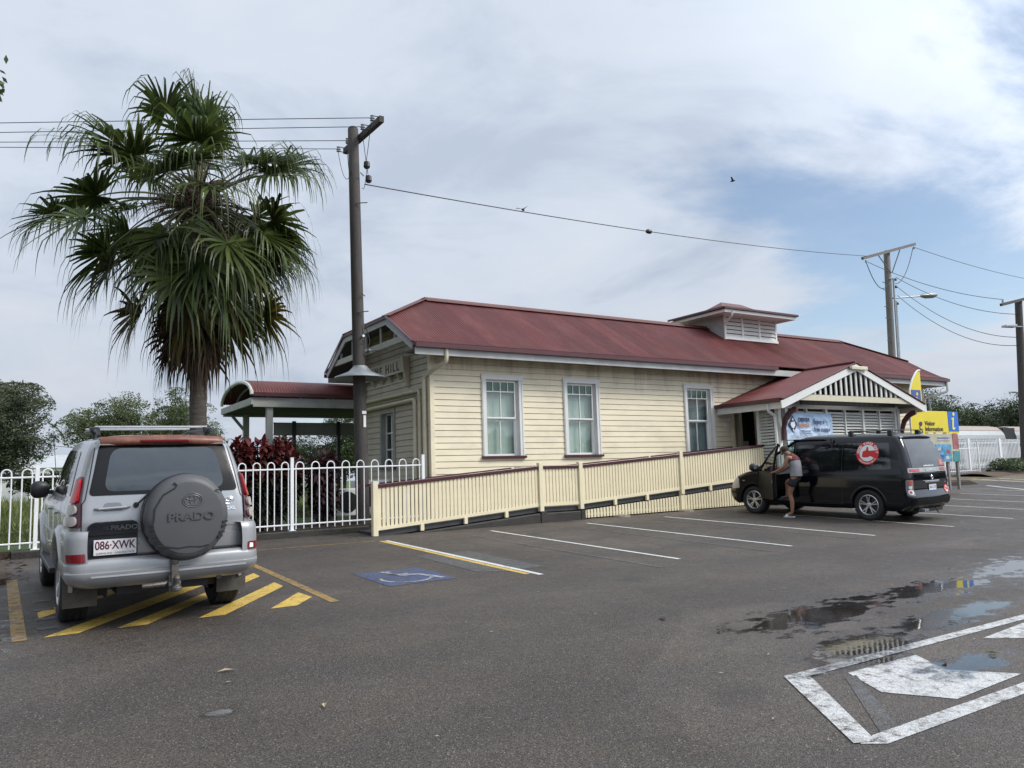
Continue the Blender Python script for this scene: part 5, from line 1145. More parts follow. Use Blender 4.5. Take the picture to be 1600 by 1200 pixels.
def blob_tree(name, label, base, h, clumps, m, leaf, n, seed, mb_trunk=M_trunk, gap=.0, group='trees beyond the car park', shape=.45):
    """trunk with limbs to each clump, and small leaf faces filling every clump's volume"""
    rn = random.Random(seed); T_ = thing(name, label, 'tree', base, group); bx = Vector(base); tk = MB()
    fork = bx+Vector((0, 0, h*.28)); tk.tube([bx-Vector((0, 0, .3)), bx+Vector((.1, 0, h*.14)), fork], [h*.030, h*.024, h*.02], 8)
    lv = MB(); tot = sum(c[3]*c[4]*c[5] for c in clumps)
    for (cx, cy, cz, rx, ry, rz) in clumps:
        c = bx+Vector((cx, cy, cz)); mid = (fork+c)/2+Vector((rn.uniform(-.4, .4), rn.uniform(-.4, .4), -.3)); tk.tube([fork, mid, c], [h*.014, h*.009, h*.004], 5)
        k = int(n*(rx*ry*rz)/tot); subs = [(rn.gauss(0, .55), rn.gauss(0, .55), rn.gauss(0, .55)) for _ in range(max(6, int(k/55)))]
        for s in subs[::3]:
            tk.tube([mid, c+Vector((s[0]*rx, s[1]*ry, s[2]*rz))], [h*.005, h*.0015], 3)
        for i in range(k):
            s = subs[i % len(subs)]; g_ = [rn.gauss(0, .17) for _ in range(3)]
            u = Vector((s[0]+g_[0], s[1]+g_[1], s[2]+g_[2]));
            if u.length > 1.25: u = u*(1.25/u.length)
            p = c+Vector((u.x*rx, u.y*ry, u.z*rz)); a = Vector((rn.gauss(0, 1), rn.gauss(0, 1), rn.gauss(0, .6))).normalized(); b_ = a.orthogonal().normalized(); b_ = (b_*math.cos(i)+a.cross(b_)*math.sin(i)); l = leaf*rn.uniform(.6, 1.4)
            lv.add([p-a*l, p+b_*l*shape, p+a*l, p-b_*l*shape], [(0, 1, 2, 3)])
    obj('trunk', tk, mb_trunk, T_, smooth=True); obj('crown', lv, m, T_, fixn=False)
    return T_
M_eu = leaf_mat('grey_green_foliage', (.045, .060, .032), (.12, .135, .075), .5, .2)
M_lt = leaf_mat('light_green_foliage', (.07, .10, .04), (.17, .20, .09), .4, .3)
M_dk = leaf_mat('dark_green_foliage', (.024, .042, .014), (.07, .10, .03), .35, .2)
def rc(rn, n, sx, sy, z0, z1, r0, r1):
    out = []
    for i in range(n):
        a = rn.uniform(-1, 1); t = rn.random(); zz = z0+(z1-z0)*t*(1-.45*abs(a)); r_ = rn.uniform(r0, r1); out.append((a*sx, rn.uniform(-1, 1)*sy, zz, r_, r_, r_*.7))
    return out
r1_ = random.Random(3)
blob_tree('tree', 'dark bushy tree at the far left edge behind the white fence', (-2.2, 58, 1.0), 9, rc(r1_, 16, 3.4, 2.5, 2.3, 7.8, 1.2, 1.9), M_eu, .080, 60000, 1)
blob_tree('tree', 'airy grey-green gum tree behind the palm and the silver four-wheel drive', (9.8, 70, 1.0), 9, rc(r1_, 24, 5.2, 2.5, 3.2, 8.7, 1.2, 1.8), M_lt, .085, 60000, 2)
blob_tree('tree', 'rounded green tree seen beneath the platform shelter beside the tall pole', (24.6, 66, 1.0), 7, rc(r1_, 14, 3.6, 2.5, 1.6, 5.5, 1.3, 1.9), M_dk, .09, 45000, 5)
blob_tree('tree', 'low pale tree between the gum tree and the platform shelter', (17.6, 84, 1.0), 6, rc(r1_, 8, 3.0, 2.0, 1.6, 5.0, 1.1, 1.6), M_lt, .09, 20000, 6)
blob_tree('tree', 'low dark shrubby tree at the far left beside the white shed', (2.4, 66, 1.0), 4, rc(r1_, 6, 1.6, 1.2, .8, 2.6, .7, 1.0), M_dk, .08, 10000, 7)
for i, (x, y, h, w, s, lab) in enumerate(((100, 66, 8.4, 7, 21, 'dark tree just right of the flag pole beyond the station'), (103, 57, 12.0, 7, 22, 'dense dark tree directly above the visitor information board'), (107, 51, 11.0, 6.5, 23, 'dark tree above the middle of the train'), (112, 45, 9.6, 6, 24, 'lower dark tree above the train where the carriages join'), (90.5, 36.0, 10.4, 4.6, 25, 'tall pale-leaved tree behind the dark pole at the right edge'), (97, 33, 11.2, 5, 26, 'tree at the very right edge behind the dark power pole'), (118, 62, 11, 9, 27, 'far dark tree closing the gap behind the other trees at right'), (100, 38.5, 8.0, 5, 28, 'low tree left of the pale-leaved tree near the right edge'))):
    rr = random.Random(s); blob_tree('tree', lab, (x, y, 1.2), h, rc(rr, 15, w, w*.6, h*.15, h*.82, h*.18, h*.27), M_dk if i != 4 else M_eu, .115, 48000, s)
# cordylines behind the fence
def cordyline(name, label, base, h, w, seed, m, nst=16, ll=.42):
    rn = random.Random(seed); C_ = thing(name, label, 'shrub', base, None); st = MB(); lv = MB()
    for i in range(nst):
        a = rn.random()*6.283; r_ = w*math.sqrt(rn.random()); top = Vector(base)+Vector((math.cos(a)*r_, math.sin(a)*r_*.55, h*rn.uniform(.45, 1.0)-.12)); b_ = Vector(base)+Vector((math.cos(a)*r_*.4, math.sin(a)*r_*.3, 0))
        st.tube([b_, (b_+top)/2+Vector((rn.uniform(-.05, .05), 0, 0)), top], [.022, .018, .012], 5)
        for q in range(int(60)):
            f = rn.random()**.6; p = b_.lerp(top, .30+.70*f); el = rn.uniform(-.35, 1.25) if f > .8 else rn.uniform(-.7, .5); az = rn.random()*6.283; d = Vector((math.cos(az)*math.cos(el), math.sin(az)*math.cos(el), math.sin(el))); sd = d.cross(Vector((0, 0, 1))).normalized()
            L_ = ll*rn.uniform(.6, 1.1); pts = [p]; 
            for k in range(4): d = (d+Vector((0, 0, -.22))).normalized(); pts.append(pts[-1]+d*L_/4)
            W = [.012, .040, .046, .028, .002]; lv.add([x-sd*wd for x, wd in zip(pts, W)]+[x+sd*wd for x, wd in zip(pts, W)], [(k, k+1, k+6, k+5) for k in range(4)])
    obj('stems', st, M_trunk, C_); obj('leaves', lv, m, C_, fixn=False)
def cord_mat(name, lowc, hic, z0, z1):
    # young leaves at the tops are red, older ones lower down green-black
    m = leaf_mat(name, lowc, hic, 1.6, .25); nt = m.node_tree; L = nt.links.new; mxn = [n for n in nt.nodes if n.bl_idname == 'ShaderNodeMix' and n.blend_type == 'MIX'][0]
    geo = [n for n in nt.nodes if n.bl_idname == 'ShaderNodeNewGeometry'][0]; sp = N(nt, 'ShaderNodeSeparateXYZ'); L(geo.outputs['Position'], sp.inputs[0]); nz = N(nt, 'ShaderNodeTexNoise'); nz.inputs['Scale'].default_value = 4; nz.inputs['Detail'].default_value = 4; L(geo.outputs['Position'], nz.inputs['Vector'])
    ad = N(nt, 'ShaderNodeMath', operation='MULTIPLY_ADD'); L(nz.outputs['Fac'], ad.inputs[0]); ad.inputs[1].default_value = 1.3; L(sp.outputs[2], ad.inputs[2]); r = N(nt, 'ShaderNodeMapRange'); L(ad.outputs[0], r.inputs[0]); r.inputs[1].default_value = z0+.65; r.inputs[2].default_value = z1+.65; L(r.outputs[0], mxn.inputs[0]); return m
M_cord = cord_mat('red_cordyline_leaf', (.014, .022, .010), (.115, .018, .019), 1.6, 2.5)
M_cord2 = cord_mat('purple_cordyline_leaf', (.028, .02, .018), (.06, .024, .03), .8, 2.4)
cordyline('cordyline_shrub', 'dense red-topped cordyline shrub behind the fence right of the silver four-wheel drive', (4.62, 17.25, .78), 2.02, .95, 5, M_cord, 95, .30)
cordyline('cordyline_shrub', 'smaller purple-brown cordyline between the red shrub and the tall power pole', (5.95, 17.35, .8), 1.7, .34, 6, M_cord2, 22, .34)
# low hedge with yellow flowers, right edge
HG = thing('hedge', 'low clipped hedge with small yellow flowers at the right edge of the car park', 'hedge', (42, 20, 1.1))
rn = random.Random(9); mb = MB(); fl = MB()
for i in range(9000):
    x = rn.uniform(40.6, 50); y = 20.0+rn.uniform(-.7, .7)+(x-40.6)*.08; zt = 1.1+.75*(1-abs(y-20-(x-40.6)*.08)**2)*rn.uniform(.3, 1); p = Vector((x, y, zt)); a = Vector((rn.gauss(0, 1), rn.gauss(0, 1), rn.gauss(0, 1))).normalized(); b_ = a.orthogonal().normalized(); l = .06
    (fl if rn.random() < .035 and zt > 1.4 else mb).add([p-a*l, p+b_*l*.6, p+a*l, p-b_*l*.6], [(0, 1, 2, 3)])
obj('leaves', mb, M_dk, HG, fixn=False); obj('flowers', fl, mat('yellow_flowers', (.6, .5, .08), .6), HG, fixn=False)
mb = MB(); rows = []
for k in range(13):
    t = k/12; x = 37.2+t*16; rows.append([(x, 18.6+.9*math.sin(t*3.1)-.0*t + j*.55-(1.0 if j == 0 else 0)*0, gz(x, 19)+[.0, .14, .17, .16, .15][j]) for j in range(5)])
mb.grid(rows); tag(obj('garden_bed', mb, mat('bark_mulch', (.10, .068, .045), .95, var=.5, vscale=25, bump=1, bscale=40, dirt=(.03, .022, .016), dirtamt=.8)), kind='structure')
# grass tufts in the field (nobody could count it)
mb = MB(); rn = random.Random(12)
for i in range(26000):
    y = 18.0 + 42*rn.random()**2.2; x = rn.uniform(-3.5-.05*y, 8.0+.28*(y-18)); 
    if y < 21.5 and x > 2.0: continue
    if 16.5 < y < 22 and x > 8.3: continue
    z = gz(x, 16.4)+.12; h = rn.uniform(.05, .16)*(1+max(0, y-24)*.05 if y > 24 else 1)*(1.0 if y < 24 else 2.2); a = rn.random()*6.28; w = .012+.0006*y; dx, dy = math.cos(a)*w, math.sin(a)*w; lx, ly = rn.uniform(-.5, .5)*h, rn.uniform(-.5, .5)*h
    mb.add([(x-dx, y-dy, z), (x+dx, y+dy, z), (x+lx, y+ly, z+h)], [(0, 1, 2)])
tag(obj('grass', mb, leaf_mat('grass_blades', (.05, .10, .02), (.20, .19, .07), .22, .3), fixn=False), kind='stuff')
leaf_litter('leaf_litter', 900, lambda r: (r.uniform(-3.5, .32), r.uniform(13.3, 16.2)), .05, M_leafbrown, 3)
leaf_litter('leaf_litter', 500, lambda r: (r.uniform(2.2, 8.3), r.uniform(16.6, 19.0)), .05, M_leafbrown, 4)
leaf_litter('grit', 160, lambda r: (r.uniform(-1, 20), r.uniform(2.5, 15)), .018, mat('pale_grit', (.33, .31, .27), .8), 5)
for i, (x, y, s, c, lab) in enumerate(((1.54, 6.81, .07, (.3, .24, .17), 'pale dry leaf lying on the asphalt towards the lower left'), (5.61, 6.12, .09, (.03, .025, .02), 'dark twig-like leaf on the asphalt in front of the puddle'), (6.81, 3.56, .05, (.35, .38, .06), 'yellow-green leaf inside the painted arrow box'), (6.28, 3.66, .06, (.03, .02, .02), 'crumpled dark leaf beside the painted arrow'), (1.9, 5.5, .06, (.42, .36, .22), 'small pale leaf on the foreground asphalt'))):
    mb = MB(); z = gz(x, y)+.012; a = i*1.1; c_, s_ = math.cos(a), math.sin(a); mb.add([(x-c_*s, y-s_*s, z), (x+s_*s*.3, y-c_*s*.3, z+.008), (x+c_*s, y+s_*s, z), (x-s_*s*.3, y+c_*s*.3, z+.015)], [(0, 1, 2, 3)]); tag(obj('fallen_leaf', mb, mat('leaf_%s' % 'abcde'[i], c, .6), fixn=False), lab, 'leaf')
mb = MB(); mb.box((-5, 13.2, gz(-2, 14)-.1), (.05, 16.3, gz(-2, 15)+.035)); tag(obj('garden_bed', mb, MATS['bark_mulch']), kind='structure')
# overhanging branch at the left edge, its trunk out of view
blob_tree('tree', 'leafy garden tree whose twig tips reach in at the upper left edge', (-2.75, 9.6, .3), 7.2, [(-.6, 0, 4.6, 1.5, 1.3, 1.1), (.6, .2, 5.3, 1.25, 1.2, .9), (1.3, -.5, 5.7, 1.05, .9, .75), (1.2, -.3, 6.4, 1.0, .9, .6), (-.4, -.6, 6.0, 1.2, 1.2, .9), (-1.6, .4, 5.4, 1.2, 1.2, .9)], M_lt, .042, 12000, 77)
# foliage added unseen behind the camera for reflections in paintwork, glass and water
lv = MB(); rn = random.Random(31)
for i in range(16000):
    a = rn.uniform(PI*.80, PI*2.02); r_ = 42+rn.uniform(-3, 3); x, y = 6+r_*math.cos(a), 2+r_*math.sin(a); z = 5.6*(.75+.25*math.sin(a*23))*rn.random()
    p = Vector((x, y, z)); q = Vector((rn.gauss(0, 1), rn.gauss(0, 1), rn.gauss(0, 1))).normalized(); b_ = q.orthogonal().normalized(); l = rn.uniform(.3, .7); lv.add([p-q*l, p+b_*l*.6, p+q*l, p-b_*l*.6], [(0, 1, 2, 3)])
tag(obj('unseen_foliage', lv, M_dk, fixn=False), kind='stuff')
# ================================================================ vehicles: bodies are stacks of rounded horizontal slices
def interp(keys, z):
    """monotone cubic (pchip) interpolation of a list of (z, v...) rows"""
    K = keys; n = len(K)
    if z <= K[0][0]: return K[0][1:]
    if z >= K[-1][0]: return K[-1][1:]
    i = max(k for k in range(n-1) if K[k][0] <= z); h = K[i+1][0]-K[i][0]; t = (z-K[i][0])/h; out = []
    for c in range(1, len(K[0])):
        d = [(K[k+1][c]-K[k][c])/(K[k+1][0]-K[k][0]) for k in range(n-1)]
        def m(k):
            if k == 0: return d[0]
            if k == n-1: return d[-1]
            return 0 if d[k-1]*d[k] <= 0 else 2*d[k-1]*d[k]/(d[k-1]+d[k])
        m0, m1 = m(i), m(i+1); a, b = K[i][c], K[i+1][c]; t2, t3 = t*t, t*t*t
        out.append((2*t3-3*t2+1)*a + (t3-2*t2+t)*h*m0 + (-2*t3+3*t2)*b + (t3-t2)*h*m1)
    return out
class Body:
    """keys: (z, half width, rear y, front y, rear corner radius, front corner radius)"""
    def __init__(s, keys, crown=.02, rcrown=.03): s.k = keys; s.crown = crown; s.rc = rcrown
    def pt(s, u, z, off=0, side=1):
        # u in 0..1 across the rear, 1..2 round the corner, 2.. metres along the side
        w, yr, yf, r, rf = interp(s.k, z); sg = -1 if u < 0 else 1; u = abs(u)
        if u <= 1:
            x = u*(w-r); y = yr - s.rc*(1-(x/w)**2) + s.rc*(1-((w-r)/w)**2) - off; return Vector((sg*x, y, z))
        if u <= 2:
            a = (u-1)*PI/2; R_ = r+off; return Vector((sg*(w-r+R_*math.sin(a)), yr+r-R_*math.cos(a), z))
        y = yr+r+(u-2); L_ = max(.1, yf-rf-(yr+r)); t = min(1, max(0, (u-2)/L_))
        return Vector((sg*(w + s.crown*4*t*(1-t) + off), y, z))
    def side(s, y, z, off=0, sg=-1):
        w, yr, yf, r, rf = interp(s.k, z); t = (y-yr-r)/max(.1, (yf-rf-(yr+r)))
        if t < 0:
            a = max(0, min(1, (yr+r-y)/r)); return Vector((sg*(w-r+(r+off)*math.sqrt(max(0, 1-a*a))), y, z))
        if t > 1:
            a = max(0, min(1, (y-(yf-rf))/rf)); return Vector((sg*(w-rf+(rf+off)*math.sqrt(max(0, 1-a*a))), y, z))
        return Vector((sg*(w + s.crown*4*t*(1-t) + off), y, z))
    def ring(s, z, ns=150, nc=10, nr=26):
        w, yr, yf, r, rf = interp(s.k, z); P = []
        for i in range(nr): P.append(s.pt((i/nr)*2-1, z) if True else None)
        for i in range(nc): P.append(s.pt(1+i/nc, z))
        y0, y1 = yr+r, yf-rf
        for i in range(ns): t = i/ns; P.append(Vector((w+s.crown*4*t*(1-t), y0+(y1-y0)*t, z)))
        for i in range(nc): a = i/nc*PI/2; P.append(Vector((w-rf+rf*math.cos(a), y1+rf*math.sin(a), z)))
        for i in range(nr): t = 1-2*i/nr; x = (w-rf)*t; P.append(Vector((x, yf+.06*(1-t*t), z)))
        for i in range(nc): a = PI/2-i/nc*PI/2; P.append(Vector((-(w-rf+rf*math.cos(a)), y1+rf*math.sin(a), z)))
        for i in range(ns): t = 1-i/ns; P.append(Vector((-(w+s.crown*4*t*(1-t)), y0+(y1-y0)*t, z)))
        for i in range(nc): P.append(s.pt(-(2-i/nc), z))
        return P
    def mesh(s, zs, cut=None, cap=True, **k):
        mb = MB(); rows = [s.ring(z, **k) for z in zs]; n = len(rows[0]); mb.v = [tuple(p) for r in rows for p in r]
        for i in range(len(rows)-1):
            for j in range(n):
                q = (i*n+j, i*n+(j+1)%n, (i+1)*n+(j+1)%n, (i+1)*n+j)
                if cut:
                    c = sum((Vector(mb.v[a]) for a in q), Vector())/4
                    if cut(c): continue
                mb.f.append(q)
        if cap: mb.f.append(tuple((len(rows)-1)*n+j for j in range(n)))
        return mb
def rpoly(pts, r=.03, n=4):
    out = []; k = len(pts)
    for i in range(k):
        a, b, c = Vector(pts[i-1]), Vector(pts[i]), Vector(pts[(i+1) % k]); rr = r if not isinstance(r, (list, tuple)) else r[i]
        d0 = (a-b); d1 = (c-b); q = min(rr, d0.length*.45, d1.length*.45); p0 = b+d0.normalized()*q; p1 = b+d1.normalized()*q
        for j in range(n+1): t = j/n; v = p0*(1-t)**2+b*2*t*(1-t)+p1*t*t; out.append((v.x, v.y))
    return out
def patch(name, poly, fn, m, parent, th=.006, cell=.12, base=-.006, smooth='all'):
    """a shaped panel laid on a curved surface: fn(u, v, off) -> point; th: how proud it stands"""
    bm = bmesh.new(); f = bm.faces.new([bm.verts.new((u, v, 0)) for u, v in poly]); bmesh.ops.triangulate(bm, faces=[f])
    for _ in range(5):
        es = [e for e in bm.edges if e.calc_length() > cell]
        if not es: break
        bmesh.ops.subdivide_edges(bm, edges=es, cuts=1); bmesh.ops.triangulate(bm, faces=bm.faces[:])
    bm.verts.ensure_lookup_table(); uv = {v.index: (v.co.x, v.co.y) for v in bm.verts}; bm.verts.index_update()
    uv = [(v.co.x, v.co.y) for v in bm.verts]; faces = [tuple(v.index for v in f.verts) for f in bm.faces]
    bound = [(e.verts[0].index, e.verts[1].index) for e in bm.edges if len(e.link_faces) == 1]; bm.free()
    n = len(uv); mb = MB(); mb.v = [tuple(fn(u, v, th)) for u, v in uv]; mb.f = list(faces)
    bs = sorted(set(i for e in bound for i in e)); mp = {i: n+k for k, i in enumerate(bs)}
    mb.v += [tuple(fn(*uv[i], base)) for i in bs]; mb.f += [(a, b, mp[b], mp[a]) for a, b in bound]
    return obj(name, mb, m, parent, local=True, smooth=40 if smooth else False)
def stripe(mb, pts, fn, w, th=.002):
    for (a, b) in zip(pts, pts[1:]):
        a = Vector(a); b = Vector(b); k = max(1, int((b-a).length/.06)); d = (b-a).normalized(); nn = Vector((-d.y, d.x))*w/2
        rows = [[fn(*(a.lerp(b, t/k)-nn), th), fn(*(a.lerp(b, t/k)+nn), th)] for t in range(k+1)]; mb.grid(rows)
def wheel(parent, x, y, r, w, sg, m_tyre, m_rim, style, rr=.62):
    """x: centre of the tyre; sg: outer side"""
    W_ = thing('wheel', None, None, (x, y, r)); W_.matrix_world = Matrix(); W_.parent = parent; W_.location = (x, y, r); PM[W_.name] = PM[parent.name] @ Matrix.Translation((x, y, r))
    hw = w/2; ri = r*rr; mb = MB(); prof = [(ri, -hw+.01), (ri+.02, -hw), (r-.05, -hw-.008), (r-.018, -hw+.008), (r-.004, -hw+.03), (r, -.01), (r, .01), (r-.004, hw-.03), (r-.018, hw-.008), (r-.05, hw+.008), (ri+.02, hw), (ri, hw-.01)]
    vs = []; n = 48
    for rad, h in prof:
        for j in range(n): a = 2*PI*j/n; vs.append((h, rad*math.cos(a), rad*math.sin(a)))
    mb.add(vs, [(i*n+j, i*n+(j+1) % n, (i+1)*n+(j+1) % n, (i+1)*n+j) for i in range(len(prof)-1) for j in range(n)])
    for j in range(60):                                 # tread blocks
        a = 2*PI*j/60; 
        for k, h in enumerate((-.7, -.25, .25, .7)):
            M_ = Matrix.Rotation(a+(.05 if k % 2 else 0), 4, 'X'); mb.box((h*hw-.17*hw, -.012, r-.004), (h*hw+.17*hw, .008, r+.004), M_)
    obj('tyre', mb, m_tyre, W_, local=True, smooth=30)
    mb = MB(); o = sg*hw
    mb.lathe([(ri+.005, o-sg*.005), (ri-.008, o+sg*.004), (ri-.022, o-sg*.012), (ri-.03, o-sg*.10)], (0, 0, 0), axis='x', n=48)
    mb.f = mb.f[:-2]
    mb.lathe([(.065, o-sg*.05), (.060, o-sg*.015), (.032, o-sg*.006), (.03, o-sg*.012), (.004, o-sg*.012)], (0, 0, 0), axis='x', n=20)
    ns = 5 if style == 'double' else 6
    for k in range(ns):
        a0 = 2*PI*k/ns+.3
        for da in ((-.17, .17) if style == 'double' else (0,)):
            ww = .020 if style == 'double' else .05
            p0 = Vector((o-sg*.022, .045*math.cos(a0+da*.3), .045*math.sin(a0+da*.3))); p1 = Vector((o-sg*.010, (ri-.018)*math.cos(a0+da), (ri-.018)*math.sin(a0+da)))
            mb.beam(p0, p1, ww*1.1, .022, (1, 0, 0))
    obj('rim', mb, m_rim, W_, local=True, smooth=30)
    mb = MB(); mb.lathe([(ri-.03, o-sg*.06), (.02, o-sg*.065)], (0, 0, 0), axis='x', n=32); obj('brake_drum', mb, M_black, W_, local=True)
    return W_
def arch_cut(ws):
    return lambda c: any((c.y-y)**2+(c.z-z)**2 < r*r and abs(c.x) > .4 for y, z, r in ws)
def arch_lip(B_, y, z, r, sg, a0, a1, w=.05, t=.02, n=30):
    mb = MB(); rows = []
    for k in range(n+1):
        a = R(a0+(a1-a0)*k/n); row = []
        for dr, off in ((-.035, -.12), (-.035, .0), (-.02, t*.9), (w*.4, t), (w, t*.35), (w+.012, -.01)):
            yy = y+(r+dr)*math.cos(a); zz = z+(r+dr)*math.sin(a); row.append(B_.side(yy, zz, off, sg))
        rows.append(row)
    mb.grid(rows); return mb
def well(parent, y, z, r, hwid, m):
    mb = MB(); 
    for sg in (-1, 1):
        vs = []; n = 24
        for x in (sg*(hwid-.05), sg*(hwid-.38)):
            for k in range(n+1): a = PI*k/n*1.16-.25; vs.append((x, y+(r+.01)*math.cos(a), z+(r+.01)*math.sin(a)))
        mb.add(vs, [(k, k+1, n+2+k, n+1+k) for k in range(n)]); mb.box((sg*(hwid-.38), y-r, z-.15), (sg*(hwid-.40), y+r, z+r))
    obj('wheel_arch_liner', mb, m, parent, local=True)
def ground_matrix(x, y, head, dz=0):
    nrm = Vector((-.009, -.036, 1)).normalized(); f = Vector((-math.sin(head), math.cos(head), 0)); f = (f-nrm*f.dot(nrm)).normalized(); r_ = f.cross(nrm)
    return Matrix.Translation((x, y, gz(x, y)+dz)) @ Matrix((r_, f, nrm)).transposed().to_4x4()

# ---------------------------------------------------------------- silver four-wheel drive
PR = thing('parked_car', 'silver four-wheel drive with a grey spare wheel cover, seen from behind', 'car', matrix=ground_matrix(1.44, 8.90, R(1.2)) @ Matrix.Diagonal((.985, 1.03, 1.055, 1)))
KP = [(.46, .84, .16, 4.50, .16, .25), (.56, .895, .13, 4.56, .17, .3), (.80, .905, .12, 4.58, .17, .3), (1.00, .90, .125, 4.50, .16, .3), (1.12, .885, .14, 4.20, .16, .3), (1.20, .868, .155, 3.45, .15, .25), (1.28, .845, .17, 3.12, .15, .2),
      (1.45, .800, .215, 2.88, .14, .2), (1.62, .752, .285, 2.66, .13, .2), (1.74, .708, .345, 2.45, .12, .2), (1.80, .660, .40, 2.30, .12, .2), (1.84, .56, .50, 2.1, .12, .2), (1.862, .35, .75, 1.8, .12, .2)]
BP = Body(KP, .02, .03)
RW = 1.02; FW = 3.81
zs = list(np.arange(.46, 1.80, .025)) + [1.80, 1.82, 1.835, 1.85, 1.862]
mb = BP.mesh(zs, arch_cut([(RW, .40, .475), (FW, .40, .475)])); obj('body', mb, M_silver, PR, local=True, smooth='all')
mb = MB(); mb.box((-.80, .3, .40), (.80, 4.4, .60)); mb.box((-.45, .25, .32), (.45, 4.2, .42)); obj('underbody', mb, M_black, PR, local=True)
for y in (RW, FW): well(PR, y, .40, .475, .90, M_black)
rear = lambda u, z, off=0: BP.pt(u, z, off)
def rearx(x, z, off=0):                                 # x in metres measured across the rear
    w, yr, yf, r, rf = interp(KP, z); s_ = abs(x); sg = -1 if x < 0 else 1
    if s_ <= w-r: return BP.pt(sg*s_/(w-r), z, off)
    arc = s_-(w-r)
    if arc <= r*PI/2: return BP.pt(sg*(1+arc/(r*PI/2)), z, off)
    return BP.pt(sg*(2+arc-r*PI/2), z, off)
wz = lambda z: interp(KP, z)[0]; rz = lambda z: interp(KP, z)[3]
# tailgate glass with black surround
tg = rpoly([(-.735, 1.275), (.735, 1.275), (.625, 1.765), (-.625, 1.765)], .05)
o = patch('rear_window', tg, rearx, mat('ceramic_black_border', (.007, .007, .008), .32, spec=.25), PR, .006, .08)
patch('rear_glass', rpoly([(-.60, 1.31), (.60, 1.31), (.515, 1.725), (-.515, 1.725)], .11, 6), rearx, M_glassrear, o, .0085, .08)
mb = MB(); stripe(mb, [(-.80, .66), (-.795, 1.20), (-.765, 1.24), (-.66, 1.78)], rearx, .010, .0025); stripe(mb, [(.80, .66), (.795, 1.20), (.765, 1.24), (.66, 1.78)], rearx, .010, .0025); stripe(mb, [(-.80, .665), (.80, .665)], rearx, .014, .0025)
obj('tailgate_gap', mb, M_black, PR, local=True, fixn=False)
patch('tailgate_crease', rpoly([(-.78, .93), (.78, .93), (.78, .96), (-.78, .96)], .01), rearx, M_silver, PR, .010, .2, .0)
patch('tailgate_lower_swage', rpoly([(-.78, .72), (.78, .72), (.79, .86), (-.79, .86)], .02), rearx, M_silver, PR, .016, .12, .0)
# roof spoiler with faded clear coat
mb = MB(); rows = []
for i in range(31):
    x = -.62+1.24*i/30; t = abs(x)/.62; yb = .345-.065*(1-t**3); zt = 1.845-.02*t**2
    rows.append([(x, yb+.18, zt+.012), (x, yb+.06, zt+.008), (x, yb, zt-.02), (x, yb-.008, zt-.060), (x, yb+.012, zt-.085), (x, yb+.09, zt-.09)])
mb.grid(rows); sp_o = obj('roof_spoiler', mb, M_orange, PR, local=True, smooth='all')
mb = MB(); mb.box((-.24, .262, 1.782), (.24, .275, 1.806)); obj('high_brake_light', mb, M_darkred, sp_o, local=True, bevel=.006)
mb = MB(); mb.beam((-.64, .33, 1.762), (.64, .33, 1.762), .03, .012); obj('spoiler_lip', mb, M_silver, sp_o, local=True)
# lights: dark housing, red upper lens, two smoky round-ended lower lenses
for sg in (-1, 1):
    q = lambda P: [(sg*a, b) for a, b in P]
    h = patch('tail_light', rpoly(q([(.800, .985), (.965, .985), (.985, 1.09), (.965, 1.25), (.870, 1.45), (.775, 1.46), (.800, 1.22)]), .025), rearx, mat('plum_lens', (.05, .006, .014), .15, coat=.6), PR, .016, .05)
    patch('red_lens', rpoly(q([(.825, 1.215), (.965, 1.215), (.945, 1.29), (.865, 1.435), (.795, 1.445)]), .035), rearx, M_red, h, .034, .04, .0)
    patch('indicator_lens', rpoly(q([(.835, 1.11), (.985, 1.11), (.985, 1.195), (.835, 1.195)]), .04), rearx, M_clearlens, h, .042, .04, .0)
    patch('reversing_lens', rpoly(q([(.835, 1.0), (.985, 1.0), (.99, 1.09), (.835, 1.09)]), .04), rearx, M_clearlens, h, .046, .04, .0)
# bumper: its own rounded slices, with step, recess and scraped ends
KB = [(.42, .80, .08, .62, .16, .1), (.46, .90, .02, .60, .17, .1), (.50, .93, -.015, .60, .18, .1), (.545, .945, -.035, .60, .18, .1), (.572, .945, -.035, .6, .18, .1), (.580, .945, -.02, .6, .18, .1), (.64, .945, -.015, .60, .18, .1), (.675, .935, .00, .60, .17, .1), (.695, .915, .03, .6, .16, .1)]
BB = Body(KB, 0, .05); mb = MB(); rows = []
for z in [.42, .44, .46, .48, .50, .52, .545, .56, .572, .576, .580, .60, .64, .66, .675, .685, .695]:
    rows.append([BB.pt(u, z) for u in [-2.42, -2.3, -2.15] + [-2+i*.125 for i in range(8)] + [-1+i*.08 for i in range(26)] + [1+i*.125 for i in range(9)] + [2.15, 2.3, 2.42]])
mb.grid(rows); mb.grid([[Vector(p) for p in rows[-1]], [Vector((p.x*.93, p.y+.10, p.z+.004)) for p in rows[-1]]]); bu = obj('rear_bumper', mb, M_silver2, PR, local=True, smooth=40)
for sg in (-1, 1):                                       # bumper corners rise up to the flanks
    KC = [(.64, .938, -.01, 1, .17, .1), (.80, .945, .01, 1, .17, .1), (.915, .94, .025, 1, .17, .1), (.95, .925, .05, 1, .16, .1)]; BC = Body(KC, 0, .05); mb = MB(); us = [.97+i*.08 for i in range(13)]+[2.0, 2.1, 2.25, 2.38]
    rows = [[BC.pt(sg*u, z, -.0) for u in us] for z in (.64, .70, .76, .82, .88, .91, .935, .95)]; mb.grid(rows); mb.grid([rows[-1], [Vector((p.x*.93, p.y+.06, p.z+.003)) for p in rows[-1]]]); obj('bumper_corner', mb, M_silver2, bu, local=True, smooth='all')
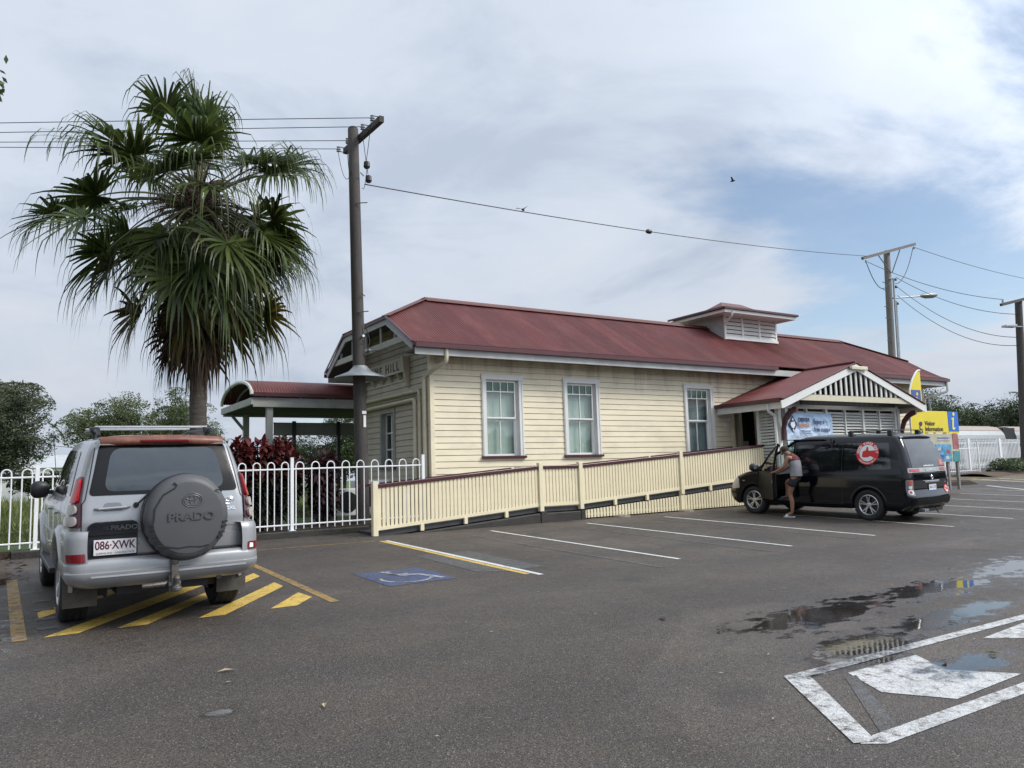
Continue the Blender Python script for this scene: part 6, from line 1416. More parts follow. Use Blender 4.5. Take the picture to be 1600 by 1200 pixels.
fb = lambda u, z, off=0: (lambda x: BB.pt((1 if x >= 0 else -1)*(abs(x)/.765 if abs(x) <= .765 else 1+(abs(x)-.765)/.283), z, off))(u)
fc_ = lambda u, z, off=0: BC.pt((1 if u >= 0 else -1)*(abs(u)/.765 if abs(u) <= .765 else 1+(abs(u)-.765)/.267), z, off)
mb = MB(); mb.box((-.78, .035, .685), (.78, .16, .702)); 
for k in range(4): mb.box((-.74, .045+k*.022, .702), (.74, .055+k*.022, .706))
obj('bumper_step', mb, M_black, bu, local=True)
patch('reflector', rpoly([(-.945, .675), (-.76, .675), (-.76, .755), (-.955, .75)], .012), fc_, M_darkred, bu, .010, .04)
h = patch('reflector', rpoly([(.945, .675), (.80, .675), (.80, .755), (.955, .75)], .012), fc_, M_darkred, bu, .008, .04)
patch('lens_chip', rpoly([(.815, .692), (.865, .692), (.86, .735), (.82, .74)], .008), fc_, M_stickwhite, h, .011, .04)
mb = MB(); stripe(mb, [(-.72, .540), (.78, .540)], fb, .018, .004); obj('bumper_crease', mb, mat('bright_edge', (.6, .62, .65), .3, metal=.3), bu, local=True, fixn=False)
# tow bar with ball hitch
mb = MB(); mb.box((-.02, -.12, .40), (.10, .02, .44)); mb.box((.005, -.13, .44), (.075, -.06, .60)); mb.lathe([(.035, .60), (.04, .64), (.02, .66)], (.04, -.10, 0), n=12); mb.lathe([(.05, .36), (.05, .39), (.022, .41), (.022, .44), (.032, .46), (.032, .48), (.01, .50)], (.055, -.14, -.0), n=14); mb.tube([(-.26, -.06, .415), (-.05, -.07, .42), (.0, -.05, .44)], [.022, .028, .02], 8); mb.box((-.012, -.10, .34), (.09, -.05, .5))
obj('tow_bar', mb, mat('rusty_steel', (.13, .12, .11), .5, metal=.5, var=.4, vscale=30), PR, local=True, smooth=30, bevel=.004)
mb = MB(); mb.tube([(.50, .4, .42), (.52, .06, .43)], .032, 12); obj('exhaust_pipe', mb, M_steel, PR, local=True)
for sg in (-1, 1):
    mb = MB(); mb.box((sg*.60, .48, .20), (sg*.92, .50, .56)); obj('mud_flap', mb, mat('dusty_mud_flap', (.075, .068, .058), .7, var=.3, vscale=8, dirt=(.14, .12, .1), dirtamt=.6), PR, local=True)
    wheel(PR, sg*.787, RW, .385, .265, sg, M_rubber, M_alloy, 'six', .58); wheel(PR, sg*.787, FW, .385, .265, sg, M_rubber, M_alloy, 'six', .58)
    for y, a0, a1 in ((RW, -5, 185), (FW, -5, 185)): obj('wheel_flare', arch_lip(BP, y, .40, .475, sg, a0, a1, .085, .05), M_silver, PR, local=True, smooth='all')
    mb = MB(); mb.beam((sg*.90, 1.6, .44), (sg*.90, 3.3, .44), .14, .06); obj('side_step', mb, M_black, PR, local=True, bevel=.01)
    sd = lambda y, z, off=0, sg=sg: BP.side(y, z, off, sg)
    for poly in ([(.62, 1.26), (1.20, 1.26), (1.22, 1.70), (.86, 1.70)], [(1.28, 1.25), (2.08, 1.25), (2.08, 1.72), (1.30, 1.71)], [(2.16, 1.25), (3.02, 1.25), (2.62, 1.63), (2.46, 1.715), (2.16, 1.72)]):
        patch('side_window', rpoly(poly, .04), sd, M_glassdark, PR, .006, .1)
    mb = MB()
    for pl in ([(1.24, 1.72), (1.24, .88)], [(2.12, 1.74), (2.12, .50)], [(3.06, 1.22), (3.10, .9), (3.10, .5)], [(1.24, 1.22), (3.06, 1.22)], [(1.24, .88), (1.52, .62), (1.55, .50)]): stripe(mb, pl, sd, .009, .002)
    obj('door_gap', mb, M_black, PR, local=True, fixn=False)
    patch('side_moulding', rpoly([(1.56, .70), (3.26, .70), (3.26, .83), (1.56, .83)], .02), sd, M_silver2, PR, .022, .3)
    for y in (1.42, 2.32): patch('door_handle', rpoly([(y, 1.05), (y+.19, 1.05), (y+.19, 1.085), (y, 1.085)], .015), sd, M_silver, PR, .035, .1)
    mb = MB(); mb.beam((sg*.83, 2.95, 1.22), (sg*.97, 2.93, 1.23), .06, .05); rows = []
    for t, s_ in ((0, .4), (.2, .9), (.6, 1), (.85, .92), (1, .55)):
        rows.append([Vector((sg*(.90+.21*t), 2.93+.075*s_*math.cos(a)*.8, 1.26+.105*s_*math.sin(a))) for a in np.linspace(0, 2*PI, 17)[:-1]])
    mb.grid(rows, closed=True); mb.add(rows[-1], [tuple(range(16))]); mb.add(rows[0], [tuple(range(16))]); obj('wing_mirror', mb, M_black, PR, local=True, smooth=50)
    rl = MB(); rl.tube([(sg*.60, .62, 1.85), (sg*.605, .70, 1.90), (sg*.61, 1.0, 1.915), (sg*.60, 2.0, 1.92), (sg*.58, 2.3, 1.88)], [.022, .018, .016, .016, .02], 8); rl.tube([(sg*.60, 1.02, 1.83), (sg*.60, 1.02, 1.91)], .03, 8); obj('roof_rail', rl, M_black, PR, local=True, smooth=True)
    mb = MB(); mb.box((sg*.60-.05, .96, 1.89), (sg*.60+.05, 1.10, 1.955)); obj('rack_foot', mb, M_black, PR, local=True, bevel=.015)
for y in (1.03, 1.95):
    mb = MB(); mb.beam((-.60, y, 1.955), (.60, y, 1.955), .055, .022); obj('roof_bar', mb, M_alloy, PR, local=True, bevel=.006)
mb = MB(); mb.tube([(-.80, 3.1, 1.2), (-.86, 3.1, 1.95)], .004, 5); obj('aerial', mb, M_black, PR, local=True)
# number plate panel, garnish, badge, handle
pn = patch('plate_recess', rpoly([(-.745, .675), (-.285, .675), (-.285, 1.01), (-.33, 1.035), (-.69, 1.03), (-.745, 1.0)], .03), rearx, M_black, PR, .022, .1)
patch('plate_garnish', rpoly([(-.745, .91), (-.285, .91), (-.29, 1.0), (-.33, 1.035), (-.69, 1.03), (-.745, 1.0)], .035), rearx, mat('gloss_black', (.012, .013, .018), .15, coat=.5), pn, .045, .06)
def reart(x, z, off):                                   # flat frame on the rear face for lettering
    p = rearx(x, z, off); return p
def rear_text(body, size, x, z, off, m, parent, name='lettering', **k):
    p = rearx(x, z, off); e = rearx(x+.05, z, off); u = rearx(x, z+.05, off)
    return text(name, body, size, m, parent, frame_mat(p, e-p, u-p), local=True, **k)
rear_text('PRADO', .060, -.415, .972, .049, M_chrome, pn, bold=.0015, sx=1.25)
rear_text('LAND\nCRUISER', .018, -.585, .972, .049, M_chrome, pn)
pl = MB(); c = rearx(-.49, .795, .045); e = (rearx(-.44, .795, .045)-c).normalized(); u = (rearx(-.49, .83, .045)-c).normalized(); FMp = frame_mat(c, e, u)
pl.box((-.20, -.072, 0), (.19, .072, .006), FMp); po = obj('number_plate', pl, M_plate, PR, local=True, bevel=.002)
FMt = FMp @ Matrix.Translation((-.005, .015, .0065))
text('plate_characters', '086·XWK', .108, M_platetext, po, FMt, local=True, depth=.001, bold=.002, sx=.83, space=.98)
text('plate_legend', 'QUEENSLAND - SUNSHINE STATE', .0245, M_platetext, po, FMp @ Matrix.Translation((-.005, -.055, .0065)), local=True, depth=.0008, sx=.95)
patch('handle_recess', rpoly([(-.62, 1.125), (-.41, 1.125), (-.44, 1.205), (-.59, 1.205)], .03), rearx, mat('silver_shadow_recess', (.20, .21, .22), .4, metal=.5), PR, .003, .05)
mb = MB(); a_, b_ = rearx(-.68, 1.150, .035), rearx(-.36, 1.160, .035); mb.tube([a_+Vector((0, .03, 0)), a_.lerp(b_, .1), b_.lerp(a_, .1), b_+Vector((0, .03, 0))], .014, 8); obj('tailgate_handle', mb, M_silver, PR, local=True, smooth=True)
mb = MB(); c = rearx(.64, 1.175, .012); 
for rx_, ry_ in ((.052, .036), (.018, .034), (.035, .014)): mb.tube([c+Vector((rx_*math.cos(a), 0, ry_*math.sin(a)+(.006 if rx_ == .035 else 0))) for a in np.linspace(0, 2*PI, 25)], .003, 5)
obj('emblem', mb, M_chrome, PR, local=True); rear_text('GXL', .045, .655, 1.095, .008, M_chrome, PR, bold=.001, sx=1.2)
# wiper
mb = MB(); mb.tube([rearx(-.30, 1.175, .03), rearx(-.26, 1.21, .04), rearx(-.15, 1.31, .035), rearx(.25, 1.36, .03)], .011, 6); mb.lathe([(.026, 0), (.026, .03)], rearx(-.30, 1.175, .0)-Vector((0, .03, 0)), axis='y', n=12); obj('rear_wiper', mb, M_black, PR, local=True)
# spare wheel in its moulded cover
sx_, sz_, sr_, sy_ = .150, 1.045, .413, -.20
mb = MB(); n = 72; prof = [(sr_-.07, .30), (sr_-.005, .27), (sr_, .20), (sr_, .10), (sr_-.012, .045), (sr_-.045, .012), (sr_-.07, .004), (.34, .0), (.30, -.006), (.1, -.014), (.005, -.016)]
vs = []
for k, (rad, h) in enumerate(prof):
    for j in range(n):
        a = 2*PI*j/n; rr_ = rad
        if 1 <= k <= 5 and math.sin(a) < -.15 and math.sin(a) > -.97 and abs(math.cos(a)) > .25:   # finger grooves low on the rim
            g_ = .5+.5*math.sin(a*36*0+math.asin(max(-1, min(1, math.sin(a))))*26); rr_ -= .012*(g_ > .75)
        vs.append((sx_+rr_*math.cos(a), sy_+h, sz_+rr_*math.sin(a)))
mb.add(vs, [(i*n+j, i*n+(j+1) % n, (i+1)*n+(j+1) % n, (i+1)*n+j) for i in range(len(prof)-1) for j in range(n)]+[tuple(range((len(prof)-1)*n, len(prof)*n))])
sc_o = obj('spare_wheel_cover', mb, M_tyrecover, PR, local=True, smooth=35)
mb = MB(); mb.lathe([(sr_-.02, sy_+.13), (sr_+.008, sy_+.14), (sr_+.012, sy_+.17), (sr_+.0, sy_+.30)], (sx_, 0, sz_), axis='y', n=64); obj('cover_rim', mb, M_black, sc_o, local=True, smooth=35)
def cov(u, v, off=0): return Vector((sx_+u, sy_-.004-off-.010*max(0, 1-(u*u+v*v)/.13), sz_+v))
# the raised shoulder at upper left and the lower lip of the cover
pts = [(-.335, -.03), (-.325, .10), (-.25, .225), (-.14, .285), (-.12, .315), (-.15, .34)]
mb = MB()
for a, b in zip(pts, pts[1:]): mb.beam(cov(*a, -.002), cov(*b, -.002), .012, .012, (0, 1, 0))
obj('cover_moulding', mb, M_black, sc_o, local=True); mb = MB()
pts = [(.265, .255), (.30, .255), (.325, .235)]
for a, b in zip(pts, pts[1:]): mb.beam(cov(*a, -.002), cov(*b, -.002), .010, .010, (0, 1, 0))
obj('cover_moulding', mb, M_black, sc_o, local=True); mb = MB()
pts = [(-.30, -.245), (-.20, -.265), (-.10, -.285), (.0, -.275), (.12, -.285), (.20, -.27)]
for a, b in zip(pts, pts[1:]): mb.beam(cov(*a, -.002), cov(*b, -.002), .012, .008, (0, 1, 0))
obj('cover_moulding', mb, M_black, sc_o, local=True)
for sg in (-1, 1):
    for k, z in enumerate((-.06, -.10, -.16, -.20)):
        x = math.sqrt(sr_**2-z*z); mb = MB(); mb.beam(cov(sg*(x-.075), z, -.001), cov(sg*(x-.02), z+.004, -.014), .02, .010, (0, 1, 0)); obj('grip_rib', mb, M_black, sc_o, local=True)
mb = MB()
def ell(cx_, cz_, a_, b_, n=40): return [cov(cx_+a_*math.cos(t), cz_+b_*math.sin(t), .002) for t in np.linspace(0, 2*PI, n)]
for e_ in (ell(.03, .165, .098, .066), ell(.03, .165, .080, .050), ell(.03, .170, .024, .046), ell(.03, .190, .062, .020)): mb.tube(e_, .0042, 5, cap=False)
obj('cover_emblem', mb, M_emboss, sc_o, local=True, smooth=True)
text('cover_lettering', 'PRADO', .104, M_emboss, sc_o, frame_mat(cov(.025, .01, .006), (1, 0, 0), (0, 0, 1)), local=True, depth=.003, sx=1.32, bold=.004)
text('cover_lettering', 'PRADO', .104, M_tyrecover, sc_o, frame_mat(cov(.025, .01, .0085), (1, 0, 0), (0, 0, 1)), local=True, depth=.0025, sx=1.32, bold=-.001)

# ---------------------------------------------------------------- black people mover
VN = thing('parked_van', 'black van with round red thumbs-up stickers and its front passenger door open', 'van', matrix=ground_matrix(16.96, 9.80, R(5.4)) @ Matrix.Diagonal((1.045, 1, 1, 1)))
KV = [(.24, .84, .14, 4.60, .16, .35), (.34, .885, .03, 4.72, .20, .4), (.50, .89, -.01, 4.78, .20, .4), (.60, .89, .02, 4.76, .18, .4), (.70, .893, .05, 4.72, .16, .4), (.88, .893, .045, 4.58, .15, .38), (1.00, .888, .055, 4.30, .15, .35), (1.08, .880, .065, 3.95, .15, .3),
      (1.25, .855, .10, 3.66, .14, .25), (1.45, .815, .16, 3.38, .13, .22), (1.65, .765, .235, 3.05, .13, .2), (1.78, .715, .30, 2.82, .13, .2), (1.84, .66, .35, 2.65, .13, .2), (1.88, .56, .45, 2.4, .13, .2), (1.90, .35, .7, 2.1, .13, .2)]
BV = Body(KV, .012, .03)
VR, VF = .97, 3.90
DO = [(2.78, .36), (3.60, .36), (3.72, .60), (3.74, 1.02), (3.36, 1.40), (2.98, 1.70), (2.78, 1.74)]   # door opening (y, z)
def inpoly(y, z, P):
    c = False; n = len(P)
    for i in range(n):
        (a, b), (d, e) = P[i], P[i-1]
        if (b > z) != (e > z) and y < (d-a)*(z-b)/(e-b)+a: c = not c
    return c
FWIN = [(2.86, 1.10), (3.62, 1.10), (3.30, 1.42), (2.98, 1.66), (2.86, 1.68)]
ac = arch_cut([(VR, .345, .40), (VF, .345, .40)])
def vcut(c):
    if ac(c): return True
    if c.x < -.5 and inpoly(c.y, c.z, DO): return True
    if c.x > .5 and inpoly(c.y, c.z, FWIN): return True
    # windscreen
    return abs(c.x) < .62 and 1.10 < c.z < 1.74 and c.y > 2.7
zs = list(np.arange(.24, 1.80, .022)) + [1.80, 1.82, 1.84, 1.86, 1.88, 1.89, 1.90]
mb = BV.mesh(zs, vcut, ns=190); obj('body', mb, M_vanblack, VN, local=True, smooth='all')
sdv = lambda y, z, off=0: BV.side(y, z, off, -1); sdr = lambda y, z, off=0: BV.side(y, z, off, 1)
def vrear(x, z, off=0):
    w, yr, yf, r, rf = interp(KV, z); s_ = abs(x); sg = -1 if x < 0 else 1
    if s_ <= w-r: return BV.pt(sg*s_/(w-r), z, off)
    arc = s_-(w-r)
    if arc <= r*PI/2: return BV.pt(sg*(1+arc/(r*PI/2)), z, off)
    return BV.pt(sg*(2+arc-r*PI/2), z, off)
# frame round the opening, interior
mb = MB(); pts = [sdv(y, z, -.004) for y, z in DO]; pts = pts+[pts[0], pts[1]]; fine = []
for a, b in zip(pts, pts[1:]): fine += [a.lerp(b, t) for t in (0, .25, .5, .75)]
fine = [sdv(p.y, p.z, -.002) for p in fine]; mb.tube(fine, .028, 6); obj('door_frame', mb, M_vandull, VN, local=True, smooth=True)
mb = MB(); mb.box((-.82, .3, .30), (.82, 4.4, .38)); mb.box((-.80, 3.62, .38), (.80, 3.66, 1.04)); obj('cabin_floor', mb, M_darkint, VN, local=True)
mb = MB(); rows = [[(x, 3.30, .98-.02*abs(x)), (x, 3.42, 1.07), (x, 3.70, 1.09), (x, 3.95, 1.06)] for x in (-.78, -.4, 0, .4, .78)]; mb.grid(rows); mb.box((-.78, 3.34, .60), (.78, 3.60, .99)); obj('dashboard', mb, M_black, VN, local=True)
mb = MB(); mb.box((-.70, 3.38, 1.10), (-.25, 3.62, 1.13)); obj('red_cloth_on_dashboard', mb, mat('red_cloth', (.5, .04, .04), .8, var=.3, vscale=15), VN, local=True, bevel=.02)
for x in (-.42, .42):
    mb = MB(); mb.box((x-.25, 2.45, .60), (x+.25, 2.98, .76)); mb.box((x-.23, 2.28, .74), (x+.23, 2.46, 1.32), Matrix.Translation((0, .0, 0))); mb.box((x-.13, 2.28, 1.34), (x+.13, 2.40, 1.54)); obj('seat', mb, M_darkint, VN, local=True, bevel=.04)
mb = MB(); mb.box((-.8, 1.8, .35), (.8, 1.84, 1.80)); mb.box((-.76, 2.0, 1.78), (.76, 3.0, 1.80)); obj('cabin_lining', mb, M_darkint, VN, local=True)
mb = MB(); mb.box((-.09, 2.98, 1.58), (.10, 3.01, 1.66)); mb.tube([(0, 3.0, 1.65), (0, 3.02, 1.76)], .01, 5); mb.lathe([(.02, 1.46), (.035, 1.50), (.01, 1.56)], (.02, 3.0, 0), n=8); obj('rear_view_mirror', mb, M_black, VN, local=True)
# windscreen and glazing
mb = MB(); rows = []
for z in np.linspace(1.08, 1.76, 9):
    w, yr, yf, r, rf = interp(KV, z); rows.append([(x*(w-.10), yf+.06*(1-x*x)-.004, z) for x in np.linspace(-1, 1, 11)])
mb.grid(rows); obj('windscreen', mb, glass_mat('windscreen_glass', (.55, .62, .60)), VN, local=True, smooth='all')
mb = MB(); 
for sg in (-1, 1):
    mb.tube([BV.side(y, z, -.03, sg) for y, z in ((3.84, 1.04), (3.60, 1.24), (3.36, 1.45), (3.08, 1.64), (2.82, 1.77))], .032, 6)
mb.tube([(x, 2.86, 1.775) for x in (-.66, 0, .66)], .03, 6); obj('windscreen_pillar', mb, M_vandull, VN, local=True)
vg = mat('privacy_glass', (.008, .010, .014), .03, spec=.8, coat=.6)
for sd_, nm in ((sdv, 'L'), (sdr, 'R')):
    patch('side_window', rpoly([(1.60, 1.10), (2.68, 1.10), (2.68, 1.66), (1.64, 1.68)], .05), sd_, vg, VN, .005, .08)
    patch('side_window', rpoly([(.42, 1.12), (1.50, 1.10), (1.50, 1.69), (.50, 1.69)], .05), sd_, vg, VN, .005, .08)
mb = MB()
for pl_ in ([(2.74, 1.76), (2.74, .34)], [(1.55, 1.74), (1.55, .34)], [(1.55, .34), (2.74, .34)], [(-.05+.2, .98), (1.55, .98), (2.74, .97)], [(.30, .66), (.60, .66)]): stripe(mb, pl_, sdv, .009, .002)
obj('panel_gap', mb, M_black, VN, local=True, fixn=False)
patch('waist_crease', rpoly([(.16, .955), (2.72, .955), (2.72, .975), (.16, .975)], .005), sdv, M_vanblack, VN, .010, .3)
patch('fuel_flap', rpoly([(2.36, .86), (2.62, .86), (2.62, 1.04), (2.36, 1.04)], .02), sdv, M_vanblack, VN, .005, .1)
patch('door_handle', rpoly([(2.52, .925), (2.68, .925), (2.68, .965), (2.52, .965)], .015), sdv, M_vandull, VN, .030, .1)
for sd_, sg in ((sdv, -1), (sdr, 1)):
    for y in (VR, VF):
        obj('wheel_arch_lip', arch_lip(BV, y, .345, .40, sg, -12, 192, .02, .008), M_vanblack if y == VR else M_vandull, VN, local=True, smooth='all')
for y in (VR, VF):
    well(VN, y, .345, .40, .88, M_black)
    for sg in (-1, 1): wheel(VN, sg*.775, y, .338, .215, sg, M_rubber, M_alloy, 'double', .655)
# dull scuffed front wing and bonnet
patch('front_wing', [(3.76, .36), (3.60, .34)][:0] + [(3.75, .66), (3.82, .762), (3.9, .775), (4.05, .745), (4.20, .65), (4.26, .55), (4.30, .35), (4.40, .35), (4.42, .60), (4.36, .86), (4.15, .93), (3.76, .99)], sdv, M_vandull, VN, .004, .06)
patch('side_repeater', rpoly([(4.14, .80), (4.20, .80), (4.20, .82), (4.14, .82)], .008), sdv, M_clearlens, VN, .010, .05)
mb = MB()                                                # headlamp
hl = patch('headlight', rpoly([(4.30, .62), (4.55, .60), (4.55, .86), (4.40, .90), (4.32, .84)], .04), sdv, M_clearlens, VN, .006, .05)
hl = patch('headlight', rpoly([(4.30, .62), (4.55, .60), (4.55, .86), (4.40, .90), (4.32, .84)], .04), sdr, M_clearlens, VN, .006, .05)
# rear: glass, light bar, lamps, trim
patch('rear_window', rpoly([(-.70, 1.155), (.70, 1.155), (.615, 1.76), (-.615, 1.76)], .05), vrear, mat('van_rear_glass', (.05, .055, .06), .06, var=.25, vscale=3, spec=.8), VN, .006, .08)
mb = MB(); rows = []
for i in range(25):
    x = -.66+1.32*i/24; t = abs(x)/.66; rows.append([(x, .36-.02*t, 1.865-.03*t*t), (x, .27+.06*t**4, 1.850-.03*t*t), (x, .235+.06*t**4, 1.83-.03*t*t), (x, .25+.06*t**4, 1.80-.03*t*t), (x, .36, 1.79-.03*t*t)])
mb.grid(rows); obj('roof_spoiler', mb, M_vanblack, VN, local=True, smooth='all')
lb = patch('light_bar', rpoly([(-.845, 1.045), (.845, 1.045), (.83, 1.145), (-.83, 1.145)], .02), vrear, mat('silver_trim_bar', (.42, .40, .38), .3, metal=.4), VN, .012, .1)
for x0, x1, m_ in ((-.80, -.45, M_red), (-.60, -.36, M_clearlens), (.45, .80, mat('pink_lens', (.40, .14, .14), .2, coat=.5))): patch('rear_lens', rpoly([(x0, 1.065), (x1, 1.065), (x1, 1.125), (x0, 1.125)], .012), vrear, m_, lb, .017 if m_ is not M_clearlens else .0155, .1)
def vrear_text(body, size, x, z, off, m, parent, name='lettering', **k):
    p = vrear(x, z, off); e = vrear(x+.04, z, off); u = vrear(x, z+.04, off)
    return text(name, body, size, m, parent, frame_mat(p, e-p, u-p), local=True, **k)
vrear_text('ELGRAND', .07, .04, 1.095, .014, M_chrome, lb, sx=1.5, bold=.002)
mb = MB(); c = vrear(.02, .93, .014)
for rx_ in (.042, .030): mb.tube([c+Vector((rx_*math.cos(a), 0, rx_*1.05*math.sin(a))) for a in np.linspace(0, 2*PI, 21)], .006, 5)
mb.beam(c+Vector((-.055, -.004, 0)), c+Vector((.055, -.004, 0)), .02, .008, (0, 1, 0)); obj('emblem', mb, M_chrome, VN, local=True)
mb = MB(); mb.box((-.30, .0, .82), (.32, .035, .865)); mb.box((-.28, .02, .485+.0), (.30, .045, .51)) if False else mb.box((-.27, .005, .555), (.30, .035, .585)); obj('chrome_strip', mb, M_chrome, VN, local=True, bevel=.008)
c = vrear(.02, .705, .012); e = vrear(.06, .705, .012)-c; u = vrear(.02, .74, .012)-c; FMv = frame_mat(c, e, u); mb = MB(); mb.box((-.15, -.085, 0), (.17, .085, .005), FMv); po = obj('number_plate', mb, M_plate, VN, local=True, bevel=.002)
mb = MB(); mb.box((-.15, -.085, .0055), (.17, -.05, .0065), FMv); mb.box((-.15, .07, .0055), (.17, .085, .0065), FMv); obj('plate_band', mb, M_plateblue, po, local=True)
text('plate_characters', '8A01 CZP', .078, M_navy, po, FMv @ Matrix.Translation((.01, .01, .0056)), local=True, depth=.0008, sx=.82)
mb = MB(); stripe(mb, [(-.78, 1.02), (.78, 1.02)], vrear, .010, .003); stripe(mb, [(-.72, .52), (-.73, 1.0)], vrear, .010, .003); stripe(mb, [(.72, .52), (.73, 1.0)], vrear, .010, .003); stripe(mb, [(-.72, .52), (-.6, .46), (.6, .46), (.72, .52)], vrear, .010, .003); obj('tailgate_gap', mb, M_black, VN, local=True, fixn=False)
for sg in (-1, 1):
    q = lambda P: [(sg*a, b) for a, b in P]
    h = patch('tail_light', rpoly(q([(.735, .56), (.905, .56), (.915, .90), (.755, .90)]), .03), vrear, mat('light_housing_grey', (.22, .22, .23), .2, coat=.5), VN, .010, .05)
    for z_, m_, r_ in ((.84, mat('amber_pink_lens', (.5, .14, .08), .15, coat=.6), .052), (.74, M_stickwhite, .035), (.64, M_red, .055)):
        patch('round_lens', [(sg*.825+r_*math.cos(a)*1.05, z_+r_*math.sin(a)) for a in np.linspace(0, 2*PI, 19)[:-1]], vrear, M_stickwhite if z_ < .7 else m_, h, .02, .04)
        if z_ < .7: patch('round_lens', [(sg*.825+.026*math.cos(a), z_+.026*math.sin(a)) for a in np.linspace(0, 2*PI, 19)[:-1]], vrear, m_, h, .024, .04)
patch('bumper_insert', rpoly([(-.86, .36), (.86, .36), (.84, .50), (.66, .50), (.60, .44), (-.60, .44), (-.66, .50), (-.84, .50)], .02), vrear, M_vandull, VN, .014, .1)
mb = MB(); 
for x in (-.42, -.33): mb.tube([(x, .3, .245), (x, -.03, .245)], .036, 12)
obj('exhaust_pipe', mb, M_galv, VN, local=True)
mb = MB(); mb.tube([(.10, .02, .28), (.13, .0, .22), (.16, -.02, .16)], .014, 6); mb.box((-.55, .05, .20), (.5, .3, .27)); obj('tow_eye', mb, M_black, VN, local=True)
patch('red_window_sticker', rpoly([(.50, 1.18), (.70, 1.18), (.68, 1.30), (.49, 1.30)], .01), vrear, mat('pink_red_sticker', (.55, .10, .10), .5, var=.3, vscale=30), VN, .009, .1)
for k, (z_, t_) in enumerate(((1.265, 'NO'), (1.215, 'TOOLS'))): vrear_text(t_, .04, .595, z_, .0105, M_stickwhite, VN)
vrear_text('goodvibesonly.com.au', .052, -.02, 1.185, .008, M_stickwhite, VN, sx=.95, bold=.001)
# round sticker: red disc, white ring with lettering, red thumbs-up in a white C
def sticker(c0, rad, fn, parent, th0):
    cy_, cz_ = c0; flip = -1
    circ = lambda r_, n=48: [(cy_+flip*r_*math.cos(a), cz_+r_*math.sin(a)) for a in np.linspace(0, 2*PI, n+1)[:-1]]
    d = patch('round_sticker', circ(rad), fn, M_stickred, parent, th0, .07)
    # white C
    P_ = [(cy_+flip*rad*.68*math.cos(a), cz_+rad*.68*math.sin(a)) for a in np.linspace(R(28), R(318), 40)] + [(cy_+flip*rad*.66*.80*math.cos(a), cz_+rad*.50*math.sin(a)) for a in np.linspace(R(305), R(40), 30)]
    patch('sticker_print', [(cy_+flip*rad*.70*math.cos(a), cz_+rad*.70*math.sin(a)) for a in np.linspace(R(20), R(325), 40)] + [(cy_+flip*rad*.10, cz_-rad*.18), (cy_+flip*rad*.12, cz_+rad*.2)], fn, M_stickwhite, d, th0+.001, .05)
    fist = [(-.48, -.30), (-.44, .14), (-.30, .20), (-.14, .26), (-.12, .50), (-.02, .56), (.06, .46), (.06, .24), (.30, .16), (.72, .14), (.72, -.22), (.30, -.24), (.05, -.36), (-.3, -.38)]
    patch('sticker_print', rpoly([(cy_+flip*x*rad, cz_+z*rad) for x, z in fist], rad*.05), fn, M_stickred, d, th0+.002, .05)
    return d
d = sticker((.96, 1.47), .255, sdv, VN, .007)
def arc_text(s_, cy_, cz_, rad, a_mid, span, size, fn, th, m, parent, inward=False):
    for i, ch in enumerate(s_):
        if ch == ' ': continue
        t = i/(len(s_)-1)-.5; a = a_mid - t*span*(1 if not inward else -1)
        me = text_mesh(ch, size, .0005, bold=.003); 
        rot = (a-PI/2) if not inward else (a+PI/2)
        for v in me.vertices:
            x, y = v.co.x*math.cos(rot)-v.co.y*math.sin(rot), v.co.x*math.sin(rot)+v.co.y*math.cos(rot)
            v.co = fn(cy_-(rad*math.cos(a)+x), cz_+rad*math.sin(a)+y, th+v.co.z)
        me.materials.append(m); finish(bpy.data.objects.new('sticker_letter', me), parent, True)
arc_text('GOOD VIBES ONLY', .96, 1.47, .212, PI/2, R(170), .068, sdv, .0085, M_stickwhite, d)
arc_text('goodvibesonly.com.au', .96, 1.47, .218, -PI/2, R(110), .034, sdv, .0085, M_stickwhite, d, True)
def vr2(x, z, off): return vrear(-x, z, off)
d2 = sticker((-.665, .66), .095, vr2, VN, .008)
patch('small_badge', rpoly([(.62, .80), (.70, .80), (.70, .82), (.62, .82)], .005), vrear, M_chrome, VN, .006, .1)
# roof racks
for y in (.55, 1.45):
    mb = MB(); mb.beam((-.62, y, 1.965), (.62, y, 1.965), .05, .022); obj('roof_bar', mb, M_black, VN, local=True, bevel=.006)
    for sg in (-1, 1): mb = MB(); mb.box((sg*.60-.04, y-.05, 1.85), (sg*.60+.04, y+.05, 1.96)); obj('rack_foot', mb, M_black, VN, local=True, bevel=.012)
mb = MB(); mb.tube([(-.55, .52, 1.955), (-.55, 1.5, 1.955)], .012, 6); obj('roof_rail', mb, M_black, VN, local=True)
# open front door, hinged at its leading edge
HY, HXs = 3.74, -.875
DR = thing('front_door', None, None, (0, 0, 0)); DR.parent = VN; DR.location = (HXs, HY, 0); DR.rotation_euler = (0, 0, -R(34)); DR.matrix_parent_inverse = Matrix()
PM[DR.name] = PM[VN.name] @ Matrix.Translation((HXs, HY, 0)) @ Matrix.Rotation(-R(34), 4, 'Z')
def dpt(y, z, off=0): p = BV.side(y, z, off, -1); return Vector((p.x-HXs, y-HY, z))
lower = rpoly([(2.80, .40), (3.58, .40), (3.70, .60), (3.72, 1.05), (2.80, 1.09)], .03)
def solid_patch(name, poly, m, parent, t0, t1, cell=.12):
    return patch(name, poly, dpt, m, parent, t1, cell, t0)
o = solid_patch('door_panel', lower, M_vandull, DR, -.07, .0); o2 = solid_patch('door_lining', [(y, z) for y, z in rpoly([(2.84, .46), (3.54, .46), (3.66, .64), (3.68, 1.0), (2.84, 1.04)], .03)], M_black, DR, -.11, -.072)
mb = MB(); P_ = [(2.82, 1.07), (2.82, 1.70), (3.0, 1.67), (3.36, 1.40), (3.70, 1.05)]; fine = [];
